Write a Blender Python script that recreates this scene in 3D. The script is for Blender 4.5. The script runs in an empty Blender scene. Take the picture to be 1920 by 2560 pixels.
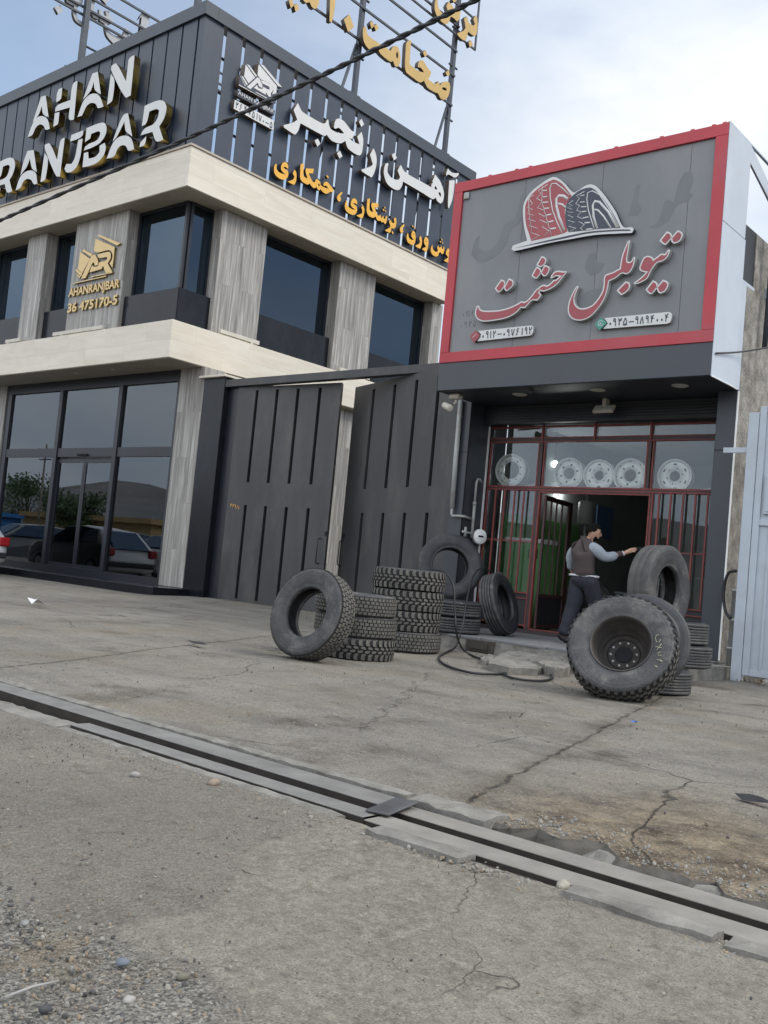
import bpy, bmesh, math, random
from mathutils import Vector, Matrix, Euler, noise as mnoise
random.seed(7)
R = math.radians
S = bpy.context.scene
C = S.collection

# ------------------------------------------------------------------ camera
FPX, YAW, PITCH, ROLL, CAMH = 2472.98, R(-40.4518), R(3.39016), R(5.40241), 1.0
FWD = Vector((math.sin(YAW)*math.cos(PITCH), math.cos(YAW)*math.cos(PITCH), math.sin(PITCH)))
_r0 = Vector((math.cos(YAW), -math.sin(YAW), 0)); _u0 = _r0.cross(FWD)
RGT = _r0*math.cos(ROLL) + _u0*math.sin(ROLL); UPV = -_r0*math.sin(ROLL) + _u0*math.cos(ROLL)
cam = bpy.data.cameras.new('camera'); camo = bpy.data.objects.new('camera', cam); C.objects.link(camo)
cam.sensor_fit = 'VERTICAL'; cam.sensor_height = 24.0; cam.lens = 24.0*FPX/2560.0
cam.clip_start = 0.05; cam.clip_end = 3000
_m = Matrix((RGT, UPV, -FWD)).transposed().to_4x4(); _m.translation = (0, 0, CAMH)
camo.matrix_world = _m
S.camera = camo
# ------------------------------------------------------------------ light
SUN_EL, SUN_AZ = R(46), R(62)          # azimuth from +Y towards +X
w = bpy.data.worlds.new('World'); S.world = w; w.use_nodes = True
nt = w.node_tree; nt.nodes.clear()
def N(t, **k):
    n = nt.nodes.new(t)
    for a, b in k.items(): setattr(n, a, b)
    return n
L = nt.links.new
out = N('ShaderNodeOutputWorld'); bg = N('ShaderNodeBackground'); bg.inputs['Strength'].default_value = 0.15
sky = N('ShaderNodeTexSky', sky_type='NISHITA'); sky.sun_disc = False
sky.sun_elevation = SUN_EL; sky.sun_rotation = SUN_AZ; sky.air_density = 1.2; sky.dust_density = .8; sky.ozone_density = 2.0
tc = N('ShaderNodeTexCoord')
mp = N('ShaderNodeMapping'); mp.inputs['Scale'].default_value = (1.0, 1.0, 2.2)
n1 = N('ShaderNodeTexNoise'); n1.inputs['Scale'].default_value = 2.3; n1.inputs['Detail'].default_value = 7; n1.inputs['Roughness'].default_value = .56
L(tc.outputs['Generated'], mp.inputs['Vector']); L(mp.outputs[0], n1.inputs['Vector'])
dt = N('ShaderNodeVectorMath', operation='DOT_PRODUCT'); dt.inputs[1].default_value = Vector((-0.80, 0.42, 0.42)).normalized()   # the clear patch of sky
L(tc.outputs['Generated'], dt.inputs[0])
mr = N('ShaderNodeMapRange'); mr.inputs['From Min'].default_value = 0.99; mr.inputs['From Max'].default_value = 0.86
L(dt.outputs['Value'], mr.inputs['Value'])
ad = N('ShaderNodeMath', operation='MULTIPLY_ADD'); ad.inputs[1].default_value = 1.3; ad.inputs[2].default_value = -0.65
L(n1.outputs['Fac'], ad.inputs[0])
sm = N('ShaderNodeMath', operation='ADD', use_clamp=True); L(ad.outputs[0], sm.inputs[0]); L(mr.outputs[0], sm.inputs[1])
cl = N('ShaderNodeMixRGB'); cl.inputs[1].default_value = (3.5, 4.15, 5.2, 1); cl.inputs[2].default_value = (6.2, 6.35, 6.5, 1)
n2 = N('ShaderNodeTexNoise'); n2.inputs['Scale'].default_value = 2.6; n2.inputs['Detail'].default_value = 6
L(mp.outputs[0], n2.inputs['Vector'])
mr2 = N('ShaderNodeMapRange'); mr2.inputs['From Min'].default_value = .36; mr2.inputs['From Max'].default_value = .60
L(n2.outputs['Fac'], mr2.inputs['Value']); L(mr2.outputs[0], cl.inputs[0])
# the overcast on the street side of the place is brighter than over the buildings
d2 = N('ShaderNodeVectorMath', operation='DOT_PRODUCT'); d2.inputs[1].default_value = Vector((0.35, -0.85, 0.40)).normalized(); L(tc.outputs['Generated'], d2.inputs[0])
m3 = N('ShaderNodeMapRange'); m3.inputs['From Min'].default_value = -.05; m3.inputs['From Max'].default_value = .75; m3.inputs['To Min'].default_value = 1.0; m3.inputs['To Max'].default_value = 2.0
L(d2.outputs['Value'], m3.inputs['Value'])
cs = N('ShaderNodeVectorMath', operation='SCALE'); L(cl.outputs[0], cs.inputs[0]); L(m3.outputs[0], cs.inputs['Scale'])
hz = N('ShaderNodeMapRange'); hz.inputs['To Min'].default_value = .22; hz.inputs['To Max'].default_value = 1.0; L(sm.outputs[0], hz.inputs['Value'])
mx = N('ShaderNodeMixRGB'); L(hz.outputs[0], mx.inputs[0]); L(sky.outputs[0], mx.inputs[1]); L(cs.outputs[0], mx.inputs[2])
L(mx.outputs[0], bg.inputs['Color']); L(bg.outputs[0], out.inputs['Surface'])
sl = bpy.data.lights.new('sun', 'SUN'); sl.energy = 1.8; sl.angle = R(22); sl.color = (1, .95, .87)
so = bpy.data.objects.new('sun', sl); C.objects.link(so)
_d = Vector((math.sin(SUN_AZ)*math.cos(SUN_EL), math.cos(SUN_AZ)*math.cos(SUN_EL), math.sin(SUN_EL)))
so.rotation_euler = _d.to_track_quat('Z', 'Y').to_euler(); so.location = _d*60
S.view_settings.view_transform = 'Standard'; S.view_settings.look = 'None'
S.view_settings.exposure = 0.20; S.view_settings.gamma = 1.0
S.render.engine = 'CYCLES'; S.cycles.use_denoising = True
S.cycles.max_bounces = 8; S.cycles.diffuse_bounces = 4; S.cycles.glossy_bounces = 5; S.cycles.transmission_bounces = 6
S.cycles.caustics_reflective = False; S.cycles.caustics_refractive = False

# ------------------------------------------------------------------ survey helpers: sight lines of the photo met with real planes
def ray(x, y): return RGT*((x-960)/FPX) - UPV*((y-1280)/FPX) + FWD
O = Vector((0, 0, CAMH))
def G(x, y, z=0.0): d = ray(x, y); return O + d*((z-CAMH)/d.z)
def PY(x, y, Y): d = ray(x, y); return O + d*(Y/d.y)
def PX(x, y, X): d = ray(x, y); return O + d*(X/d.x)
def depth(p): return (Vector(p)-O).dot(FWD)

# ------------------------------------------------------------------ object helpers
def tag(o, label=None, cat=None, group=None, kind=None):
    if label: o['label'] = label
    if cat: o['category'] = cat
    if group: o['group'] = group
    if kind: o['kind'] = kind
    return o
def thing(name, label, cat, loc=(0, 0, 0), rz=0.0, group=None):
    o = bpy.data.objects.new(name, None); C.objects.link(o); o.empty_display_size = .1
    o.location = loc; o.rotation_euler = (0, 0, rz)
    return tag(o, label, cat, group)
def link(name, me, parent=None, loc=None):
    o = bpy.data.objects.new(name, me); C.objects.link(o)
    if parent: o.parent = parent
    if loc is not None: o.location = loc
    return o
def wloc(o):
    v = Vector(o.location)
    return v + wloc(o.parent) if o.parent else v
class MB:
    """collects shapes and links them as ONE mesh object"""
    def __init__(s): s.bm = bmesh.new(); s.mi = 0
    def face(s, vs, mi=None):
        try: f = s.bm.faces.new([s.bm.verts.new(v) if not isinstance(v, bmesh.types.BMVert) else v for v in vs])
        except ValueError: return None
        f.material_index = s.mi if mi is None else mi; return f
    def box(s, x0, x1, y0, y1, z0, z1, bev=0.0, M=None):
        x0, x1 = min(x0, x1), max(x0, x1); y0, y1 = min(y0, y1), max(y0, y1); z0, z1 = min(z0, z1), max(z0, z1)
        r = bmesh.ops.create_cube(s.bm, size=1.0); vs = r['verts']
        for v in vs:
            v.co = Vector((x0+(v.co.x+.5)*(x1-x0), y0+(v.co.y+.5)*(y1-y0), z0+(v.co.z+.5)*(z1-z0)))
        fs = list({f for v in vs for f in v.link_faces})
        for f in fs: f.material_index = s.mi
        if bev > 0:
            es = list({e for f in fs for e in f.edges})
            b = bmesh.ops.bevel(s.bm, geom=es, offset=bev, segments=1, affect='EDGES', profile=.5)
            for f in b['faces']: f.material_index = s.mi
            vs = list({v for f in b['faces'] for v in f.verts})
        if M is not None:
            for v in vs: v.co = M @ v.co
        return s
    def tube(s, pts, r, n=8, cap=True, closed=False):
        pts = [Vector(p) for p in pts]; rings = []
        rr = r if isinstance(r, (list, tuple)) else [r]*len(pts)
        up = None
        for i, p in enumerate(pts):
            if closed: t = pts[(i+1) % len(pts)] - pts[i-1]
            else: t = pts[min(i+1, len(pts)-1)] - pts[max(i-1, 0)]
            t.normalize()
            if up is None:
                a = Vector((0, 0, 1)) if abs(t.z) < .9 else Vector((1, 0, 0)); up = (a - t*a.dot(t)).normalized()
            else:
                up = up - t*up.dot(t); up.normalize()
            bx = t.cross(up)
            rings.append([s.bm.verts.new(p + (up*math.cos(2*math.pi*k/n) + bx*math.sin(2*math.pi*k/n))*rr[i]) for k in range(n)])
        m = len(rings)
        for i in range(m if closed else m-1):
            a, b = rings[i], rings[(i+1) % m]
            for k in range(n):
                f = s.bm.faces.new((a[k], a[(k+1) % n], b[(k+1) % n], b[k])); f.smooth = True; f.material_index = s.mi
        if cap and not closed:
            for q, fl in ((rings[0], False), (rings[-1], True)):
                f = s.bm.faces.new(q if not fl else q[::-1]); f.material_index = s.mi
        return s
    def lathe(s, prof, n=48, M=None, closed=False, smooth=True):
        """profile of (radius, along-axis) turned round Y"""
        rings = []
        for (rad, a) in prof:
            if rad < 1e-5: rings.append([s.bm.verts.new((0, a, 0))]); continue
            rings.append([s.bm.verts.new((rad*math.cos(2*math.pi*k/n), a, rad*math.sin(2*math.pi*k/n))) for k in range(n)])
        m = len(rings); vs = [v for q in rings for v in q]
        for i in range(m if closed else m-1):
            a, b = rings[i], rings[(i+1) % m]
            for k in range(n):
                q = [a[k % len(a)], a[(k+1) % len(a)], b[(k+1) % len(b)], b[k % len(b)]]
                q = [v for j, v in enumerate(q) if v not in q[:j]]
                if len(q) > 2:
                    f = s.bm.faces.new(q); f.smooth = smooth; f.material_index = s.mi
        if M is not None:
            for v in vs: v.co = M @ v.co
        return s
    def prism(s, poly, d):
        """polygon of 3-D points pushed along d"""
        d = Vector(d); a = [s.bm.verts.new(p) for p in poly]; b = [s.bm.verts.new(Vector(p)+d) for p in poly]
        n = len(a); fs = [s.bm.faces.new(a), s.bm.faces.new(b[::-1])]
        for i in range(n): fs.append(s.bm.faces.new((a[i], b[i], b[(i+1) % n], a[(i+1) % n])))
        for f in fs: f.material_index = s.mi
        return s
    def mesh(s, name, mats, fixn=True):
        if fixn: bmesh.ops.recalc_face_normals(s.bm, faces=s.bm.faces)
        me = bpy.data.meshes.new(name); s.bm.to_mesh(me); s.bm.free()
        for m in (mats if isinstance(mats, (list, tuple)) else [mats]): me.materials.append(m)
        return me
    def build(s, name, mats, parent=None, local=False, fixn=True):
        """world coordinates become local to the parent (translation only) unless local"""
        if parent is not None and not local:
            o = wloc(parent)
            for v in s.bm.verts: v.co -= o
        return link(name, s.mesh(name, mats, fixn), parent)
def own_origin(o):
    """move a top-level mesh's origin to the base of its bounds"""
    me = o.data; xs = [v.co for v in me.vertices]
    c = Vector(((min(v.x for v in xs)+max(v.x for v in xs))/2, (min(v.y for v in xs)+max(v.y for v in xs))/2, min(v.z for v in xs)))
    me.transform(Matrix.Translation(-c)); o.location = c
    return o
def copy_tree(o, parent=None):
    c = o.copy(); C.objects.link(c)
    if parent: c.parent = parent
    for ch in list(o.children): copy_tree(ch, c)
    return c

# ------------------------------------------------------------------ materials
def mat(name, col, rough=.6, metal=0.0, var=.12, scale=3.0, bump=.0, bscale=80.0, spec=.5, dirt=None, dirt_amt=.0, dscale=1.3, stretch=(1, 1, 1), rvar=.0, coat=0.0, fine=0.0, fscale=150.0):
    m = bpy.data.materials.new(name); m.use_nodes = True; t = m.node_tree; b = t.nodes['Principled BSDF']; K = t.links.new
    def A(tp, **k):
        n = t.nodes.new(tp)
        for a, v in k.items(): setattr(n, a, v)
        return n
    b.inputs['Roughness'].default_value = rough; b.inputs['Metallic'].default_value = metal
    b.inputs['Specular IOR Level'].default_value = spec; b.inputs['Coat Weight'].default_value = coat
    c4 = (*col, 1)
    geo = A('ShaderNodeNewGeometry'); mp = A('ShaderNodeMapping'); mp.inputs['Scale'].default_value = stretch
    K(geo.outputs['Position'], mp.inputs['Vector'])
    no = A('ShaderNodeTexNoise'); no.inputs['Scale'].default_value = scale; no.inputs['Detail'].default_value = 6; no.inputs['Roughness'].default_value = .6
    K(mp.outputs[0], no.inputs['Vector'])
    ra = A('ShaderNodeValToRGB'); e = ra.color_ramp.elements; e[0].position = .3; e[1].position = .7
    e[0].color = (*[max(0, c*(1-var)) for c in col], 1); e[1].color = (*[min(1, c*(1+var)) for c in col], 1)
    K(no.outputs['Fac'], ra.inputs[0]); last = ra.outputs[0]
    if dirt:
        d = A('ShaderNodeTexNoise'); d.inputs['Scale'].default_value = dscale; d.inputs['Detail'].default_value = 8; d.inputs['Roughness'].default_value = .65
        K(mp.outputs[0], d.inputs['Vector'])
        dr = A('ShaderNodeMapRange'); dr.inputs['From Min'].default_value = .5; dr.inputs['From Max'].default_value = .72; dr.inputs['To Max'].default_value = dirt_amt
        K(d.outputs['Fac'], dr.inputs['Value'])
        mi = A('ShaderNodeMixRGB'); mi.inputs[2].default_value = (*dirt, 1); K(dr.outputs[0], mi.inputs[0]); K(last, mi.inputs[1]); last = mi.outputs[0]
    if fine > 0:
        f = A('ShaderNodeTexNoise'); f.inputs['Scale'].default_value = fscale; f.inputs['Detail'].default_value = 3
        K(geo.outputs['Position'], f.inputs['Vector'])
        fr = A('ShaderNodeMapRange'); fr.inputs['From Min'].default_value = .3; fr.inputs['From Max'].default_value = .7; fr.inputs['To Min'].default_value = 1-fine; fr.inputs['To Max'].default_value = 1+fine
        K(f.outputs['Fac'], fr.inputs['Value'])
        mu = A('ShaderNodeVectorMath', operation='SCALE'); K(last, mu.inputs[0]); K(fr.outputs[0], mu.inputs['Scale']); last = mu.outputs[0]
    K(last, b.inputs['Base Color'])
    if rvar > 0:
        rr = A('ShaderNodeMapRange'); rr.inputs['To Min'].default_value = max(0, rough-rvar); rr.inputs['To Max'].default_value = min(1, rough+rvar)
        K(no.outputs['Fac'], rr.inputs['Value']); K(rr.outputs[0], b.inputs['Roughness'])
    if bump > 0:
        bn = A('ShaderNodeTexNoise'); bn.inputs['Scale'].default_value = bscale; bn.inputs['Detail'].default_value = 4
        K(mp.outputs[0], bn.inputs['Vector'])
        bu = A('ShaderNodeBump'); bu.inputs['Strength'].default_value = bump; bu.inputs['Distance'].default_value = .01
        K(bn.outputs['Fac'], bu.inputs['Height']); K(bu.outputs[0], b.inputs['Normal'])
    return m
def nodes_of(m):
    t = m.node_tree
    def A(tp, **k):
        n = t.nodes.new(tp)
        for a, v in k.items(): setattr(n, a, v)
        return n
    return t, A, t.links.new, t.nodes['Principled BSDF']

def stone_mat(name, c0, c1, c2, vert=True, seam=(1.0, .4), rough=.55, freq=14.0, hv=.17):
    """veined travertine slabs with thin joints; veins run upright (vert) or level"""
    m = bpy.data.materials.new(name); m.use_nodes = True; t, A, K, b = nodes_of(m)
    geo = A('ShaderNodeNewGeometry'); sp = A('ShaderNodeSeparateXYZ'); K(geo.outputs['Position'], sp.inputs[0])
    add = A('ShaderNodeMath', operation='ADD'); K(sp.outputs[0], add.inputs[0]); K(sp.outputs[1], add.inputs[1])   # runs along either facade
    cb = A('ShaderNodeCombineXYZ')
    if vert: K(sp.outputs[2], cb.inputs[0]); K(add.outputs[0], cb.inputs[1])
    else: K(add.outputs[0], cb.inputs[0]); K(sp.outputs[2], cb.inputs[1])
    br = A('ShaderNodeTexBrick'); br.offset = .5; br.inputs['Scale'].default_value = 1.0
    br.inputs['Brick Width'].default_value = seam[0]; br.inputs['Row Height'].default_value = seam[1]
    br.inputs['Mortar Size'].default_value = .004; br.inputs['Mortar Smooth'].default_value = .1
    br.inputs['Color1'].default_value = (0, 0, 0, 1); br.inputs['Color2'].default_value = (1, 1, 1, 1); br.inputs['Mortar'].default_value = (.5, .5, .5, 1)
    K(cb.outputs[0], br.inputs['Vector'])
    # each slab its own piece of vein
    off = A('ShaderNodeVectorMath', operation='MULTIPLY'); off.inputs[1].default_value = (7.3, 5.1, 3.7); K(br.outputs['Color'], off.inputs[0])
    v2 = A('ShaderNodeVectorMath', operation='ADD'); K(cb.outputs[0], v2.inputs[0]); K(off.outputs[0], v2.inputs[1])
    mp = A('ShaderNodeMapping'); mp.inputs['Scale'].default_value = (.55, freq, 1); K(v2.outputs[0], mp.inputs['Vector'])
    n1 = A('ShaderNodeTexNoise'); n1.inputs['Scale'].default_value = 1.0; n1.inputs['Detail'].default_value = 9; n1.inputs['Roughness'].default_value = .72; n1.inputs['Distortion'].default_value = .55
    K(mp.outputs[0], n1.inputs['Vector'])
    ra = A('ShaderNodeValToRGB'); ra.color_ramp.elements[0].position = .28; ra.color_ramp.elements[1].position = .74
    ra.color_ramp.elements[0].color = (*c0, 1); ra.color_ramp.elements[1].color = (*c2, 1); e = ra.color_ramp.elements.new(.5); e.color = (*c1, 1)
    K(n1.outputs['Fac'], ra.inputs[0])
    hs = A('ShaderNodeMapRange'); hs.inputs['To Min'].default_value = 1-hv*1.1; hs.inputs['To Max'].default_value = 1+hv*.8; K(br.outputs['Color'], hs.inputs['Value'])
    sc = A('ShaderNodeVectorMath', operation='SCALE'); K(ra.outputs[0], sc.inputs[0]); K(hs.outputs[0], sc.inputs['Scale'])
    mi = A('ShaderNodeMixRGB'); mi.inputs[2].default_value = (*[c*(.72 if vert else .80) for c in c1], 1); K(br.outputs['Fac'], mi.inputs[0]); K(sc.outputs[0], mi.inputs[1])
    K(mi.outputs[0], b.inputs['Base Color']); b.inputs['Roughness'].default_value = rough
    bu = A('ShaderNodeBump'); bu.inputs['Strength'].default_value = .25; bu.inputs['Distance'].default_value = .01; K(n1.outputs['Fac'], bu.inputs['Height']); K(bu.outputs[0], b.inputs['Normal'])
    return m

M = {}
M['stone_grey'] = stone_mat('veined grey stone', (.10, .092, .083), (.265, .25, .23), (.56, .54, .505), True, (2.1, .36), .5, 13, .09)
M['stone_cream'] = stone_mat('cream travertine', (.55, .495, .40), (.63, .575, .48), (.70, .655, .57), False, (1.6, .47), .5, 4, .035)
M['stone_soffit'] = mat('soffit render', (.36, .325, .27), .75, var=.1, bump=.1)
M['granite'] = mat('black granite', (.008, .009, .013), .20, var=.25, scale=9, spec=.28, dirt=(.022, .023, .028), dirt_amt=.5, dscale=2, stretch=(1, 1, .4))
M['clad'] = mat('slate coloured cladding', (.031, .042, .064), .40, var=.10, scale=1.4, rvar=.08)
M['clad_cap'] = mat('slate cap flashing', (.032, .042, .058), .42, var=.12, scale=1.2)
M['frame_blk'] = mat('black aluminium', (.012, .014, .02), .35, var=.1)
M['gate'] = mat('charcoal gate paint', (.039, .0385, .0405), .44, var=.32, scale=1.3, dirt=(.095, .09, .08), dirt_amt=.6, dscale=1.7, stretch=(1, 1, .35), rvar=.12, bump=.04, bscale=30)
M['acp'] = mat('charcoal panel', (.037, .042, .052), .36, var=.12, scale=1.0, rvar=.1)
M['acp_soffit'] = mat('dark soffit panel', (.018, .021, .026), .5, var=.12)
M['red_frame'] = mat('red sign frame', (.40, .036, .050), .5, var=.12, scale=1.0, dirt=(.30, .10, .11), dirt_amt=.4, dscale=.8)
M['red_bar'] = mat('red oxide paint', (.20, .042, .038), .55, var=.25, scale=6)
M['sign_grey'] = mat('grey sign panel', (.172, .178, .186), .5, var=.09, scale=.9, dirt=(.225, .225, .22), dirt_amt=.6, dscale=.9, stretch=(1, 1, .45), fine=.04)
M['white_panel'] = mat('white composite panel', (.44, .485, .54), .38, var=.05, dirt=(.40, .43, .46), dirt_amt=.5, dscale=1.0)
M['white'] = mat('white letter face', (.57, .57, .56), .45, var=.04)
M['white_backlit'] = mat('backlit white letter', (.36, .37, .39), .5, var=.05)  # backlit shade of the white letters put into a greyer colour
M['offwhite'] = mat('aged white plastic', (.50, .47, .40), .5, var=.1)
M['gold_face'] = mat('gold letter face', (.50, .33, .105), .36, metal=.0, var=.08)
M['gold_mirror'] = mat('polished brass edge', (.46, .33, .10), .22, metal=1.0, var=.2, scale=6)
M['gold_matt'] = mat('pale gold face', (.62, .45, .21), .42, metal=.25, var=.06)
M['orange_face'] = mat('amber letter face', (.72, .38, .045), .4, var=.06)
M['edge_dark'] = mat('dark letter side', (.045, .038, .036), .5, var=.2)
M['edge_brown'] = mat('bronze letter side', (.11, .085, .065), .4, var=.2)
M['red_letter'] = mat('faded red acrylic', (.30, .055, .065), .42, var=.1, scale=2)
M['navy'] = mat('navy acrylic', (.026, .034, .056), .4, var=.1)
M['teal'] = mat('teal badge', (.04, .25, .19), .4, var=.06)
M['steel_dark'] = mat('dark steel', (.05, .06, .075), .5, metal=.3, var=.2)
M['steel_rail'] = mat('worn rail steel', (.185, .178, .168), .55, metal=.12, var=.25, scale=5, dirt=(.19, .18, .165), dirt_amt=.7, dscale=3, bump=.15, bscale=60)
M['steel_dusty'] = mat('dusty rail steel', (.22, .205, .18), .7, metal=.1, var=.18, scale=5, dirt=(.15, .145, .14), dirt_amt=.6, dscale=3, bump=.2, bscale=60)
M['rust_shaded'] = mat('shaded rusty web', (.030, .024, .019), .8, var=.35, scale=12)  # rust darkened so the colour carries the shade between the rails
M['galv'] = mat('painted grey pipe', (.33, .34, .33), .5, var=.15, dirt=(.22, .15, .09), dirt_amt=.6, dscale=5)
M['rubber'] = mat('dusty tyre rubber', (.046, .0455, .047), .72, var=.3, scale=6, dirt=(.135, .127, .112), dirt_amt=.85, dscale=5, bump=.35, bscale=60, fine=.25, fscale=60)
M['rubber_dust'] = mat('very dusty tread', (.095, .090, .080), .85, var=.28, scale=9, dirt=(.18, .17, .15), dirt_amt=.6, dscale=7, bump=.15, bscale=160)
M['rubber_dark'] = mat('clean dark rubber', (.019, .020, .024), .55, var=.25, scale=6, dirt=(.075, .072, .068), dirt_amt=.6, dscale=5, bump=.08, bscale=140)
M['rubber_worn'] = mat('worn brownish rubber', (.062, .060, .058), .8, var=.25, scale=7, dirt=(.10, .095, .085), dirt_amt=.7, dscale=5, bump=.2, bscale=120)
M['groove'] = mat('tread groove', (.019, .0185, .018), .9, var=.2)
M['rim_dark'] = mat('dark brown rim', (.036, .031, .028), .6, var=.3, scale=8, dirt=(.075, .065, .055), dirt_amt=.6, dscale=5)
M['alloy'] = mat('polished alloy', (.78, .78, .76), .3, metal=.15, var=.08)
M['alloy_matt'] = mat('silver wheel paint', (.80, .81, .80), .4, metal=.05, var=.06)
M['hole'] = mat('dark opening', (.006, .006, .007), .9, var=.1)
M['hose'] = mat('black hose rubber', (.012, .013, .015), .5, var=.2)
M['cable'] = mat('black cable sheath', (.016, .018, .022), .55, var=.2)
M['plaster'] = mat('rough cement plaster', (.24, .225, .20), .95, var=.4, scale=5, dirt=(.095, .085, .07), dirt_amt=.9, dscale=2.4, bump=1.0, bscale=28, fine=.3, fscale=45)
M['tarp'] = mat('dark tarpaulin', (.035, .042, .055), .6, var=.3, scale=2, bump=.4, bscale=6)
M['shed'] = mat('pale blue grey sheet steel', (.40, .44, .49), .45, var=.07, scale=1.1, dirt=(.27, .28, .29), dirt_amt=.4, dscale=1.6)
M['interior'] = mat('dim interior plaster', (.24, .25, .25), .85, var=.1)
M['green'] = mat('green painted wall', (.10, .26, .085), .5, var=.1, scale=2)
M['hall'] = mat('showroom wall', (.34, .35, .36), .8, var=.06)
M['dark'] = mat('dark machine', (.02, .021, .023), .55, var=.3)
M['lampwhite'] = mat('lamp glass', (.5, .52, .48), .3, var=.05)
def glass_mat(name, tint, refl=.10, rough=.0, gcol=(.88, .94, 1)):
    """window glass: a clear tinted pane with a real surface reflection"""
    m = bpy.data.materials.new(name); m.use_nodes = True; t = m.node_tree; t.nodes.clear()
    o = t.nodes.new('ShaderNodeOutputMaterial'); tr = t.nodes.new('ShaderNodeBsdfTransparent'); gl = t.nodes.new('ShaderNodeBsdfGlossy'); mi = t.nodes.new('ShaderNodeMixShader')
    fr = t.nodes.new('ShaderNodeFresnel'); fr.inputs['IOR'].default_value = 1.5
    ma = t.nodes.new('ShaderNodeMath'); ma.operation = 'MULTIPLY_ADD'; ma.inputs[1].default_value = 1.0; ma.inputs[2].default_value = refl; ma.use_clamp = True
    t.links.new(fr.outputs[0], ma.inputs[0]); t.links.new(ma.outputs[0], mi.inputs[0])
    tr.inputs['Color'].default_value = (*tint, 1); gl.inputs['Roughness'].default_value = rough; gl.inputs['Color'].default_value = (*gcol, 1)
    t.links.new(tr.outputs[0], mi.inputs[1]); t.links.new(gl.outputs[0], mi.inputs[2]); t.links.new(mi.outputs[0], o.inputs['Surface'])
    return m
M['glass_show'] = glass_mat('showroom glass', (.62, .65, .67), .055, .01)
M['glass_tint'] = glass_mat('tinted glass', (.05, .065, .085), .05, gcol=(.55, .75, 1))
M['glass_shop'] = glass_mat('shop glass', (.94, .96, .95), .0)
M['glass_rail'] = glass_mat('smoked balustrade', (.10, .115, .14), .03)
# ================================================================== GROUND
def fbm(x, y, s=1.0, o=0.0): return mnoise.fractal((x*s+o, y*s-o, o*.37), 1.0, 2.0, 5)
def sstep(a, b, x): t = max(0., min(1., (x-a)/(b-a))); return t*t*(3-2*t)
def in_poly(p, poly):
    c = False; j = len(poly)-1
    for i in range(len(poly)):
        (xi, yi), (xj, yj) = poly[i], poly[j]
        if (yi > p[1]) != (yj > p[1]) and p[0] < (xj-xi)*(p[1]-yi)/(yj-yi)+xi: c = not c
        j = i
    return c
CONC = [(-2.66, 3.1), (-2.58, 2.6), (-2.5, 2.38), (-2.35, 2.22), (-2.17, 1.98), (-2.17, 1.8), (-2.24, 1.71), (-2.14, 1.6), (-1.96, 1.66), (-1.88, 1.68), (-1.69, 1.62), (-1.57, 1.6), (-1.45, 1.35), (-1.1, .6), (3, .2), (3, 3.1)]
GRAV = [(-2.75, 1.62), (-2.45, 1.5), (-2.2, 1.60), (-1.98, 1.60), (-1.80, 1.62), (-1.66, 1.58), (-1.52, 1.35), (-1.3, .9), (-1.0, .3), (-4.5, .3)]
def yard_h(x, y):
    h = .010*fbm(x, y, .9) + .004*fbm(x, y, 5.0, 3.1)
    h += .055*sstep(12.6, 14.2, y)*sstep(-18.5, -16.9, x)*(1-sstep(-10.9, -10.1, x))
    h *= 1 - .9*sstep(14, 22, y)
    if x > -2.8: h -= .012*sstep(4.15, 3.55, y + .12*fbm(x, y, 2.2, 9.))*sstep(-2.8, -2.2, x)
    return h
def y_back(x):
    return 3.60 + (0 if x < -2.32 else (.01 + .20*abs(fbm(x*1.7, 0, 1.5, 5.)) + .07*fbm(x, 2, 9.0, 2.)) - .07*sstep(-2.0, -1.2, x))
def y_front(x):
    return 3.03 + (.02*fbm(x, 7, 6.) if -2.66 < x < -.2 else 0)
def rng(a, b, st):
    n = max(1, round((b-a)/st)); return [a + (b-a)*i/n for i in range(n+1)]
def sheet(name, xs, ys, fn, m, attrs=None):
    bm = bmesh.new(); rows = []
    for j, y in enumerate(ys): rows.append([bm.verts.new(fn(x, y, j)) for x in xs])
    for j in range(len(ys)-1):
        for i in range(len(xs)-1):
            f = bm.faces.new((rows[j][i], rows[j][i+1], rows[j+1][i+1], rows[j+1][i])); f.smooth = True
    me = bpy.data.meshes.new(name); bm.to_mesh(me); bm.free(); me.materials.append(m)
    for an, af in (attrs or {}).items():
        at = me.attributes.new(an, 'FLOAT', 'POINT')
        at.data.foreach_set('value', [af(v.co.x, v.co.y) for v in me.vertices])
    o = link(name, me); return tag(o, kind='structure')
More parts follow.
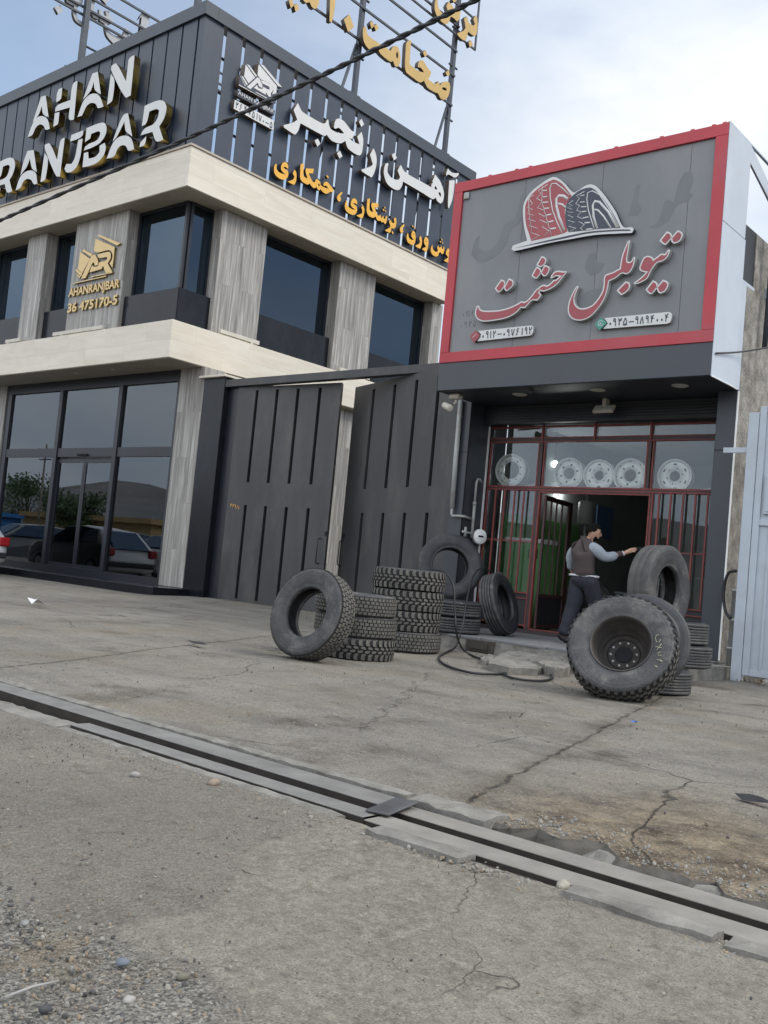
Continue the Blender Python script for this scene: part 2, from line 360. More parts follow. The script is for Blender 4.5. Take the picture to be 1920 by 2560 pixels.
def ground_mat(name, road):
    m = bpy.data.materials.new(name); m.use_nodes = True; t, A, K, b = nodes_of(m)
    geo = A('ShaderNodeNewGeometry'); P = geo.outputs['Position']
    def noise(s, d=6, r=.6, vec=P, dist=0.):
        n = A('ShaderNodeTexNoise'); n.inputs['Scale'].default_value = s; n.inputs['Detail'].default_value = d; n.inputs['Roughness'].default_value = r; n.inputs['Distortion'].default_value = dist
        K(vec, n.inputs['Vector']); return n.outputs['Fac']
    def ramp(f, a, b_, ca, cb):
        r = A('ShaderNodeValToRGB'); r.color_ramp.elements[0].position = a; r.color_ramp.elements[1].position = b_
        r.color_ramp.elements[0].color = (*ca, 1); r.color_ramp.elements[1].color = (*cb, 1); K(f, r.inputs[0]); return r.outputs[0]
    def mr(f, a, b_, c=0., d=1.):
        r = A('ShaderNodeMapRange'); r.inputs['From Min'].default_value = a; r.inputs['From Max'].default_value = b_; r.inputs['To Min'].default_value = c; r.inputs['To Max'].default_value = d; K(f, r.inputs['Value']); return r.outputs[0]
    def mix(f, a, b_, mode='MIX'):
        r = A('ShaderNodeMixRGB'); r.blend_type = mode
        if isinstance(f, (int, float)): r.inputs[0].default_value = f
        else: K(f, r.inputs[0])
        for q, i in ((a, 1), (b_, 2)):
            if isinstance(q, tuple): r.inputs[i].default_value = (*q, 1)
            else: K(q, r.inputs[i])
        return r.outputs[0]
    def mth(op, a, b_=None):
        n = A('ShaderNodeMath', operation=op)
        for q, i in ((a, 0), (b_, 1)):
            if q is None: continue
            if isinstance(q, (int, float)): n.inputs[i].default_value = q
            else: K(q, n.inputs[i])
        return n.outputs[0]
    def cracks(scale, w, dist):
        w1 = A('ShaderNodeTexNoise'); w1.inputs['Scale'].default_value = scale*2.2; w1.inputs['Detail'].default_value = 5; K(P, w1.inputs['Vector'])
        sc = A('ShaderNodeVectorMath', operation='SCALE'); sc.inputs['Scale'].default_value = dist; K(w1.outputs['Color'], sc.inputs[0])
        ad = A('ShaderNodeVectorMath', operation='ADD'); K(P, ad.inputs[0]); K(sc.outputs[0], ad.inputs[1])
        v = A('ShaderNodeTexVoronoi', feature='DISTANCE_TO_EDGE'); v.inputs['Scale'].default_value = scale; K(ad.outputs[0], v.inputs['Vector'])
        return mr(v.outputs['Distance'], 0, w, 1, 0)
    if not road:
        base = ramp(noise(.7, 8, .62), .30, .72, (.118, .110, .098), (.250, .238, .216))
        base = mix(mr(noise(6, 6, .65), .35, .68), base, mix(.55, base, (.275, .262, .238)))
        mps = A('ShaderNodeMapping'); mps.inputs['Scale'].default_value = (.25, 1.6, 1); K(P, mps.inputs['Vector'])
        base = mix(mr(noise(1.4, 7, .6, mps.outputs[0]), .50, .70, 0, .55), base, (.118, .112, .104))           # drag marks along the frontage
        base = mix(mr(noise(1.5, 8, .74), .53, .66, 0, .85), base, (.068, .060, .050))                              # oil and rubber stains
        base = mix(mr(noise(.85, 6, .6), .52, .66, 0, .5), base, (.215, .185, .142))                                 # earth
        sp = A('ShaderNodeSeparateXYZ'); K(P, sp.inputs[0])
        dirt = mth('MULTIPLY', mr(sp.outputs[1], 5.6, 4.2), mr(sp.outputs[0], -3.0, -2.1))
        dirt = mth('MULTIPLY', dirt, mr(noise(1.6, 7, .65), .30, .50))
        base = mix(mth('MULTIPLY', dirt, .95), base, ramp(noise(4.2, 8, .75), .38, .64, (.055, .042, .030), (.26, .215, .155)))
        base = mix(mr(noise(22, 6, .8), .50, .64, 0, .65), base, mix(.6, base, (.06, .055, .048)))
        base = mix(mr(noise(48, 4, .75), .56, .70, 0, .6), base, (.33, .315, .285))
        ck = mth('MULTIPLY', mth('MULTIPLY', cracks(.42, .0035, .5), mr(noise(.6, 3), .46, .56)), .75)
        vc = A('ShaderNodeTexVoronoi'); vc.inputs['Scale'].default_value = 40; K(P, vc.inputs['Vector'])
        vs_ = A('ShaderNodeSeparateColor'); K(vc.outputs['Color'], vs_.inputs[0]); near = mr(vc.outputs['Distance'], .30, .18, 0, 1)
        base = mix(mth('MULTIPLY', near, mr(vs_.outputs[0], .84, .88, 0, .7)), base, (.36, .345, .315))
        base = mix(mth('MULTIPLY', near, mr(vs_.outputs[1], .84, .88, 0, .8)), base, (.05, .047, .043))
        # old expansion joints, broken open and filled with dirt
        def joint(a, sl, wob, w, y0, y1):
            ln = mth('SUBTRACT', sp.outputs[0], mth('ADD', mth('MULTIPLY', sp.outputs[1], sl), a))
            ln = mth('ADD', ln, mth('MULTIPLY', mth('SUBTRACT', noise(3.5, 6, .7), .5), wob))
            d = mth('ABSOLUTE', ln); m_ = mth('MULTIPLY', mr(sp.outputs[1], y0, y0+.15), mr(sp.outputs[1], y1, y1-.4))
            return mth('MULTIPLY', mr(d, w, w*.35), m_), mth('MULTIPLY', mr(d, w*7, 0), m_)
        j1, j1w = joint(-1.47, -.292, .16, .018, 3.7, 10.5); j2, j2w = joint(-4.98, -.506, .10, .012, 3.7, 11.); j3, j3w = joint(-1.1, -.62, .5, .008, 4.6, 8.5)
        base = mix(mth('MULTIPLY', mth('ADD', j1w, mth('MULTIPLY', j2w, .6)), mr(noise(7, 6, .7), .35, .6, 0, .7)), base, (.10, .085, .068))
        ck = mth('MAXIMUM', mth('MAXIMUM', ck, mth('MULTIPLY', j1, mr(noise(5, 4), .38, .6, .12, .85))), mth('MAXIMUM', mth('MULTIPLY', j2, .8), mth('MULTIPLY', j3, .6)))
        fine = noise(90, 4, .7)
        bh = mth('ADD', mth('MULTIPLY', fine, .35), mth('MULTIPLY', noise(14, 6, .7), .6))
    else:
        at = A('ShaderNodeAttribute', attribute_name='patch'); gr = A('ShaderNodeAttribute', attribute_name='gravel')
        jit = mth('MULTIPLY', mth('SUBTRACT', noise(16, 5, .7), .5), .8)
        pf = mr(mth('ADD', at.outputs['Fac'], jit), .42, .56); gf = mr(mth('ADD', gr.outputs['Fac'], jit), .35, .65)
        v = A('ShaderNodeTexVoronoi'); v.inputs['Scale'].default_value = 130; K(P, v.inputs['Vector'])
        asp = ramp(noise(1.6, 8, .65), .3, .72, (.115, .107, .094), (.225, .212, .188))
        asp = mix(mr(v.outputs['Color'], .2, .9, 0, .55), asp, mix(.5, asp, (.36, .345, .315)))
        asp = mix(mr(noise(120, 3, .7), .56, .70, 0, .8), asp, (.045, .043, .04))
        asp = mix(mr(noise(3.2, 6, .6), .63, .72, 0, .8), asp, (.07, .062, .052))
        asp = mix(mr(noise(2.1, 5, .6), .62, .74, 0, .6), asp, (.36, .345, .315))
        con = ramp(noise(1.3, 8, .6), .3, .7, (.135, .127, .112), (.245, .231, .204))
        con = mix(mr(noise(26, 5, .75), .42, .66, 0, .7), con, (.305, .288, .25))
        con = mix(mr(noise(150, 3, .7), .60, .70, 0, .7), con, (.09, .085, .077))
        con = mix(mr(noise(2.3, 7, .65), .58, .72, 0, .75), con, (.095, .085, .07)); con = mix(mr(noise(4.6, 5, .6), .66, .73, 0, .8), con, (.06, .055, .047)); con = mix(mr(noise(55, 4, .75), .55, .68, 0, .55), con, (.115, .105, .088))
        con = mix(mth('MULTIPLY', mr(noise(1.1, 3), .46, .6), mth('MULTIPLY', cracks(3.2, .012, .22), .55)), con, (.06, .055, .05))
        gra = ramp(v.outputs['Color'], .1, .9, (.06, .06, .058), (.30, .29, .265))
        gra = mix(mr(noise(3, 5), .5, .7, 0, .6), gra, (.20, .15, .095))
        base = mix(pf, asp, con); base = mix(gf, base, gra)
        vc = A('ShaderNodeTexVoronoi'); vc.inputs['Scale'].default_value = 95; vc.inputs['Randomness'].default_value = 1.0; K(P, vc.inputs['Vector'])
        vs_ = A('ShaderNodeSeparateColor'); K(vc.outputs['Color'], vs_.inputs[0])
        near = mr(vc.outputs['Distance'], .42, .30, 0, 1)
        base = mix(mth('MULTIPLY', near, mr(vs_.outputs[0],   .80, .84, 0, .45)), base, (.37, .355, .32))
        base = mix(mth('MULTIPLY', near, mr(vs_.outputs[1], .78, .82, 0, .45)), base, (.05, .047, .043))
        base = mix(mr(noise(.8, 6, .65), .46, .66, 0, .38), base, (.115, .108, .096))
        base = mix(mr(noise(9, 6, .75), .52, .66, 0, .55), base, (.09, .083, .073))
        ck = mth('MULTIPLY', mth('MULTIPLY', mth('MULTIPLY', cracks(1.0, .004, .45), pf), mr(noise(.9, 3), .44, .56)), .7)
        fine = noise(160, 4, .75)
        vb = A('ShaderNodeTexVoronoi'); vb.inputs['Scale'].default_value = 60; K(P, vb.inputs['Vector'])
        bh = mth('ADD', mth('MULTIPLY', fine, .5), mth('MULTIPLY', mth('SUBTRACT', 1.0, vb.outputs['Distance']), mix(pf, (.9, .9, .9), (.12, .12, .12))))
    fin = A('ShaderNodeVectorMath', operation='SCALE'); K(base, fin.inputs[0]); K(mr(fine, .32, .68, .62, 1.36), fin.inputs['Scale'])
    wm = A('ShaderNodeVectorMath', operation='MULTIPLY'); wm.inputs[1].default_value = (1.06, 1.035, .99) if road else (.92, .90, .865); K(fin.outputs[0], wm.inputs[0]); fin = wm
    col = mix(ck, fin.outputs[0], (.03, .028, .026))
    K(col, b.inputs['Base Color']); b.inputs['Roughness'].default_value = .92; b.inputs['Specular IOR Level'].default_value = .18
    bh = mth('SUBTRACT', bh, mth('MULTIPLY', ck, 1.5))
    bu = A('ShaderNodeBump'); bu.inputs['Strength'].default_value = .8; bu.inputs['Distance'].default_value = .016; K(bh, bu.inputs['Height']); K(bu.outputs[0], b.inputs['Normal'])
    return m
M['yard'] = ground_mat('stained yard concrete', False); M['road'] = ground_mat('roadside asphalt and concrete', True)
xs = rng(-400, -60, 40) + rng(-60, -20, 4)[1:] + rng(-20, -12, .4)[1:] + rng(-12, .6, .07)[1:] + rng(.6, 6, .6)[1:] + rng(6, 400, 40)[1:]
vs = rng(0, 1, .02) + rng(1, 9.5, .1)[1:] + rng(9.5, 20, .7)[1:] + rng(20, 100, 8)[1:] + rng(100, 900, 90)[1:]
def yfn(x, v, j):
    y = y_back(x) + v if v < 1 else 3.6 + v
    if v < 1: y = y_back(x)*(1-v) + 3.6*v + v
    return (x, y, yard_h(x, y) if -60 < x < 20 and y < 60 else 0)
sheet('yard_ground', xs, vs, yfn, M['yard'])
xr = rng(-400, -60, 40) + rng(-60, -12, 4)[1:] + rng(-12, -4.5, .25)[1:] + rng(-4.5, .4, .03)[1:] + rng(.4, 6, .4)[1:] + rng(6, 400, 40)[1:]
yr = rng(-500, -20, 60) + rng(-20, 0, 2)[1:] + rng(0, .9, .1)[1:] + rng(.9, 3.0, .03)[1:] + [3.03]
def rfn(x, y, j):
    if y > 3.02: return (x, y_front(x), -.012*abs(fbm(x, y, 8)) if -2.1 < x < -1.6 else 0)
    h = .008*fbm(x, y, 1.1) + .005*fbm(x, y, 9, 4.) if -12 < x < 6 and y > -3 else 0
    return (x, y, h - .02*sstep(2.0, 1.2, y)*sstep(-1.7, -2.3, x))
def soft(poly, r=.05):
    return lambda x, y: (sum(in_poly((x+dx*r, y+dy*r), poly) for dx in (-1, -.5, 0, .5, 1) for dy in (-1, -.5, 0, .5, 1))/25.0) if -6 < x < 3.2 and y > .1 else (1.0 if poly is CONC and x > 3 else 0.0)
sheet('road', xr, yr, rfn, M['road'], {'patch': soft(CONC), 'gravel': soft(GRAV, .09)})
# the drain trench
b = MB()
for i in range(len(xs)-1):
    x0, x1 = xs[i], xs[i+1]
    if x0 < -60 or x1 > 20: continue
    f0, f1, k0, k1 = y_front(x0), y_front(x1), y_back(x0), y_back(x1); d = -.30
    z0 = yard_h(x0, k0); z1 = yard_h(x1, k1)
    b.face([(x0, f0, .0), (x1, f1, .0), (x1, f1, d), (x0, f0, d)], 0)
    b.face([(x0, f0, d), (x1, f1, d), (x1, k1-.04, d), (x0, k0-.04, d)], 0)
    J = lambda x, z, k: (x, k + (-.05 + .055*fbm(x*2, z*3, 3.2, 1.7) + .03*fbm(x, z, 14, 5.))*min(1, -z*14) if z < -.005 else k, z)
    zs_ = [(d*(1-t)) for t in (0, .25, .45, .62, .78, .9)]
    for za, zb2 in zip(zs_[:-1], zs_[1:]): b.face([J(x0, za, k0), J(x1, za, k1), J(x1, zb2, k1), J(x0, zb2, k0)], 0)
    b.face([J(x0, zs_[-1], k0), J(x1, zs_[-1], k1), (x1, k1, z1), (x0, k0, z0)], 0)
bmesh.ops.remove_doubles(b.bm, verts=b.bm.verts, dist=.0005)
M['trench'] = mat('dirty trench concrete', (.085, .077, .066), .95, var=.35, scale=7, bump=.8, bscale=25)
tag(b.build('drain_trench', M['trench'], fixn=False), kind='structure')

# ---- rails lying over the drain
def rail(x0, x1, y0, y1, top, m, label, skew=0.0):
    t = thing('drain_rail', label, 'steel rail', ((x0+x1)/2, (y0+y1)/2, top-.11), group='steel rails over the drain')
    Mx = Matrix.Translation(((x0+x1)/2, (y0+y1)/2, 0)) @ Matrix.Rotation(skew, 4, 'Z') @ Matrix.Translation((-(x0+x1)/2, -(y0+y1)/2, 0))
    MB().box(x0, x1, y0, y1, top-.006, top, .002, Mx).build('top_flange', m, t)
    w_ = MB(); w_.box(x0+.003, x1-.003, y0+.003, y0+.015, top-.11, top-.006, 0, Mx); w_.box(x0+.003, x1-.003, y1-.015, y1-.003, top-.11, top-.006, 0, Mx)
    w_.build('web', M['rust_shaded'], t)
rail(-9.5, -2.66, 3.375, 3.545, .006, M['steel_rail'], 'dark worn steel rail nearest the yard, left of the small steel plate', -.012)
rail(-4.75, -2.60, 3.105, 3.225, .010, M['steel_rail'], 'shorter dark steel rail on the road side, left of the small steel plate', -.010)
rail(-2.64, 3.2, 3.308, 3.445, .004, M['steel_dusty'], 'dusty pale steel rail on the yard side, right of the small steel plate', .0)
rail(-2.58, 3.2, 3.080, 3.220, .006, M['steel_dusty'], 'dusty pale steel rail on the road side, right of the small steel plate', .0)
b = MB(); b.box(-.055, .055, -.135, .135, 0, .010, .003)
o = tag(b.build('cover_plate', mat('worn plate', (.10, .10, .105), .45, metal=.4, var=.3, scale=9)), 'small dark steel plate lying across the joint of the drain rails', 'steel plate')
o.location = (-2.615, 3.30, .018); o.rotation_euler = (0.03, -.02, R(12))
# ---- kerb blocks along the drain
M['kerb'] = mat('kerb concrete', (.19, .18, .16), .93, var=.3, scale=7, dirt=(.085, .077, .065), dirt_amt=.85, dscale=5, bump=.6, bscale=50, fine=.1)
def kerb(x0, x1, y0, y1, z0, z1, label, rough_=.012, seed=1, drop=0.):
    bm = bmesh.new(); nx = max(3, int((x1-x0)/.06)); ny = 3
    r = random.Random(seed); P = {}
    for i in range(nx+1):
        for j in range(ny+1):
            for k in (0, 1):
                x = x0+(x1-x0)*i/nx; y = y0+(y1-y0)*j/ny; z = z1 if k else z0
                e = (i in (0, nx)) or (j in (0, ny))
                q = rough_*(1.4 if e else .4)
                P[i, j, k] = bm.verts.new((x+r.uniform(-q, q)*.6, y+r.uniform(-q, q), z+r.uniform(-q, q)*(.5 if k else 0) - (q*.9 if e and k else 0) - drop*(i/nx)*k))
    for i in range(nx):
        for j in range(ny):
            bm.faces.new((P[i, j, 1], P[i+1, j, 1], P[i+1, j+1, 1], P[i, j+1, 1]))
        for j, fl in ((0, 1), (ny, 0)): bm.faces.new([P[i, j, 0], P[i+1, j, 0], P[i+1, j, 1], P[i, j, 1]][::1 if fl else -1])
    for j in range(ny):
        for i, fl in ((0, 0), (nx, 1)): bm.faces.new([P[i, j, 0], P[i, j+1, 0], P[i, j+1, 1], P[i, j, 1]][::1 if fl else -1])
    me = bpy.data.meshes.new('kerb_block'); bm.to_mesh(me); bm.free(); me.materials.append(M['kerb'])
    o = link('kerb_block', me); own_origin(o)
    return tag(o, label, 'kerb block', 'concrete kerb blocks edging the drain')
kerb(-9.5, -2.76, 3.565, 3.64, -.25, .014, 'long narrow pale kerb strip behind the left rails, yard side', .006, 2)
kerb(-2.72, -2.30, 3.515, 3.70, -.26, .018, 'smooth wide kerb block behind the rails, just right of the steel plate', .008, 3)
kerb(-9.5, -4.78, 3.02, 3.20, -.25, .006, 'wide flat pale kerb strip left of the shorter rail, road side', .006, 14)
kerb(-4.74, -2.68, 3.02, 3.085, -.25, .008, 'long narrow pale kerb strip in front of the left rails, road side', .008, 4)
kerb(-2.46, -2.02, 2.945, 3.055, -.2, .022, 'intact kerb block in front of the rails beside the steel plate', .005, 5)
kerb(-1.97, -1.69, 2.95, 3.05, -.2, .004, 'crumbling low kerb block between two straight ones, road side', .022, 6, .02)
kerb(-1.60, -1.11, 2.95, 3.045, -.2, .030, 'long straight chipped kerb block on the road side near the right', .006, 7)
kerb(-1.065, -.4, 2.94, 3.04, -.2, .026, 'kerb block at the right edge of the photo in front of the rails', .006, 8)

kerb(-2.26, -1.98, 3.60, 3.80, -.22, -.035, 'tilted broken kerb lump in the eroded drain edge beside the wide kerb block', .035, 21, .03)
kerb(-1.90, -1.52, 3.56, 3.72, -.22, -.012, 'rough broken kerb piece in the eroded yard edge behind the pale rails', .030, 22, .015)
kerb(-1.49, -1.17, 3.53, 3.66, -.22, -.020, 'second rough kerb piece in the eroded yard edge further right', .028, 23)
kerb(-1.13, -.5, 3.51, 3.64, -.22, -.024, 'rough kerb piece cut by the right edge of the photo behind the rails', .026, 24)
# ================================================================== OFFICE BUILDING (left)
XC, YC = -17.82, 13.13
of = thing('office_building', 'two storey office building with cream stone bands, black glazing and dark slatted parapet', 'building', (XC, YC, 0))
b = MB(); b.box(-34, XC, YC, 23.2, 5.238, 6.083, .006); b.build('lower_slab', M['stone_cream'], of)
b = MB(); b.box(-34, XC+.002, YC-.002, 23.0, 9.109, 10.02, .006); b.build('upper_slab', M['stone_cream'], of)
b = MB(); b.box(-34, XC+.035, YC-.035, 23.03, 10.021, 10.07, .004); b.build('coping', M['stone_grey'] if 0 else mat('coping stone', (.40, .345, .28), .6), of)
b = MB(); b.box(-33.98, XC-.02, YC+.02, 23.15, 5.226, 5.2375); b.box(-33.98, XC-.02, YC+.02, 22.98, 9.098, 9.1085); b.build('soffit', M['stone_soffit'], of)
# parapet cladding: one panel between each pair of gaps
b = MB()
ys_ = [13.79 + .567*i for i in range(18)]
yp = YC+.13
gw = .09
for y in ys_ + [23.64]:
    if y > 23.64: break
    y1 = min(y - gw, 23.6)
    if y1 - yp > .04: b.box(XC-.024, XC-.012, yp, y1, 10.071, 13.04)
    yp = y
xf = -18.03
b.box(xf, XC-.012, YC+.012, YC+.05, 10.071, 13.04); b.box(XC-.05, XC-.012, YC+.051, YC+.128, 10.071, 13.04)
xp = -18.09
for i in range(28):
    x0 = xp - .505; b.box(x0, xp, YC+.012, YC+.05, 10.071, 13.04); xp = x0 - .055
b.build('parapet_cladding', M['clad'], of)
b = MB(); b.box(-33.9, xf-.01, YC+.085, YC+.10, 10.071, 13.03); b.build('cladding_backing', M['hole'], of)
b = MB()
for z in (10.75, 11.55, 12.35): b.box(XC-.16, XC-.11, YC+.25, 23.6, z, z+.05)
for k in range(9): b.box(XC-.16, XC-.111, 14.9+k*1.134-.42, 14.9+k*1.134-.37, 10.071, 13.02)
b.build('cladding_rails', M['steel_dark'], of)
b = MB(); b.box(-34, XC+.05, YC-.05, YC+.32, 13.045, 13.36, .004); b.box(XC-.32, XC+.05, YC+.321, 23.68, 13.045, 13.36, .004); b.build('parapet_cap', M['clad_cap'], of)
# upper storey piers
def pier(x0, x1, y0, y1, z0=6.084, z1=9.096):
    q = MB(); q.box(x0, x1, y0, y1, z0, z1, .006); return q.build('pier', M['stone_grey'], of)
pier(-22.64, -20.37, 13.43, 14.1); pier(-24.98, -24.05, 13.43, 14.1); pier(-28.6, -27.15, 13.43, 14.1)
pier(-18.9, -18.14, 14.47, 15.89); pier(-18.9, -18.14, 18.56, 20.0); pier(-18.9, -18.14, 22.63, 23.1)
# windows: frame, glass, dark room behind
def window_front(x0, x1, y, z0, z1):
    f = MB(); w_ = .07
    f.box(x0, x1, y-.04, y+.04, z1-w_, z1); f.box(x0, x1, y-.04, y+.04, z0, z0+w_)
    f.box(x0, x0+w_, y-.04, y+.04, z0+w_, z1-w_); f.box(x1-w_, x1, y-.04, y+.04, z0+w_, z1-w_)
    o = f.build('window', M['frame_blk'], of)
    MB().box(x0+w_, x1-w_, y-.006, y+.006, z0+w_, z1-w_).build('pane', M['glass_tint'], o)
def window_side(y0, y1, x, z0, z1):
    f = MB(); w_ = .07
    f.box(x-.04, x+.04, y0, y1, z1-w_, z1); f.box(x-.04, x+.04, y0, y1, z0, z0+w_)
    f.box(x-.04, x+.04, y0, y0+w_, z0+w_, z1-w_); f.box(x-.04, x+.04, y1-w_, y1, z0+w_, z1-w_)
    o = f.build('window', M['frame_blk'], of)
    MB().box(x-.006, x+.006, y0+w_, y1-w_, z0+w_, z1-w_).build('pane', M['glass_tint'], o)
window_front(-20.37, -18.50, 13.76, 6.084, 9.096); window_side(13.81, 14.50, -18.50, 6.084, 9.096)
window_front(-24.05, -22.64, 13.80, 6.084, 9.096); window_front(-27.15, -24.98, 13.80, 6.084, 9.096)
window_side(15.89, 18.56, -18.52, 6.084, 9.096); window_side(20.0, 22.63, -18.52, 6.084, 9.096)
b = MB(); b.box(-33, -18.95, 14.2, 22.9, 6.084, 9.09); b.build('dark_room_box', mat('unlit office', (.02, .022, .026), .8), of)  # solid near-black box, darkness of the unlit office put into its colour
# smoked balustrades
def rail_glass(pts, z0, z1):
    q = MB()
    for (a, c) in zip(pts[:-1], pts[1:]):
        a = Vector(a); c = Vector(c); d = (c-a).normalized(); n = Vector((-d.y, d.x, 0))*.012
        q.prism([(a.x-n.x, a.y-n.y, z0), (c.x-n.x, c.y-n.y, z0), (c.x+n.x, c.y+n.y, z0), (a.x+n.x, a.y+n.y, z0)], (0, 0, z1-z0))
    q.build('balustrade', M['granite'], of)
rail_glass([(-20.36, 13.55, 0), (-18.28, 13.55, 0), (-18.28, 14.46, 0)], 6.085, 6.97)
rail_glass([(-24.04, 13.60, 0), (-22.65, 13.60, 0)], 6.085, 6.97); rail_glass([(-27.14, 13.60, 0), (-24.99, 13.60, 0)], 6.085, 6.97)
rail_glass([(-18.30, 15.9, 0), (-18.30, 18.55, 0)], 6.085, 7.0); rail_glass([(-18.30, 20.01, 0), (-18.30, 22.62, 0)], 6.085, 7.0)
# light bars at the pier feet
def bar(x0, x1, y0, y1):
    q = MB(); q.box(x0, x1, y0, y1, 6.16, 6.25, .004); lx, ly = (x1-x0), (y1-y0)
    for s_ in (.2, .8): q.box(x0+lx*s_-.03, x0+lx*s_+.03, y0+ly*s_-.03, y0+ly*s_+.03, 6.084, 6.16)
    q.build('light_bar', M['offwhite'], of)
bar(-22.95, -20.75, 13.27, 13.35); bar(-25.3, -24.55, 13.27, 13.35); bar(-18.05, -17.97, 14.62, 15.85); bar(-18.05, -17.97, 18.75, 19.95)
# ground floor
def col_(x0, x1, y0, y1, z0=.188, z1=5.225): MB().box(x0, x1, y0, y1, z0, z1, .006).build('column', M['stone_grey'], of)
col_(-18.60, -17.72, 14.10, 14.72); col_(-27.6, -26.45, 14.10, 14.7)
MB().box(-18.7, -18.14, 14.73, 23.0, 0, 5.225).build('side_wall', M['stone_grey'], of)
MB().box(-31, -17.48, 13.13, 14.6, -.1, .182, .006).build('step', M['granite'], of)
q = MB(); y = 14.2
q.box(-26.44, -18.62, y-.06, y+.06, 4.96, 5.224); q.box(-26.44, -18.62, y-.07, y+.06, .184, .34)
q.box(-26.44, -26.2, y-.06, y+.06, .34, 4.96); q.box(-18.72, -18.62, y-.06, y+.06, .34, 4.96)
for x in (-23.63, -20.95): q.box(x-.075, x+.075, y-.075, y+.06, .34, 4.96)
for a, c in ((-26.2, -23.705), (-23.555, -21.025), (-20.875, -18.72)): q.box(a, c, y-.05, y+.05, 3.18, 3.41)
fr = q.build('glazing_frame', M['frame_blk'], of)
q = MB()
for a, c in ((-26.2, -23.705), (-23.555, -21.025), (-20.875, -18.72)): q.box(a, c, y-.006, y+.006, 3.41, 4.96)
for a, c in ((-26.2, -23.705), (-20.875, -18.72)): q.box(a, c, y-.006, y+.006, .34, 3.18)
q.build('pane', M['glass_show'], fr)
for a, c in ((-23.55, -22.29), (-22.28, -21.03)):
    q = MB(); q.box(a, a+.07, y+.0, y+.05, .345, 3.12); q.box(c-.07, c, y+.0, y+.05, .345, 3.12); q.box(a+.07, c-.07, y, y+.05, 3.03, 3.12); q.box(a+.07, c-.07, y, y+.05, .345, .43)
    d_ = q.build('sliding_door', M['frame_blk'], of); MB().box(a+.07, c-.07, y+.02, y+.032, .43, 3.03).build('pane', M['glass_show'], d_)
MB().box(-22.55, -22.1, y-.10, y-.055, 3.20, 3.255, .01).build('door_sensor', M['hole'], of)
# showroom behind the glass
q = MB(); q.box(-31, -18.75, 19.0, 19.1, .2, 5.2); q.box(-31, -18.75, 14.3, 19.0, .1, .2); q.box(-31, -30.9, 14.3, 19, .2, 5.2); q.box(-31, -18.75, 14.3, 19, 5.12, 5.22)
q.build('showroom', M['hall'], of)
q = MB(); q.box(-24.4, -22.0, 17.2, 18.0, .2, 1.25); q.box(-20.9, -19.4, 16.8, 17.5, .2, 1.0); q.build('counter', M['dark'], of)
M['tube_on'] = bpy.data.materials.new('lit ceiling tube'); M['tube_on'].use_nodes = True
_t, _A, _K, _b = nodes_of(M['tube_on']); _b.inputs['Emission Color'].default_value = (1, .98, .88, 1); _b.inputs['Emission Strength'].default_value = 2.2
q = MB(); q.box(-20.6, -19.2, 16.0, 16.12, 4.72, 4.78); q.box(-20.2, -19.0, 17.3, 17.42, 4.72, 4.78); q.build('ceiling_tube', M['tube_on'], of)
for p_ in (PY(275, 914, 13.5), PY(180, 924, 13.5)):
    q = MB(); q.lathe([(0, -.004), (.07, -.004), (.07, .01), (.05, .01), (.05, .004), (0, .004)], 20, Matrix.Translation((p_.x, 13.62, 5.222)) @ Matrix.Rotation(R(90), 4, 'X')); q.build('downlight', M['lampwhite'], of)
# pots inside the showroom
def pot_plant(x, y, label, s=1.0, seed=1):
    t = thing('potted_plant', label, 'plant', (x, y, .2))
    q = MB(); q.lathe([(0, 0), (.12*s, 0), (.16*s, .28*s), (.145*s, .28*s), (.13*s, .24*s), (0, .24*s)], 24, Matrix.Translation((x, y, .2+.145)) @ Matrix.Rotation(R(90), 4, 'X') if 0 else Matrix.Translation((x, y, .345)) @ Matrix.Rotation(R(90), 4, 'X'))
    q.build('pot', M['white'], t)
    r = random.Random(seed); q = MB()
    for k in range(46):
        a = r.uniform(0, 6.28); l = r.uniform(.35, .8)*s; sp_ = r.uniform(.15, .75); wd = r.uniform(.012, .028)*s
        p0 = Vector((x, y, .2+.4*s)); prev = None
        for i in range(5):
            tt = i/4; p = p0 + Vector((math.cos(a)*sp_*l*tt, math.sin(a)*sp_*l*tt, l*(tt - .55*sp_*tt*tt)))
            n_ = Vector((-math.sin(a), math.cos(a), 0))*wd*(1-tt*.95)
            cur = (q.bm.verts.new(p-n_), q.bm.verts.new(p+n_))
            if prev: q.bm.faces.new((prev[0], prev[1], cur[1], cur[0]))
            prev = cur
    q.build('leaves', mat('houseplant leaf', (.05, .13, .03), .5, var=.3, scale=12), t)
M['white_pot'] = M['white']
pot_plant(-19.25, 14.75, 'small green plant in a white pot behind the showroom glass', .9, 3)
pot_plant(-24.2, 15.2, 'broad leafed green plant inside the showroom at the left', 1.3, 5)

# ---- black granite gate pillar
gp = thing('gate_pillar', 'black granite pillar with thin pale cap at the left of the gate', 'pillar', (-17.35, 14.3, 0))
MB().box(-17.70, -17.0, 14.10, 14.85, -.05, 4.94, .008).build('shaft', M['granite'], gp)
MB().box(-17.80, -16.9, 14.0, 14.95, 4.941, 4.99, .006).build('cap_stone', M['stone_cream'], gp)
MB().box(-16.995, -16.66, 14.26, 14.5, -.02, 4.72).build('jamb', M['frame_blk'], gp)
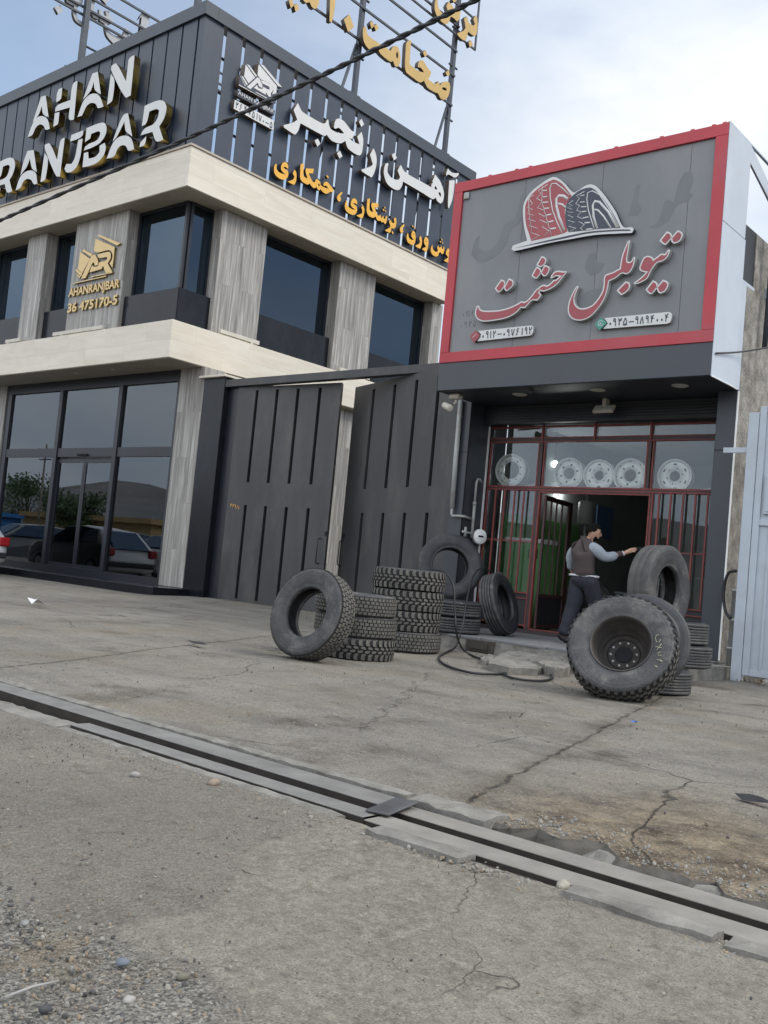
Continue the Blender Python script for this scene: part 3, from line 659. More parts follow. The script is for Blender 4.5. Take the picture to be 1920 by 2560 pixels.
# ---- gate
gt = thing('metal_gate', 'tall charcoal double leaf sheet steel gate with narrow vertical slots, standing ajar', 'gate', (-13.5, 14.2, 0))
q = MB(); q.box(-16.998, -9.9, 14.12, 14.30, 4.725, 4.885, .004); q.build('top_beam', M['gate'], gt)
def leaf(P, D, W, cols, z0, z1, za, zb, zc, zd, handle, name='gate_leaf', sw=.085):
    D = Vector((D[0], D[1], 0)).normalized(); Nn = Vector((D.y, -D.x, 0))
    Mx = Matrix((D, -Nn, Vector((0, 0, 1)))).transposed().to_4x4(); Mx.translation = (P[0], P[1], 0)
    q = MB(); T = .05
    q.box(0, W, 0, T, z0, za, 0, Mx); q.box(0, W, 0, T, zb, zc, 0, Mx); q.box(0, W, 0, T, zd, z1, 0, Mx)
    e = [0]+[v for c in cols for v in (c, c+sw)]+[W]
    for i in range(0, len(e), 2):
        q.box(e[i], e[i+1], 0, T, za, zb, 0, Mx); q.box(e[i], e[i+1], 0, T, zc, zd, 0, Mx)
    bmesh.ops.remove_doubles(q.bm, verts=q.bm.verts, dist=.0001)
    o = q.build(name, M['gate'], gt)
    MB().box(.01, W-.01, T+.02, T+.03, z0+.02, z1-.02, 0, Mx).build('slot_backing', M['hole'], o)
    hx = handle; pts = [(hx, 0, 1.02), (hx, -.07, 1.03), (hx, -.08, 1.06), (hx, -.08, 1.49), (hx, -.07, 1.52), (hx, 0, 1.53)]
    MB().tube([Mx @ Vector(p) for p in pts], .013, 8).build('handle', M['frame_blk'], o)
    MB().box(hx+.10 if hx > 1 else hx-.02, hx+.15 if hx > 1 else hx+.05, -.03, .0, 1.60, 1.68, 0, Mx).build('lock', M['frame_blk'], o)
    return o, Mx
lf, LMX = leaf((-16.62, 14.2), (2.886, .207), 2.895, [.52, 1.11, 1.70, 2.30], .065, 4.715, .115, 2.128, 2.62, 4.63, 2.74)
rf, RMX = leaf((-13.774, 14.88), (2.84, -.968), 3.93, [.725, 1.535, 2.31, 3.06], .065, 4.715, .115, 2.10, 2.58, 4.59, .10, 'gate_leaf', .105)
# ================================================================== TYRE SHOP
SL, SR, SF = -9.76, -5.226, 12.475
sh = thing('tyre_shop', 'charcoal clad tyre shop with red barred glass front, right of the gate', 'shop', (-7.5, 14.1, 0))
MB().box(SR-.28, SR, 13.45, 14.6, .201, 3.962, .004).build('pillar', M['acp'], sh)
MB().box(-10.03, SL, 13.45, 14.6, .201, 4.55, .004).build('pillar', M['acp'], sh)
for bx_ in ((SL+.001, SL+.012, 13.462, 13.474, .21, 3.95), (-10.029, SL-.001, 13.443, 13.449, 3.12, 3.128), (SR-.279, SR-.001, 13.443, 13.449, 3.12, 3.128)): MB().box(*bx_).build('panel_joint', M['hole'], sh)
MB().box(SR+.001, SR+.018, 13.44, 13.462, .21, 3.95).build('edge_trim', M['alloy_matt'], sh); MB().box(SL+.002, SL+.016, 14.02, 14.06, .3, 3.66).build('edge_trim', M['alloy_matt'], sh)
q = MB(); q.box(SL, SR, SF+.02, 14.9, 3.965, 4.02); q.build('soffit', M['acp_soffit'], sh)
q = MB(); q.box(SL, SR, SF, SF+.03, 3.972, 4.416, .003); q.build('fascia', M['acp'], sh)
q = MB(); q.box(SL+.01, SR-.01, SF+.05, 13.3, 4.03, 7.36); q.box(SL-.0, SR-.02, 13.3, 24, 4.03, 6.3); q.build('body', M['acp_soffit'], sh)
# side wall of the shop, rough plaster
q = MB(); q.box(SR-.25, SR-.005, 14.61, 24, 0, 3.96); q.box(SR-.019, SR-.004, 13.75, 24.0, 3.961, 6.28); q.box(SR-.27, SR-.003, 13.47, 14.608, .0, .2)
q.box(SR-.004, SR+.01, 13.47, 24, .05, 5.45)
q.build('side_wall', M['plaster'], sh)
MB().box(SR-.05, SR+.06, 14.2, 24, 5.46, 5.62).build('wall_coping', M['white_panel'], sh)
# roller shutter box
q = MB()
q.box(SL+.01, SR-.285, 13.86, 14.06, 3.67, 3.964)
for k in range(6): q.box(SL+.012, SR-.287, 13.845, 13.86, 3.69+k*.046, 3.728+k*.046, .006)
q.build('shutter_box', M['acp_soffit'], sh)
# shop front: red frame, glass, grilles, door
YF = 14.12
ff = MB()
def hb(x0, x1, z0, z1, y0=YF-.03, y1=YF+.03): ff.box(x0, x1, y0, y1, z0, z1, .003)
hb(SL+.015, SR-.28, 3.625, 3.655); hb(SL+.015, SR-.28, 3.448, 3.466); hb(SL+.015, SR-.28, 3.375, 3.398)
hb(SL+.015, SR-.28, 2.612, 2.640); hb(SL+.015, SR-.28, 2.566, 2.590); hb(-8.69, -6.71, 2.525, 2.548)
for x in (SL+.02, -8.775, -8.665, -6.835, -6.735, -5.53): hb(x, x+.026, 2.64, 3.376)
for x in (-8.722, -7.755, -6.79): hb(x, x+.03, 3.40, 3.79, YF-.05, YF+.01)
hb(-8.69, -8.662, .265, 2.525); hb(-6.735, -6.71, .265, 2.525); hb(-8.765, -8.742, .265, 2.566)
hb(SL+.02, SL+.045, .265, 2.566); hb(-8.69, -6.71, .262, .285)
hb(SL+.045, -8.765, .842, .868); hb(SL+.045, -8.765, .752, .772); hb(SL+.045, -8.765, .31, .33)
hb(-6.69, SR-.28, .842, .868); hb(-6.69, SR-.28, .752, .772); hb(-6.69, SR-.28, .31, .33); hb(-6.69, -6.665, .265, 2.566)
frm = ff.build('shop_front', M['red_bar'], sh)
fb = MB()
for (x0, x1, z0, z1) in ((SL+.015, SR-.28, 3.398, 3.448), (SL+.015, SR-.28, 2.590, 2.612), (-8.742, -8.69, .265, 2.56), (-8.749, -8.691, 2.64, 3.376), (-6.709, -6.69, .265, 2.56), (-6.809, -6.761, 2.64, 3.376), (-8.69, -6.71, 2.548, 2.566), (SL+.014, SR-.28, .20, .262)): fb.box(x0, x1, YF-.022, YF+.022, z0, z1)
fb.build('dark_rail', mat('dark frame paint', (.045, .03, .03), .5, var=.2), frm)
gb = MB()
for x in (-9.53, -9.345, -9.148, -8.966): gb.box(x, x+.026, YF-.075, YF-.05, .87, 2.566, .002)
gb.box(SL+.03, -8.76, YF-.05, YF-.03, 1.70, 1.72)
gb.build('grille', M['red_bar'], frm); gb = MB()
for x in (-6.56, -6.375, -6.18, -5.99, -5.80, -5.62): gb.box(x, x+.028, YF-.075, YF-.05, .87, 2.566, .002)
gb.box(-6.69, SR-.29, YF-.05, YF-.03, 1.668, 1.688); gb.build('grille', M['red_bar'], frm)
for (x0, x1) in ((SL+.045, -8.765), (-6.665, SR-.28)): MB().box(x0, x1, YF-.005, YF+.012, .33, .842).build('kick_panel', M['dark'], frm)
for (x0, x1, z0, z1) in ((SL+.05, -8.725, 3.466, 3.625), (-8.69, -7.757, 3.466, 3.625), (-7.724, -6.792, 3.466, 3.625), (-6.758, SR-.28, 3.466, 3.625), (SL+.05, -8.725, 3.655, 3.82), (-8.69, -7.757, 3.655, 3.82), (-7.724, -6.792, 3.655, 3.82), (-6.758, SR-.28, 3.655, 3.82),
        (SL+.05, -8.778, 2.64, 3.375), (-8.638, -6.838, 2.64, 3.375), (-6.705, SR-.28, 2.64, 3.375), (SL+.05, -8.768, .868, 2.56), (-6.662, SR-.28, .868, 2.56)): MB().box(x0, x1, YF+.0, YF+.006, z0, z1).build('pane', M['glass_shop'], frm)
# open door leaf, hinged at the left post and swung inwards
dl = MB(); DM = Matrix.Translation((-8.60, YF+.04, 0)) @ Matrix.Rotation(R(99), 4, 'Z')
def db(x0, x1, z0, z1, t=.04): dl.box(x0, x1, -.02, t-.02, z0, z1, .003, DM)
db(0, .05, .29, 2.50); db(1.10, 1.26, .29, 2.50); db(.05, 1.10, 2.42, 2.50); db(.05, 1.10, .29, .36); db(.05, 1.10, .80, .86)
for s_ in (.28, .52, .78): db(s_, s_+.02, .86, 2.42, .03)
dr_ = dl.build('door', mat('dark red brown door', (.055, .02, .02), .5, var=.2), sh)
MB().box(.05, 1.10, .0, .008, .36, .80, 0, DM).build('kick_panel', M['dark'], dr_)
# room behind
q = MB(); q.box(SL-.02, SL-.005, 14.65, 21, .2, 3.95); q.box(SR-.27, SR-.255, 14.65, 21, .2, 3.95); q.box(SL, SR-.27, 21, 21.1, .2, 3.95); q.box(SL, SR-.27, 14.62, 21, 3.93, 3.96); q.build('interior_wall', M['interior'], sh)
MB().box(SL, SR-.27, 14.1, 21, .195, .235).build('interior_floor', mat('oily floor', (.05, .048, .045), .55, var=.4, scale=3), sh)
MB().box(SL+.001, SL+.012, 14.66, 17.4, .24, 2.24).build('green_dado', M['green'], sh)
MB().box(-9.7, SR-.3, 14.26, 14.55, 2.60, 2.655).build('display_shelf', M['red_bar'], sh)
for i, (x0, x1) in enumerate(((-9.64, -8.83), (-8.6, -6.9), (-6.66, -5.66))):
    q = MB(); n_ = 10; q.tube([(x0+(x1-x0)*k/n_, 14.24, 2.690-.045*math.sin(math.pi*k/n_)) for k in range(n_+1)], .008, 6); q.build('led_strip', M['white'], sh)
# soffit fittings
def downlight(x, y):
    t = thing('downlight', 'round recessed downlight in the dark soffit over the shop door', 'downlight', (x, y, 3.964), group='downlights in the shop soffit')
    q = MB(); q.lathe([(.085, 0), (.115, 0), (.118, .008), (.105, .014), (.085, .01)], 28, Matrix.Translation((x, y, 3.9645)) @ Matrix.Rotation(R(-90), 4, 'X'), closed=True); q.build('ring', M['offwhite'], t)
    q = MB(); q.lathe([(0, .003), (.084, .003)], 28, Matrix.Translation((x, y, 3.9645)) @ Matrix.Rotation(R(-90), 4, 'X')); q.build('lens', M['lampwhite'], t)
    return t
for d_, lb in zip((downlight(-8.52, 13.0), downlight(-7.14, 12.97), downlight(-5.86, 12.96)), ('leftmost', 'middle', 'rightmost')):
    d_['label'] = lb + ' of three round recessed lights in the dark shop soffit'
t = thing('floodlight', 'flat rectangular white floodlight under the shop soffit above the door', 'floodlight', (-7.36, 13.65, 3.8))
FM = Matrix.Translation((-7.36, 13.62, 3.80)) @ Matrix.Rotation(R(-38), 4, 'X')
MB().box(-.17, .17, -.03, .02, -.07, .07, .006, FM).build('housing', M['offwhite'], t); MB().box(-.14, .14, -.034, -.0305, -.045, .05, 0, FM).build('lens', M['lampwhite'], t)
MB().box(-7.39, -7.33, 13.6, 13.72, 3.84, 3.964).build('bracket', M['offwhite'], t)
t = thing('sensor', 'small white sensor box at the top of the right shop pillar', 'sensor', (-5.56, 13.8, 3.6))
MB().box(-5.62, -5.512, 13.72, 13.80, 3.715, 3.80, .02).build('housing', M['offwhite'], t)
# CCTV camera
t = thing('cctv_camera', 'white bullet security camera under the left corner of the shop fascia', 'camera', (-9.55, 12.75, 3.97))
q = MB(); q.box(-9.67, -9.47, 12.66, 12.82, 3.875, 3.964, .025); q.build('junction_box', M['offwhite'], t)
q = MB(); q.tube([(-9.56, 12.74, 3.88), (-9.56, 12.74, 3.83), (-9.58, 12.73, 3.79)], .022, 10); q.build('swivel', M['offwhite'], t)
CM = Matrix.Translation((-9.66, 12.66, 3.74)) @ Matrix.Rotation(R(150), 4, 'Z') @ Matrix.Rotation(R(72), 4, 'Y')
q = MB(); q.lathe([(0, -.13), (.05, -.13), (.056, -.125), (.056, .12), (.05, .13), (0, .13)], 20, CM @ Matrix.Rotation(R(90), 4, 'X')); q.build('barrel', M['offwhite'], t)
q = MB(); q.lathe([(0, .131), (.036, .131), (.036, .126)], 16, CM @ Matrix.Rotation(R(90), 4, 'X')); q.build('lens', M['hole'], t)
# gas pipes and meter
t = thing('gas_pipe', 'pale grey gas pipe running down the left shop pillar with a side branch', 'pipe', (-9.9, 13.4, 1.7))
q = MB(); q.tube([(-9.945, 13.39, 4.0), (-9.94, 13.39, 3.0), (-9.925, 13.39, 2.16)], .042, 12); q.build('riser', M['galv'], t)
q = MB(); q.tube([(-9.925, 13.39, 2.18), (-9.925, 13.39, 2.06), (-9.905, 13.39, 2.03), (-9.72, 13.40, 2.03), (-9.70, 13.45, 2.03), (-9.70, 13.66, 2.01)], .023, 10); q.build('elbow', M['galv'], t)
q = MB(); q.tube([(-9.705, 13.72, 1.70), (-9.705, 13.72, 2.30)], .026, 10); q.tube([(-9.705, 13.72, 2.28), (-9.705, 13.72, 2.64), (-9.705, 13.75, 2.70), (-9.705, 13.82, 2.70), (-9.705, 13.85, 2.66)], .022, 10); q.tube([(-9.705, 13.72, 2.25), (-9.705, 13.72, 2.31)], .034, 10); q.build('branch', M['galv'], t)
q = MB(); q.tube([(-9.705, 13.45, 1.78), (-9.705, 13.86, 1.76)], .02, 8); q.tube([(-9.70, 13.52, 1.70), (-9.70, 13.52, 1.86)], .024, 8); q.build('valve', M['galv'], t)
t = thing('gas_meter', 'round silver gas meter on the left wall beside the barred window', 'meter', (-9.66, 13.86, 1.7))
q = MB(); q.lathe([(0, -.05), (.115, -.05), (.128, -.035), (.128, .03), (.11, .045), (0, .045)], 28, Matrix.Translation((-9.66, 13.88, 1.73)) @ Matrix.Rotation(R(65), 4, 'Z')); q.build('body', M['alloy_matt'], t)
q = MB(); q.box(-.05, .05, -.058, -.05, -.01, .02, 0, Matrix.Translation((-9.66, 13.88, 1.73)) @ Matrix.Rotation(R(65), 4, 'Z')); q.build('dial', M['hole'], t)
# ---- sign box on the shop
sg = thing('shop_sign', 'large grey projecting shop sign in a red frame with a tyre emblem and Persian lettering', 'sign', (-7.5, 12.475, 3.97))
q = MB(); zt, zb = 7.40, 4.418
q.box(SL, SR, SF-.02, SF+.05, 7.235, zt, .004); q.box(SL, SR, SF-.02, SF+.05, zb, 4.583, .004)
q.box(SL, SL+.165, SF-.02, SF+.05, 4.584, 7.234, .004); q.box(SR-.172, SR, SF-.02, SF+.05, 4.584, 7.234, .004)
q.build('red_frame', M['red_frame'], sg)
q = MB(); e = [SL+.166, -8.404, -7.076, -5.741, SR-.173]
for a, c in zip(e[:-1], e[1:]): q.box(a+.003, c-.003, SF+.02, SF+.03, 4.585, 7.233)
q.build('panel', M['sign_grey'], sg)
MB().box(SL+.17, SR-.17, SF+.031, SF+.045, 4.585, 7.233).build('panel_backing', M['hole'], sg)
for x in (-9.1, -8.6, -8.35, -6.9, -6.2, -5.75, -5.45, -5.3): MB().box(x-.03, x+.03, SF-.0, SF+.05, 7.401, 7.43, .008).build('fixing', M['red_frame'], sg)
MB().box(SL+.19, SL+.29, SF-.02, SF+.018, 7.10, 7.21, .01).build('junction_box', M['galv'], sg)
q = MB(); q.box(SR+.001, SR+.012, SF-.01, 13.30, 3.955, 6.05, .003); q.box(SR+.001, SR+.012, SF-.01, 13.27, 6.056, 7.40, .003); q.build('side_panel', M['white_panel'], sg)
q = MB(); q.box(SR-.004, SR+.008, 13.305, 13.76, 3.965, 5.50, .003); q.build('rear_side_panel', mat('greyer white panel', (.42, .465, .52), .4, var=.06), sg)
q = MB(); q.prism([(SR+.002, 13.28, 7.40), (SR+.002, 13.28, 7.16), (SR+.002, 13.71, 7.03), (SR+.002, 14.6, 6.75), (SR+.002, 14.6, 6.95)], (-.03, 0, 0)); q.box(SR-.03, SR+.01, SF+.0, 14.6, 7.401, 7.42); q.build('top_flashing', M['white_panel'], sg)
q = MB(); q.tube([(SR+.03, SF-.01, 3.95), (SR+.03, 13.1, 3.955), (SR+.03, 13.32, 3.95)], .012, 6); q.build('edge_trim', M['alloy_matt'], sg)
# ---- dark sheeting and poles on the roof behind the sign
t = thing('roof_tarpaulin', 'dark sagging tarpaulin over a frame on the roof behind the sign', 'tarpaulin', (-5.6, 15, 5.6))
bm = bmesh.new(); rows = []
for i in range(15):
    row = []
    for k in range(13):
        u, v = i/14, k/12
        row.append(bm.verts.new((-5.30-.35*math.sin(u*3.1)*(1-v) + .05*fbm(u*3, v*3, 1.5), 13.4+2.2*u, 5.45 + (6.35-5.45-.18*math.sin(u*5))*v + .05*fbm(u*4, v*2, 2, 3))))
    rows.append(row)
for i in range(14):
    for k in range(12): f = bm.faces.new((rows[i][k], rows[i+1][k], rows[i+1][k+1], rows[i][k+1])); f.smooth = True
q = MB(); q.bm.free(); q.bm = bm; q.build('sheet', M['tarp'], t, fixn=False)
q = MB(); q.tube([(-5.12, 14.05, 4.7), (-5.10, 14.07, 7.0)], .04, 8); q.tube([(-5.1, 13.75, 7.02), (-5.1, 15.5, 6.7)], .035, 8); q.tube([(-5.05, 14.1, 6.7), (-5.03, 14.02, 6.3), (-5.06, 14.1, 5.9), (-5.04, 14.2, 5.5)], .03, 7); q.build('pole', M['steel_dark'], t)
# ---- raised step of the shop
st = thing('shop_step', 'raised concrete step with grey stone tread in front of the tyre shop', 'step', (-7.3, 12.5, 0))
bm = bmesh.new(); xs_ = rng(-10.2, -4.95, .12); top = []; bot = []
r_ = random.Random(4)
for x in xs_:
    yf = 11.50 + .03*fbm(x, 0, 1.2) + r_.uniform(-.012, .012) - (.14*sstep(-5.5, -5.0, x))
    top.append(bm.verts.new((x, yf+.015, .165))); bot.append(bm.verts.new((x, yf-.02+r_.uniform(-.02, .02), -.05)))
tb = [bm.verts.new((x, 14.6, .165)) for x in xs_]
for i in range(len(xs_)-1):
    bm.faces.new((top[i], top[i+1], tb[i+1], tb[i])); bm.faces.new((bot[i], bot[i+1], top[i+1], top[i]))
bm.faces.new((bot[-1], bm.verts.new((-4.93, 14.6, -.05)), tb[-1], top[-1])); bm.faces.new((bot[0], top[0], tb[0], bm.verts.new((-10.2, 14.6, -.05))))
q = MB(); q.bm.free(); q.bm = bm; q.build('base', M['kerb'], st)
q = MB()
for k in range(9):
    x0 = -10.0 + k*.535; q.box(x0, x0+.53, 11.52+r_.uniform(-.02, .03), 14.58, .1655, .199+r_.uniform(-.001, .001), .004)
q.build('tread', mat('grey stone tread', (.17, .172, .178), .55, var=.15, scale=3, dirt=(.10, .097, .09), dirt_amt=.6, dscale=3, bump=.1), st)
q = MB(); q.box(-8.02, -7.58, 11.42, 11.52, .01, .17, .004); q.box(-7.95, -7.65, 11.405, 11.42, .05, .13); q.build('vent', mat('rusty vent', (.05, .042, .036), .7, var=.3, scale=9), st)
# broken concrete in front of the step
def slab(pts, z, label, thick=.09, seed=1, mt=None):
    r = random.Random(seed); bm = bmesh.new()
    loop = []
    for i in range(len(pts)):
        a = G(*pts[i], z); c = G(*pts[(i+1) % len(pts)], z)
        for k in range(5):
            p = a.lerp(c, k/5); loop.append((p.x+r.uniform(-.018, .018), p.y+r.uniform(-.018, .018), z*(1.0) + r.uniform(-.006, .006)))
    tv = [bm.verts.new(p) for p in loop]; bv = [bm.verts.new((p[0]+r.uniform(-.02, .02), p[1]-.01, -.04)) for p in loop]
    n = len(tv); cx = sum(p[0] for p in loop)/n; cy = sum(p[1] for p in loop)/n; prev = tv
    for sc_ in (.72, .40):
        cur = [bm.verts.new((cx+(p[0]-cx)*sc_, cy+(p[1]-cy)*sc_, z*1.06 + r.uniform(-.012, .016))) for p in loop]
        for i in range(n): bm.faces.new((prev[i], prev[(i+1) % n], cur[(i+1) % n], cur[i]))
        prev = cur
    bm.faces.new(prev)
    for i in range(n): bm.faces.new((tv[i], bv[i], bv[(i+1) % n], tv[(i+1) % n]))
    bmesh.ops.triangulate(bm, faces=[f for f in bm.faces if len(f.verts) > 4]); bmesh.ops.recalc_face_normals(bm, faces=bm.faces)
    me = bpy.data.meshes.new('concrete_chunk'); bm.to_mesh(me); bm.free(); me.materials.append(mt or M['kerb'])
    o = link('concrete_chunk', me); own_origin(o); return tag(o, label, 'concrete chunk', 'broken concrete in front of the step')
slab([(1216, 1656), (1258, 1630), (1310, 1612), (1398, 1632), (1345, 1652), (1325, 1656), (1348, 1672), (1270, 1668)], .085, 'largest flat broken slab leaning on the front of the shop step', seed=2)
slab([(1342, 1655), (1366, 1642), (1398, 1640), (1424, 1648), (1420, 1668), (1390, 1672), (1365, 1664)], .105, 'middle block of broken concrete left of the big wheel', seed=3)
slab([(1328, 1659), (1350, 1655), (1362, 1662), (1352, 1672), (1334, 1668)], .07, 'small wedge of broken concrete beside the hose loop', seed=5)
slab([(1204, 1642), (1222, 1634), (1238, 1640), (1226, 1652), (1208, 1652)], .05, 'small broken lump beneath the vent in the step', seed=6)
# ---- pale blue grey shed front at the right
gg = thing('sheet_metal_gate', 'pale blue grey painted sheet steel gate at the right edge', 'gate', (-4.2, 13.0, 0))
MB().box(-4.872, -4.735, 12.98, 13.10, .0, 3.55, .006).build('post', M['shed'], gg)
q = MB(); q.box(-4.728, -4.64, 12.99, 13.06, .09, 3.63, .004); q.box(-4.639, -3.0, 13.0, 13.05, .09, .17, .004); q.box(-4.639, -3.0, 13.0, 13.05, 3.55, 3.63, .004); q.box(-4.639, -3.0, 12.99, 13.05, 2.05, 2.13, .004)
q.build('leaf_frame', M['shed'], gg)
q = MB()
xx = -4.639
while xx < -3.0:
    q.box(xx, xx+.12, 13.02, 13.04, .171, 3.549); q.box(xx+.12, xx+.155, 13.0, 13.04, .171, 3.549, .004); xx += .155
q.build('sheet', M['shed'], gg)
q = MB(); q.box(-4.60, -4.2, 12.975, 13.0, 2.20, 2.72, .006); q.box(-4.57, -4.2, 12.965, 12.975, 2.235, 2.70); q.build('hatch', M['shed'], gg)
MB().box(-5.2, -4.873, 13.02, 13.07, 3.02, 3.09).build('wall_bracket', M['shed'], gg)
# far wall and roofs seen beyond
t = thing('back_wall', 'rough plastered wall behind the pale shed gate', 'wall', (-2, 15.5, 0))
MB().box(-5.2, 6, 15.6, 15.9, 0, 4.3).build('wall', M['plaster'], t)
# ================================================================== SIGNS
class YPlane:
    def __init__(s, y): s.y = y
    def uv(s, px, py, d=0.0): p = PY(px, py, s.y-d); return (p.x, p.z)
    def w(s, u, v, d): return Vector((u, s.y - d, v))
class XPlane:
    def __init__(s, x): s.x = x
    def uv(s, px, py, d=0.0): p = PX(px, py, s.x+d); return (p.y, p.z)
    def w(s, u, v, d): return Vector((s.x + d, u, v))
def smooth(pts, n=4, ang=52):
    m = len(pts); V = [Vector((p[0], p[1])) for p in pts]; out = []; cor = []
    for i in range(m):
        a = V[i]-V[i-1]; b = V[(i+1) % m]-V[i]
        cor.append(a.length < 1e-6 or b.length < 1e-6 or math.degrees(a.angle(b)) > ang)
    for i in range(m):
        p0, p1, p2, p3 = V[i-1], V[i], V[(i+1) % m], V[(i+2) % m]
        L_ = (p2-p1).length
        def tan(a, b, c, corner, other):
            if corner: return other - b if False else None
            t = (c-a); return t.normalized()*L_ if t.length > 1e-9 else None
        t1 = None if cor[i] else (p2-p0).normalized()*L_
        t2 = None if cor[(i+1) % m] else (p3-p1).normalized()*L_
        if t1 is None and t2 is None: out.append(p1); continue
        if t1 is None: t1 = (p2-p1)
        if t2 is None: t2 = (p2-p1)
        for k in range(n):
            t = k/n; h = (2*t**3-3*t*t+1, t**3-2*t*t+t, -2*t**3+3*t*t, t**3-t*t)
            out.append(p1*h[0]+t1*h[1]+p2*h[2]+t2*h[3])
    return out
def zm(region, pts): ox, oy, s = region; return [(ox+x*s, oy+y*s) for x, y in pts]
def solid(name, plane, outlines, d0, d1, face, side, parent, offset=0.0, sm=True, bevel=0.0):
    """outlines in photo coordinates (first = outer, rest = holes / separate islands) -> solid between distances d0..d1 off the plane"""
    cu = bpy.data.curves.new(name, 'CURVE'); cu.dimensions = '2D'; cu.fill_mode = 'BOTH'
    cu.extrude = (d1-d0)/2; cu.offset = offset
    for ol in outlines:
        uv = [plane.uv(*p, d1) for p in ol]
        if sm: uv = smooth(uv)
        sp = cu.splines.new('POLY'); sp.points.add(len(uv)-1); sp.use_cyclic_u = True
        for q, p in zip(sp.points, uv): q.co = (p[0], p[1], 0, 1)
    return _curve_mesh(name, cu, plane, d0, d1, face, side, parent)
def _curve_mesh(name, cu, plane, d0, d1, face, side, parent, T=None):
    ob = bpy.data.objects.new('tmp_curve', cu); C.objects.link(ob)
    dg = bpy.context.evaluated_depsgraph_get(); me = bpy.data.meshes.new_from_object(ob.evaluated_get(dg))
    bpy.data.objects.remove(ob); bpy.data.curves.remove(cu)
    o = wloc(parent) if parent else Vector((0, 0, 0)); mid = (d0+d1)/2
    me.materials.clear(); me.materials.append(face); me.materials.append(side)
    for p in me.polygons: p.material_index = 0 if abs(p.normal.z) > .7 else 1
    for v in me.vertices:
        c = v.co if T is None else T(v.co)
        v.co = plane.w(c[0], c[1], mid + c[2]) - o
    me.name = name; me.update()
    return link(name, me, parent)
def text(name, body, plane, c0, c1, h, d0, d1, face, side, parent, off=.0, shear=0.0):
    """latin lettering fitted between two photo points on its baseline, cap height h photo pixels"""
    a = Vector(plane.uv(*c0, d1)); b_ = Vector(plane.uv(*c1, d1)); top = Vector(plane.uv(c0[0]+h*.1, c0[1]-h, d1)); H = top.y-a.y
    cu = bpy.data.curves.new(name, 'FONT'); cu.body = body; cu.extrude = (d1-d0)/2; cu.offset = off; cu.shear = shear; cu.size = 1.0
    ob = bpy.data.objects.new('tmp_text', cu); C.objects.link(ob); dg = bpy.context.evaluated_depsgraph_get()
    bb = [Vector(q) for q in ob.evaluated_get(dg).bound_box]; x0 = min(q.x for q in bb); x1 = max(q.x for q in bb); y1 = max(q.y for q in bb); y0 = min(q.y for q in bb)
    me = bpy.data.meshes.new_from_object(ob.evaluated_get(dg)); bpy.data.objects.remove(ob); bpy.data.curves.remove(cu)
    me.materials.clear(); me.materials.append(face); me.materials.append(side); o = wloc(parent); mid = (d0+d1)/2
    for p in me.polygons: p.material_index = 0 if abs(p.normal.z) > .7 else 1
    D = b_-a
    for v in me.vertices:
        t = (v.co.x-x0)/(x1-x0); u = a.x+D.x*t; vv = a.y + D.y*t + (v.co.y-max(y0, -.02))/.73*H
        v.co = plane.w(u, vv, mid+v.co.z) - o
    me.name = name; me.update(); return link(name, me, parent)
DIG = {'1': [[(-.08, 1), (.04, .75), (.05, 0)]], '2': [[(-.1, 0), (-.16, .6), (-.34, 1)], [(-.2, .74), (-.05, .62), (.15, .68), (.27, .82), (.3, 1)]],
 '3': [[(-.14, 0), (-.2, .6), (-.4, 1)], [(-.25, .74), (-.12, .64), (0, .74), (.02, .95)], [(.02, .76), (.14, .65), (.29, .76), (.35, 1)]],
 '4': [[(-.14, 0), (-.2, .6), (-.36, 1)], [(-.22, .66), (-.05, .56), (.12, .6), (.3, .58)], [(.32, .95), (.14, 1), (.0, .85), (.08, .62)]],
 '5': [[(0, 1), (-.24, .65), (-.38, .25), (-.26, .02), (-.06, .08), (0, .25), (.06, .08), (.26, .02), (.38, .25), (.24, .65), (0, 1)]],
 '6': [[(.3, .95), (.06, 1), (-.18, .85), (-.1, .64), (.26, .64)], [(.1, .62), (-.12, .35), (-.3, 0)]], '7': [[(-.35, 1), (0, .04), (.35, 1)]], '8': [[(-.35, 0), (0, .96), (.35, 0)]],
 '9': [[(.18, .7), (-.05, .62), (-.25, .72), (-.2, .94), (.03, 1), (.2, .85), (.2, .5), (.28, 0)]], '-': [[(-.6, .45), (.6, .45)]], '0': [[(-.1, .4), (0, .52), (.1, .4), (0, .28), (-.1, .4)]], '/': [[(-.3, 0), (.3, 1)]]}
def digits(name, s, plane, cent, hpx, d, m, parent, wgt=.085, asp=.62):
    q = MB()
    for ch, (cx, cy) in zip(s, cent):
        u, v = plane.uv(cx, cy, d); _, v1 = plane.uv(cx, cy-hpx/2, d); _, v0 = plane.uv(cx, cy+hpx/2, d); H = v1-v0; W = H*asp
        for st in DIG[ch]:
            pts = smooth_open([(u+x*W, v+(y-.5)*H) for x, y in st])
            n0 = len(q.bm.verts); q.tube([(a, b_, 0) for a, b_ in pts], H*wgt, 6)
            if ch == '0': q.bm.verts.ensure_lookup_table(); q.face([(u+x*W, v+(y-.5)*H, H*wgt*.9) for x, y in st[:-1]])
    o = wloc(parent)
    for v in q.bm.verts: v.co = plane.w(v.co.x, v.co.y, d + max(-.003, min(.003, v.co.z*.2))) - o
    return q.build(name, m, parent, local=True)
def smooth_open(p, n=3):
    V = [Vector(a) for a in p]; out = []
    for i in range(len(V)-1):
        p0 = V[max(0, i-1)]; p1 = V[i]; p2 = V[i+1]; p3 = V[min(len(V)-1, i+2)]
        for k in range(n):
            t = k/n; out.append(.5*((2*p1)+(p2-p0)*t+(2*p0-5*p1+4*p2-p3)*t*t+(3*p1-p0-3*p2+p3)*t**3))
    out.append(V[-1]); return [(a.x, a.y) for a in out]

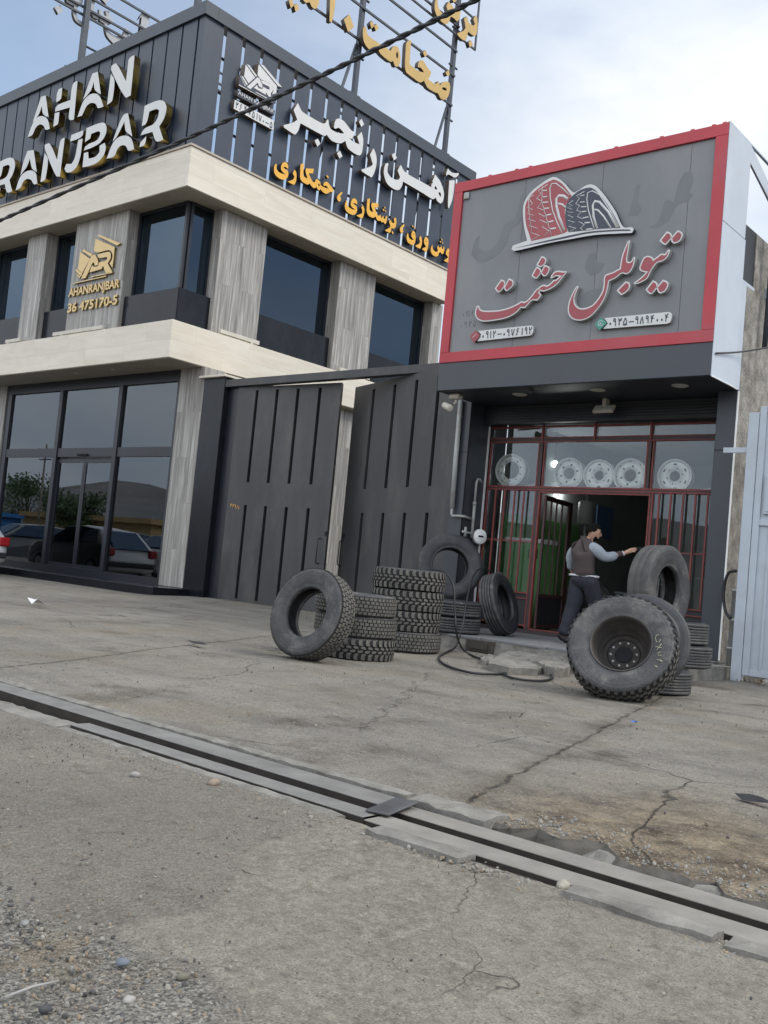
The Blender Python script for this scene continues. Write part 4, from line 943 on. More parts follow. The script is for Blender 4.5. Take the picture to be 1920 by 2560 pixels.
# ---- tyre shop sign: lettering, emblem, phone plates
PS = YPlane(12.495)
R1 = (1160, 570, 280/1659); R2 = (1400, 560, 320/1659); R3 = (1270, 430, 330/1659)
def outlined(region, pts, ins=-.021):
    o = solid('letter', PS, [zm(region, pts)], .01, .085, M['white'], M['galv'], sg)
    solid('letter_face', PS, [zm(region, pts)], .0855, .089, M['red_letter'], M['red_letter'], o, offset=ins)
outlined(R1, [(205, 1145), (225, 1165), (240, 1200), (290, 1220), (400, 1224), (550, 1210), (700, 1165), (800, 1115), (858, 1082), (885, 1092), (930, 1075), (1000, 1000), (1060, 920), (1110, 880), (1150, 848), (1200, 840), (1230, 850), (1290, 808), (1330, 768), (1362, 762), (1412, 718), (1360, 715), (1320, 735), (1298, 748), (1280, 735), (1300, 690), (1345, 645), (1400, 632), (1470, 640), (1525, 638), (1515, 668), (1470, 720), (1420, 785), (1380, 832), (1300, 892), (1180, 940), (1128, 930), (1115, 950), (1138, 985), (1130, 1020), (1080, 1077), (1030, 1070), (1000, 1080), (960, 1122), (900, 1187), (840, 1182), (800, 1230), (720, 1292), (600, 1342), (400, 1378), (280, 1385), (200, 1352), (165, 1290), (165, 1230), (188, 1160)])
for p in ([(455, 895), (550, 762), (598, 782), (606, 835), (590, 882), (524, 952), (498, 950)], [(588, 885), (664, 744), (722, 775), (732, 830), (704, 880), (634, 938), (608, 925)],
          [(1070, 550), (1150, 415), (1207, 440), (1217, 490), (1192, 540), (1142, 582), (1108, 572)], [(998, 708), (1072, 572), (1130, 600), (1140, 660), (1082, 748), (1052, 748)], [(1130, 664), (1192, 545), (1257, 570), (1267, 620), (1222, 702), (1178, 720)]): outlined(R1, p)
outlined(R2, [(908, 212), (880, 218), (832, 330), (805, 410), (785, 500), (775, 575), (735, 595), (690, 620), (620, 645), (585, 660), (570, 700), (563, 800), (543, 880), (490, 970), (430, 1040), (370, 1075), (300, 1092), (240, 1080), (200, 1040), (185, 980), (200, 910), (242, 812), (222, 802), (190, 840), (150, 920), (115, 1010), (100, 1110), (115, 1180), (160, 1230), (240, 1252), (310, 1242), (400, 1197), (480, 1112), (542, 1030), (602, 900), (637, 740), (720, 702), (800, 642), (860, 650), (912, 617), (952, 540), (972, 460), (972, 425), (950, 430), (920, 482), (893, 492), (872, 482), (870, 440), (885, 350), (900, 260)], -.019)
outlined(R2, [(735, 862), (850, 742), (897, 760), (908, 805), (882, 862), (802, 922), (780, 912)])
outlined(R2, [(1430, 335), (1402, 330), (1360, 388), (1310, 385), (1270, 415), (1212, 458), (1190, 425), (1140, 412), (1090, 430), (1050, 500), (1028, 570), (1040, 602), (1080, 622), (1112, 627), (1050, 690), (952, 765), (972, 780), (1060, 752), (1132, 702), (1182, 602), (1212, 560), (1262, 502), (1330, 482), (1382, 440), (1412, 390)], -.019)
for p in ([(1288, 215), (1385, 93), (1442, 125), (1447, 180), (1372, 270), (1348, 270)], [(1435, 182), (1525, 78), (1582, 110), (1587, 160), (1552, 222), (1482, 257), (1450, 238)], [(1108, 852), (1205, 728), (1257, 760), (1262, 820), (1192, 907), (1160, 907)], [(1248, 822), (1335, 720), (1397, 750), (1402, 800), (1362, 872), (1300, 902), (1270, 882)]): outlined(R2, p)
em = solid('emblem', PS, [zm(R3, [(45, 970), (60, 925), (240, 862), (205, 700), (190, 560), (192, 430), (225, 340), (300, 240), (420, 145), (520, 80), (580, 62), (640, 85), (720, 150), (790, 230), (830, 260), (880, 235), (960, 180), (1030, 155), (1100, 175), (1180, 250), (1270, 370), (1360, 510), (1450, 690), (1560, 695), (1582, 720), (1560, 765), (1400, 772), (1100, 790), (800, 840), (500, 895), (250, 955), (80, 990)])], .01, .08, M['white'], M['navy'], sg)
solid('emblem_slot', PS, [zm(R3, [(90, 955), (400, 880), (700, 812), (1000, 752), (1300, 727), (1530, 722), (1540, 738), (1300, 746), (1000, 772), (700, 837), (400, 895)])], .0805, .083, M['navy'], M['navy'], em)
solid('red_tyre', PS, [zm(R3, [(292, 864), (265, 780), (225, 650), (215, 500), (225, 400), (290, 290), (420, 175), (560, 98), (600, 100), (680, 150), (800, 300), (745, 385), (715, 450), (722, 600), (745, 745), (690, 772), (500, 820), (400, 842)])], .0805, .0835, M['red_letter'], M['red_letter'], em)
solid('blue_tyre', PS, [zm(R3, [(760, 755), (725, 650), (722, 500), (740, 400), (800, 310), (900, 230), (1020, 195), (1080, 215), (1200, 340), (1330, 540), (1412, 700), (1250, 708), (1100, 718), (870, 745)])], .0805, .0835, M['navy'], M['navy'], em)
def strokes(name, region, plane, lines, d, m, parent, wpx):
    q = MB(); s = region[2]
    for ln in lines:
        w_ = wpx
        if isinstance(ln[0], (int, float)): w_, ln = ln[0], ln[1]
        uv = [plane.uv(*p, d) for p in zm(region, ln)]
        a = plane.uv(*zm(region, [(ln[0][0], ln[0][1])])[0]); c = plane.uv(*zm(region, [(ln[0][0]+w_, ln[0][1])])[0]); r_ = abs(c[0]-a[0])/2
        q.tube([(u, v, 0) for u, v in uv], r_, 6)
    o = wloc(parent)
    for v in q.bm.verts: v.co = plane.w(v.co.x, v.co.y, d + max(-.0015, min(.0015, v.co.z))) - o
    return q.build(name, m, parent, local=True)
strokes('tread_lines', R3, PS, [
 [(320, 290), (260, 330), (310, 400), (245, 440), (310, 470), (245, 520), (325, 545), (250, 590), (345, 620), (265, 670), (370, 710), (290, 760), (400, 800), (300, 850)],
 [(500, 155), (380, 235), (415, 270), (360, 330), (430, 370), (370, 450), (450, 480), (385, 520), (460, 560), (400, 600), (490, 640), (430, 690), (520, 740), (460, 800)],
 (14, [(420, 240), (490, 230)]), (14, [(425, 315), (495, 310)]), (15, [(430, 385), (505, 378)]), (16, [(450, 460), (520, 455)]), (18, [(465, 550), (545, 530)]), (20, [(490, 635), (572, 615)]), (22, [(520, 720), (602, 705)]),
 (6, [(430, 180), (425, 370), (500, 640), (550, 800)]), (6, [(260, 330), (262, 500), (300, 760)]),
 (14, [(770, 290), (680, 200), (600, 142), (550, 148), (527, 200), (532, 330), (560, 480), (620, 640), (680, 770)]), (34, [(750, 340), (700, 302), (640, 295), (608, 335), (608, 430), (640, 560), (705, 730)]), (22, [(630, 395), (685, 410), (725, 450)]),
 [(815, 360), (760, 400), (810, 420), (745, 450), (810, 465), (745, 500), (820, 510), (750, 540), (820, 570), (755, 610), (835, 630), (760, 680), (855, 710), (780, 745)],
 [(960, 245), (860, 300), (900, 330), (850, 400), (900, 420), (860, 480), (920, 500), (870, 560), (940, 590), (890, 620), (960, 660), (910, 710), (940, 730)],
 (12, [(905, 300), (960, 290)]), (12, [(905, 380), (965, 375)]), (13, [(915, 440), (985, 435)]), (14, [(925, 500), (985, 495)]), (16, [(940, 580), (1010, 565)]), (18, [(960, 640), (1030, 635)]), (18, [(980, 722), (1060, 715)]),
 (14, [(1395, 695), (1280, 480), (1150, 285), (1060, 237), (1003, 260), (990, 340), (1010, 480), (1060, 640), (1085, 712)]), (30, [(1370, 700), (1260, 500), (1150, 378), (1090, 365), (1065, 420), (1075, 560), (1122, 712)]), (22, [(1295, 705), (1205, 560), (1130, 480), (1085, 470)])],
 .0855, M['white'], em, 9)
def plate(region, poly, diamond, dm, digs, cents, hp, label_parent=sg):
    o = solid('phone_plate', PS, [zm(region, poly)], .01, .055, M['white'], M['galv'], sg, sm=False)
    d = solid('badge', PS, [zm(region, diamond)], .012, .075, dm, M['edge_dark'], sg)
    digits('phone_number', digs, PS, zm(region, cents), hp*region[2], .058, M['navy'], o, .075)
    return d
R4 = (1170, 770, 180/1659); R5 = (1480, 770, 210/1659)
bd = plate(R4, [(210, 765), (300, 612), (235, 527), (1440, 402), (1488, 410), (1508, 450), (1500, 540), (1470, 605), (1430, 633)], [(45, 650), (160, 525), (180, 525), (265, 615), (270, 645), (155, 780), (130, 782)], M['red_letter'], '0912-0976192',
      [(347, 640), (440, 622), (520, 612), (605, 602), (725, 592), (832, 590), (925, 572), (1030, 562), (1140, 552), (1245, 540), (1335, 528), (1435, 518)], 158)
strokes('badge_mark', R4, PS, [(12, [(95, 690), (110, 670), (150, 640), (180, 600), (200, 620)])], .077, M['white'], bd, 12)
bd = plate(R5, [(215, 412), (312, 300), (245, 200), (1480, 80), (1540, 84), (1578, 115), (1575, 200), (1545, 280), (1490, 308)], [(55, 325), (165, 195), (185, 195), (288, 280), (290, 295), (165, 425), (135, 420)], M['teal'], '0935-9894004',
      [(362, 298), (445, 280), (550, 272), (655, 265), (775, 262), (885, 243), (985, 238), (1090, 226), (1190, 217), (1290, 226), (1380, 216), (1475, 193)], 142)
cc = [(172+52*math.cos(a), 300+48*math.sin(a)) for a in [i*.35 for i in range(18)]]
strokes('badge_mark', R5, PS, [(11, cc), (11, [(130, 330), (120, 360), (150, 345)]), (16, [(155, 285), (165, 310), (190, 322)])], .077, M['white'], bd, 10)
# faded outlines of earlier lettering left on the panel
M['ghost'] = mat('unfaded panel patch', (.138, .143, .152), .5, var=.08)
RG = (1060, 280, 860/1659)
for p in ([(228, 690), (245, 620), (270, 592), (262, 650), (290, 672), (340, 650), (372, 590), (385, 545), (440, 510), (470, 400), (482, 395), (470, 520), (420, 570), (395, 640), (340, 700), (270, 725)],
          [(1085, 555), (1130, 525), (1160, 430), (1185, 420), (1205, 440), (1225, 350), (1255, 290), (1290, 288), (1298, 330), (1280, 385), (1300, 400), (1270, 430), (1220, 450), (1180, 520), (1120, 560)],
          [(985, 500), (1005, 430), (1022, 352), (1044, 348), (1032, 430), (1050, 470), (1030, 500)], [(775, 750), (795, 685), (825, 678), (835, 720), (870, 730), (850, 770), (800, 790)],
          [(700, 950), (780, 870), (850, 850), (880, 870), (830, 920), (760, 940)]):
    solid('old_lettering_mark', PS, [zm(RG, p)], -.0005, .0015, M['ghost'], M['ghost'], sg)
digits('old_number_mark', '0912', PS, zm(RG, [(190, 975), (205, 972), (218, 970), (235, 968)]), 14, .002, M['ghost'], sg, .06)
digits('old_number_mark', '0935', PS, zm(RG, [(180, 1030), (200, 1027), (222, 1022), (243, 1018)]), 15, .002, M['ghost'], sg, .06)

# ---- office front: big white letters with brass edges
PF = YPlane(YC-.005)
fl_ = thing('fascia_lettering', 'huge white block letters with brass edges reading AHAN RANJBAR on the left parapet', 'sign', (-22, 13.1, 10.5))
RA = (60, 130, 300/1659); RB = (0, 240, 430/1659)
def fl(region, pts, off=0.0): return solid('letter', PF, [zm(region, pts)], .07, .24, M['white'], M['gold_mirror'], fl_)
for p in ([(235, 620), (300, 600), (340, 900), (275, 870), (255, 830), (245, 745), (215, 840), (165, 920), (118, 975), (150, 880)], [(50, 1175), (120, 990), (170, 915), (230, 885), (290, 900), (330, 940), (358, 1060), (300, 1075), (270, 1020), (225, 1000), (180, 1025), (150, 1070), (120, 1140), (95, 1160)],
          [(455, 580), (480, 515), (530, 492), (515, 640), (490, 670), (445, 695)], [(690, 425), (740, 400), (690, 935), (635, 940), (618, 900), (635, 765), (430, 825), (435, 770), (470, 730), (640, 665), (665, 480)], [(425, 845), (490, 828), (475, 970), (465, 1000), (405, 1035)],
          [(945, 300), (1020, 270), (1062, 585), (1000, 545), (975, 510), (965, 410), (930, 520), (880, 590), (815, 660), (860, 530)], [(738, 900), (815, 690), (870, 620), (930, 580), (1000, 578), (1050, 620), (1075, 680), (1098, 755), (1020, 775), (1000, 730), (960, 705), (910, 710), (860, 755), (830, 820), (800, 880)],
          [(1200, 300), (1250, 395), (1225, 650), (1205, 690), (1148, 730), (1175, 500)], [(1210, 190), (1275, 160), (1410, 405), (1445, 110), (1480, 65), (1530, 45), (1475, 600), (1400, 625), (1205, 250)]): fl(RA, p)
RR = [(1395, 95), (1500, 50), (1560, 42), (1595, 70), (1605, 130), (1580, 220), (1535, 295), (1575, 420), (1508, 437), (1470, 345), (1355, 380), (1375, 340), (1400, 310), (1480, 270), (1520, 210), (1535, 140), (1510, 125), (1440, 150), (1420, 240), (1400, 275), (1368, 290)]
RL = [(1345, 495), (1352, 450), (1410, 388), (1405, 440), (1390, 475)]
for p in ([(265, 530), (325, 520), (355, 735), (310, 700), (300, 670), (288, 605), (260, 680), (230, 720), (195, 770), (225, 640)], [(150, 912), (190, 790), (240, 735), (300, 718), (345, 745), (355, 800), (360, 845), (325, 850), (300, 810), (260, 800), (225, 825), (200, 880)],
          [(430, 550), (462, 610), (440, 790), (425, 815), (390, 830), (415, 650)], [(432, 470), (480, 460), (550, 615), (580, 440), (600, 412), (625, 402), (578, 775), (540, 770), (433, 510)],
          [(690, 375), (805, 330), (800, 375), (770, 405), (675, 440)], [(755, 425), (797, 410), (775, 580), (740, 680), (690, 730), (640, 735), (622, 700), (640, 655), (690, 655), (720, 600), (745, 480)],
          [(835, 310), (950, 265), (1010, 262), (1028, 320), (1010, 390), (960, 455), (880, 500), (810, 525), (820, 490), (860, 460), (930, 430), (960, 390), (968, 350), (950, 340), (880, 365), (870, 410), (820, 445)], [(960, 480), (1010, 450), (1020, 500), (1000, 570), (940, 640), (860, 675), (795, 687), (810, 550), (850, 540), (855, 605), (920, 585), (960, 540)],
          [(1190, 185), (1235, 165), (1275, 390), (1230, 355), (1210, 330), (1200, 245), (1160, 330), (1125, 395), (1085, 440), (1140, 290)], [(1028, 605), (1085, 460), (1140, 400), (1200, 382), (1250, 395), (1275, 430), (1295, 510), (1240, 528), (1215, 485), (1180, 475), (1140, 500), (1100, 580)], RR, RL): fl(RB, p)
# the first R, the same letter further along the parapet
d_u = PF.uv(*zm(RB, [(145, 660)])[0], .24)[0] - PF.uv(*zm(RB, [(1605, 115)])[0], .24)[0]
for o in [c for c in fl_.children][-2:]:
    c = o.copy(); C.objects.link(c); c.parent = fl_; c.location.x += d_u

# ---- gold logo and number on the front pier
PG = YPlane(13.43); RGd = (160, 570, 160/1539)
gl_ = thing('wall_logo', 'gold house shaped AR emblem with AHANRANJBAR and 36475170-5 on the grey stone pier', 'sign', (-21.5, 13.4, 7))
for p in ([(795, 185), (870, 168), (1355, 365), (1270, 418)], [(755, 255), (1220, 460), (1165, 955), (1095, 850), (1150, 760), (1165, 640), (1130, 560), (1070, 530), (790, 590), (720, 545)],
          [(805, 635), (1070, 572), (1125, 610), (1120, 720), (1050, 850), (1160, 1055), (1020, 1085), (935, 900), (905, 985), (612, 1068), (650, 960), (680, 900), (730, 935), (820, 915), (850, 820), (1000, 790), (1040, 740), (1035, 695), (830, 715)],
          [(640, 1165), (1160, 1060), (1150, 1082), (660, 1182)], [(215, 1325), (1015, 1140), (1005, 1165), (230, 1342)], [(720, 640), (760, 660), (815, 780), (820, 890), (740, 905), (715, 830), (690, 830), (515, 1205), (405, 1220), (660, 680)],
          [(390, 570), (625, 740), (430, 1100), (335, 985)], [(430, 545), (470, 515), (690, 630), (640, 690)], [(275, 1015), (310, 985), (440, 1110), (400, 1170)], [(270, 1060), (390, 1170), (375, 1215)]):
    solid('logo_piece', PG, [zm(RGd, p)], .012, .06, M['gold_matt'], M['gold_mirror'], gl_, sm=len(p) > 9)
text('name_letters', 'AHANRANJBAR', PG, zm(RGd, [(105, 1655)])[0], zm(RGd, [(1310, 1425)])[0], 195*RGd[2], .012, .055, M['gold_matt'], M['gold_mirror'], gl_, .03)
text('number_letters', '36 475170-5', PG, zm(RGd, [(78, 2032)])[0], zm(RGd, [(1260, 1825)])[0], 215*RGd[2], .012, .055, M['gold_matt'], M['gold_mirror'], gl_, .03)

# ---- office side: logo, white and amber Persian lettering
PX_ = XPlane(XC-.012); RLg = (580, 150, 140/1659)
lg = thing('side_logo', 'white house shaped AR emblem with AHAN RANJBAR and a phone plate near the parapet corner', 'sign', (-17.8, 14.5, 11))
for p in ([(405, 130), (685, 520), (490, 690), (360, 480)], [(435, 120), (510, 150), (745, 475), (705, 500)], [(275, 465), (330, 490), (465, 715), (430, 755)], [(245, 470), (260, 480), (405, 770), (385, 775)],
          [(790, 120), (1330, 770), (1310, 980), (1190, 1020), (1230, 900), (1200, 780), (1120, 690), (850, 570), (755, 440)], [(830, 120), (940, 160), (1490, 810), (1370, 770)], [(770, 510), (820, 560), (905, 760), (890, 830), (800, 780), (760, 670), (550, 865), (440, 800), (720, 540)],
          [(860, 590), (1120, 700), (1200, 800), (1215, 900), (1150, 990), (1160, 1080), (1090, 1090), (1010, 960), (1000, 1030), (650, 825), (740, 740), (790, 830), (900, 860), (920, 790), (1090, 880), (1120, 850), (1100, 790), (890, 690)], [(205, 720), (960, 1155), (985, 1172), (205, 748)], [(695, 935), (1030, 1115), (1020, 1138), (700, 958)]):
    solid('logo_piece', PX_, [zm(RLg, p)], .150, .156, M['white'], M['edge_brown'], lg, sm=len(p) > 9)
solid('logo_box', PX_, [zm(RLg, [(240, 440), (340, 470), (395, 110), (500, 140), (740, 460), (780, 105), (940, 150), (1500, 815), (1350, 800), (1290, 1290), (1210, 1290), (190, 760)])], .01, .149, M['navy'], M['edge_brown'], lg, sm=False)
solid('name_bar', PX_, [zm(RLg, [(165, 880), (1270, 1500), (1250, 1640), (150, 1060)])], .01, .12, M['navy'], M['edge_brown'], lg, sm=False)
text('name_letters', 'AHAN RANJBAR', PX_, zm(RLg, [(180, 1012)])[0], zm(RLg, [(1235, 1590)])[0], 115*RLg[2], .121, .126, M['white'], M['white'], lg)
pl_ = solid('phone_plate', PX_, [zm(RLg, [(82, 1175), (1250, 1800), (1220, 2080), (50, 1440)])], .01, .13, M['white'], M['edge_brown'], lg, sm=False)
digits('phone_number', '36475170-5', PX_, zm(RLg, [(150, 1345), (265, 1405), (400, 1460), (525, 1545), (635, 1620), (740, 1675), (835, 1735), (930, 1795), (1040, 1858), (1160, 1920)]), 185*RLg[2], .133, M['navy'], pl_, .07)
wl = thing('side_lettering', 'large white Persian letters in two words on the right hand parapet', 'sign', (-17.8, 18, 11.5))
RW1 = (700, 240, 240/1659); RW2 = (900, 350, 260/1659)
def wlet(region, outs, holes=()): solid('letter', PX_, [zm(region, outs)]+[zm(region, h) for h in holes], .08, .21, M['white'], M['edge_brown'], wl)
wlet(RW1, [(310, 120), (235, 240), (300, 410), (235, 455), (60, 505), (70, 545), (240, 660), (270, 660), (320, 590), (355, 470), (750, 685), (780, 690), (810, 665), (830, 700), (900, 775), (1040, 818), (1135, 775), (1150, 850), (1190, 920), (1340, 1020), (1400, 1010), (1430, 900), (1440, 760), (1425, 680), (1410, 620), (1335, 700), (1375, 835), (1265, 790), (1195, 722), (1250, 748), (1295, 625), (1230, 590), (1110, 440), (1020, 390), (960, 420), (930, 540), (955, 565), (1020, 550), (1112, 648), (1000, 635), (880, 570), (850, 500), (835, 410), (815, 410), (790, 460), (740, 475), (560, 380), (400, 280), (360, 230)])
for p in ([(600, 770), (655, 735), (700, 825), (645, 875)], [(985, 990), (1035, 945), (1080, 1040), (1030, 1080)], [(1365, 440), (1410, 395), (1455, 490), (1405, 535)]): wlet(RW1, p)
wlet(RW2, [(215, 130), (160, 235), (205, 385), (175, 420), (25, 470), (30, 500), (170, 590), (185, 595), (220, 540), (260, 400), (265, 290), (245, 200)]); wlet(RW2, [(510, 235), (550, 205), (590, 285), (540, 325)])
wlet(RW2, [(445, 365), (405, 385), (380, 500), (390, 580), (430, 690), (520, 770), (600, 800), (640, 780), (675, 720), (685, 660), (1000, 845), (1150, 940), (1180, 940), (1210, 915), (1230, 970), (1285, 1015), (1320, 980), (1340, 880), (1330, 790), (1280, 660), (1200, 550), (1155, 660), (1165, 680), (1140, 710), (1140, 755), (1000, 675), (720, 510), (650, 395), (600, 485), (640, 590), (620, 630), (560, 630), (490, 590), (440, 520), (440, 440), (455, 385)],
     ([(1190, 750), (1205, 735), (1230, 770), (1220, 795), (1195, 785)], [(1250, 840), (1280, 830), (1295, 880), (1290, 910), (1265, 880)]))
wlet(RW2, [(1425, 645), (1510, 640), (1500, 780), (1470, 960), (1420, 1090), (1405, 1075), (1405, 960)]); wlet(RW2, [(1405, 455), (1375, 530), (1380, 575), (1400, 550), (1440, 560), (1500, 595), (1540, 590), (1580, 545), (1570, 525), (1510, 530), (1450, 510)])
ol = thing('amber_lettering', 'row of small amber Persian letters below the white ones on the right parapet', 'sign', (-17.8, 18, 10.4))
def olet(region, outs, holes=()): solid('letter', PX_, [zm(region, outs)]+[zm(region, h) for h in holes], .05, .13, M['orange_face'], M['edge_dark'], ol)
Q1 = (670, 390, 180/1659); Q2 = (830, 470, 180/1659); Q3 = (980, 550, 160/1659)
for p in ([(185, 175), (200, 200), (200, 290), (240, 360), (310, 400), (415, 430), (340, 370), (300, 310), (305, 230), (340, 160), (390, 140), (440, 165), (465, 230), (462, 300), (400, 250), (350, 260), (400, 300), (455, 340), (470, 400), (455, 480), (410, 530), (350, 545), (270, 520), (190, 460), (150, 390), (138, 300), (150, 220)],
          [(615, 315), (570, 395), (610, 480), (580, 540), (460, 585), (480, 605), (590, 660), (615, 650), (650, 560), (658, 450), (650, 380)], [(1345, 460), (1370, 440), (1400, 490), (1380, 520)]): olet(Q1, p)
olet(Q1, [(830, 170), (750, 190), (740, 420), (745, 520), (790, 590), (890, 650), (930, 655), (960, 630), (1010, 700), (1060, 740), (1090, 735), (1110, 700), (1150, 770), (1190, 795), (1215, 760), (1230, 790), (1280, 840), (1340, 870), (1400, 850), (1440, 825), (1490, 845), (1515, 780), (1430, 670), (1370, 600), (1330, 595), (1290, 620), (1275, 670), (1300, 690), (1340, 680), (1395, 755), (1290, 720), (1215, 670), (1200, 600), (1160, 545), (1120, 535), (1090, 570), (1080, 610), (1030, 590), (980, 500), (940, 410), (950, 400), (1040, 400), (1055, 295), (880, 285), (865, 350), (915, 520), (850, 490), (815, 450), (820, 300)], ([(1155, 650), (1175, 630), (1195, 670), (1185, 700), (1160, 690)],))
for p in ([(235, 95), (205, 100), (140, 165), (115, 220), (130, 285), (170, 310), (200, 290), (205, 230), (185, 190), (240, 120)], [(335, 280), (350, 310), (350, 390), (400, 450), (470, 490), (545, 500), (460, 440), (430, 390), (440, 310), (470, 255), (510, 240), (555, 265), (580, 320), (575, 380), (530, 350), (480, 350), (530, 390), (575, 440), (578, 520), (550, 590), (490, 620), (410, 595), (330, 530), (298, 450), (300, 370)],
          [(710, 390), (675, 450), (700, 530), (690, 590), (570, 630), (590, 650), (685, 700), (710, 680), (740, 580), (745, 480)],
          [(875, 240), (815, 255), (800, 460), (805, 560), (850, 640), (940, 685), (985, 670), (1000, 650), (1040, 730), (1080, 760), (1110, 745), (1150, 795), (1180, 780), (1220, 830), (1245, 815), (1265, 720), (1270, 645), (1245, 650), (1225, 710), (1195, 710), (1190, 640), (1170, 650), (1155, 690), (1135, 680), (1115, 610), (1090, 640), (1060, 630), (1020, 560), (985, 450), (1065, 445), (1070, 350), (925, 340), (905, 400), (950, 555), (890, 530), (865, 480)],
          [(1200, 440), (1215, 425), (1235, 465), (1220, 480)], [(1165, 490), (1190, 475), (1210, 520), (1190, 540)], [(1220, 525), (1240, 510), (1250, 550), (1235, 560)],
          [(1455, 680), (1425, 710), (1440, 790), (1420, 810), (1380, 790), (1345, 725), (1315, 775), (1345, 870), (1330, 910), (1225, 970), (1235, 985), (1330, 1035), (1355, 1000), (1370, 915), (1420, 935), (1460, 910), (1480, 830), (1485, 740), (1475, 700)], [(1375, 1010), (1395, 990), (1420, 1040), (1400, 1065)]): olet(Q2, p)
for p, h in (([(320, 105), (295, 115), (220, 190), (205, 250), (225, 320), (265, 345), (290, 300), (285, 240), (265, 215), (320, 150)], ()), ([(410, 330), (385, 400), (380, 480), (410, 570), (480, 630), (545, 645), (590, 600), (610, 500), (610, 400), (590, 310), (555, 275), (525, 300), (500, 400), (520, 460), (575, 515), (500, 510), (440, 450), (425, 380)], ([(540, 360), (580, 380), (565, 395)],)),
          ([(520, 150), (540, 135), (560, 180), (545, 195)], ()), ([(575, 185), (590, 170), (608, 210), (590, 222)], ()), ([(740, 405), (705, 470), (730, 570), (700, 620), (610, 660), (620, 685), (720, 740), (745, 720), (775, 600), (775, 500)], ()), ([(880, 430), (840, 490), (830, 570), (850, 640), (890, 690), (780, 745), (790, 765), (880, 820), (910, 790), (935, 680), (945, 560), (925, 470)], ([(870, 535), (905, 550), (895, 570)],)),
          ([(1045, 640), (1015, 710), (1005, 790), (1030, 870), (1090, 930), (1150, 945), (1200, 920), (1220, 855), (1260, 830), (1290, 880), (1330, 870), (1355, 770), (1355, 680), (1340, 690), (1325, 750), (1300, 750), (1290, 700), (1270, 680), (1250, 720), (1225, 710), (1200, 655), (1170, 715), (1195, 800), (1160, 825), (1100, 805), (1060, 740)], ()), ([(1280, 490), (1295, 475), (1310, 525), (1295, 540)], ()), ([(1240, 555), (1260, 540), (1275, 575), (1258, 590)], ()), ([(1295, 580), (1315, 560), (1328, 600), (1312, 615)], ()),
          ([(1450, 735), (1405, 810), (1400, 890), (1460, 970), (1350, 1045), (1360, 1060), (1450, 1110), (1480, 1070), (1505, 930), (1500, 820), (1480, 750)], ([(1440, 830), (1475, 850), (1460, 865)],))): olet(Q3, p, h)

# ---- rooftop sign frames
PR = XPlane(-18.9); RT = (900, 0, 320/1659); RT2 = (700, 0, 260/1659)
rt = thing('rooftop_sign', 'gold Persian letters on a dark open rail frame standing on the office roof', 'sign', (-18.95, 18, 10.1))
def rlet(region, outs, holes=()): solid('letter', PR, [zm(region, outs)]+[zm(region, h) for h in holes], .06, .19, M['gold_face'], M['edge_dark'], rt)
rlet(RT, [(75, 335), (45, 360), (38, 450), (55, 550), (120, 640), (180, 670), (240, 650), (270, 700), (350, 770), (400, 800), (430, 790), (450, 850), (480, 865), (510, 840), (525, 740), (500, 620), (460, 590), (420, 620), (400, 660), (310, 600), (200, 530), (110, 460), (85, 400)], ([(470, 690), (485, 665), (495, 720), (485, 765), (470, 740)],))
rlet(RT, [(665, 520), (605, 548), (590, 700), (583, 870), (600, 940), (690, 1010), (780, 1068), (830, 1045), (850, 1090), (880, 1140), (980, 1200), (1010, 1210), (1050, 1280), (1110, 1285), (1150, 1230), (1170, 1130), (1160, 1070), (1110, 1055), (1060, 1075), (1035, 1115), (1018, 1050), (990, 1085), (940, 1070), (880, 1020), (900, 1005), (925, 935), (870, 870), (830, 800), (800, 780), (760, 810), (750, 870), (790, 880), (835, 940), (760, 920), (690, 870), (645, 830), (650, 700)], ([(1060, 1150), (1080, 1130), (1120, 1145), (1125, 1175), (1090, 1170)],))
for p in ([(130, 300), (160, 265), (185, 340), (150, 370)], [(185, 340), (215, 305), (245, 370), (205, 400)], [(815, 680), (850, 648), (875, 710), (840, 738)], [(1110, 940), (1150, 905), (1165, 970), (1130, 985)], [(1500, 200), (1470, 250), (1490, 310), (1470, 330), (1420, 300), (1385, 210), (1350, 240), (1370, 360), (1340, 400), (1260, 430), (1270, 460), (1350, 525), (1380, 500), (1400, 410), (1480, 465), (1510, 440), (1525, 330), (1520, 230)], [(1405, 550), (1440, 520), (1465, 580), (1425, 615)],
          [(1010, -60), (970, 40), (975, 150), (1020, 240), (1100, 310), (1150, 290), (1175, 215), (1210, 230), (1260, 280), (1290, 240), (1305, 130), (1290, 80), (1270, 140), (1240, 130), (1200, 80), (1150, 20), (1120, 80), (1150, 180), (1100, 190), (1040, 140), (1010, 60)], [(1200, 0), (1230, -40), (1255, 10), (1215, 32)]): rlet(RT, p)
for p in ([(1020, 310), (1110, 230), (1180, 430), (1085, 510)], [(800, -60), (890, -60), (865, 200), (825, 360), (790, 340)], [(140, 10), (190, -30), (220, 90), (175, 130)], [(225, 90), (275, 50), (310, 140), (250, 190)], [(370, 0), (420, 45), (470, 30), (510, 110), (560, 140), (610, 90), (630, -20), (500, -60), (380, -60)]): rlet(RT2, p)
q = MB()
def yz(px, py): p = PX(px, py, -18.9); return p.y, p.z
def lvl(px, py): return yz(px, py)[1]
z1, z2, z3, z4 = lvl(1130, 237), lvl(1114, 200), lvl(1075, 130), lvl(1110, 155)
zb_ = lvl(905, 107); zt_ = lvl(1000, 97)
yA = yz(909, 70)[0]; yB = yz(1138, 170)[0]; yE = yz(1196, 60)[0]
zl = yz(1108, 247)[1]
for z in (zl, zl+.95, zl+1.75, zl+2.55): MB().box(-18.95, -18.90, 13.4, yB+.05, z-.03, z+.03).build('rail', M['steel_dark'], rt)
zu = yz(1190, 125)[1]
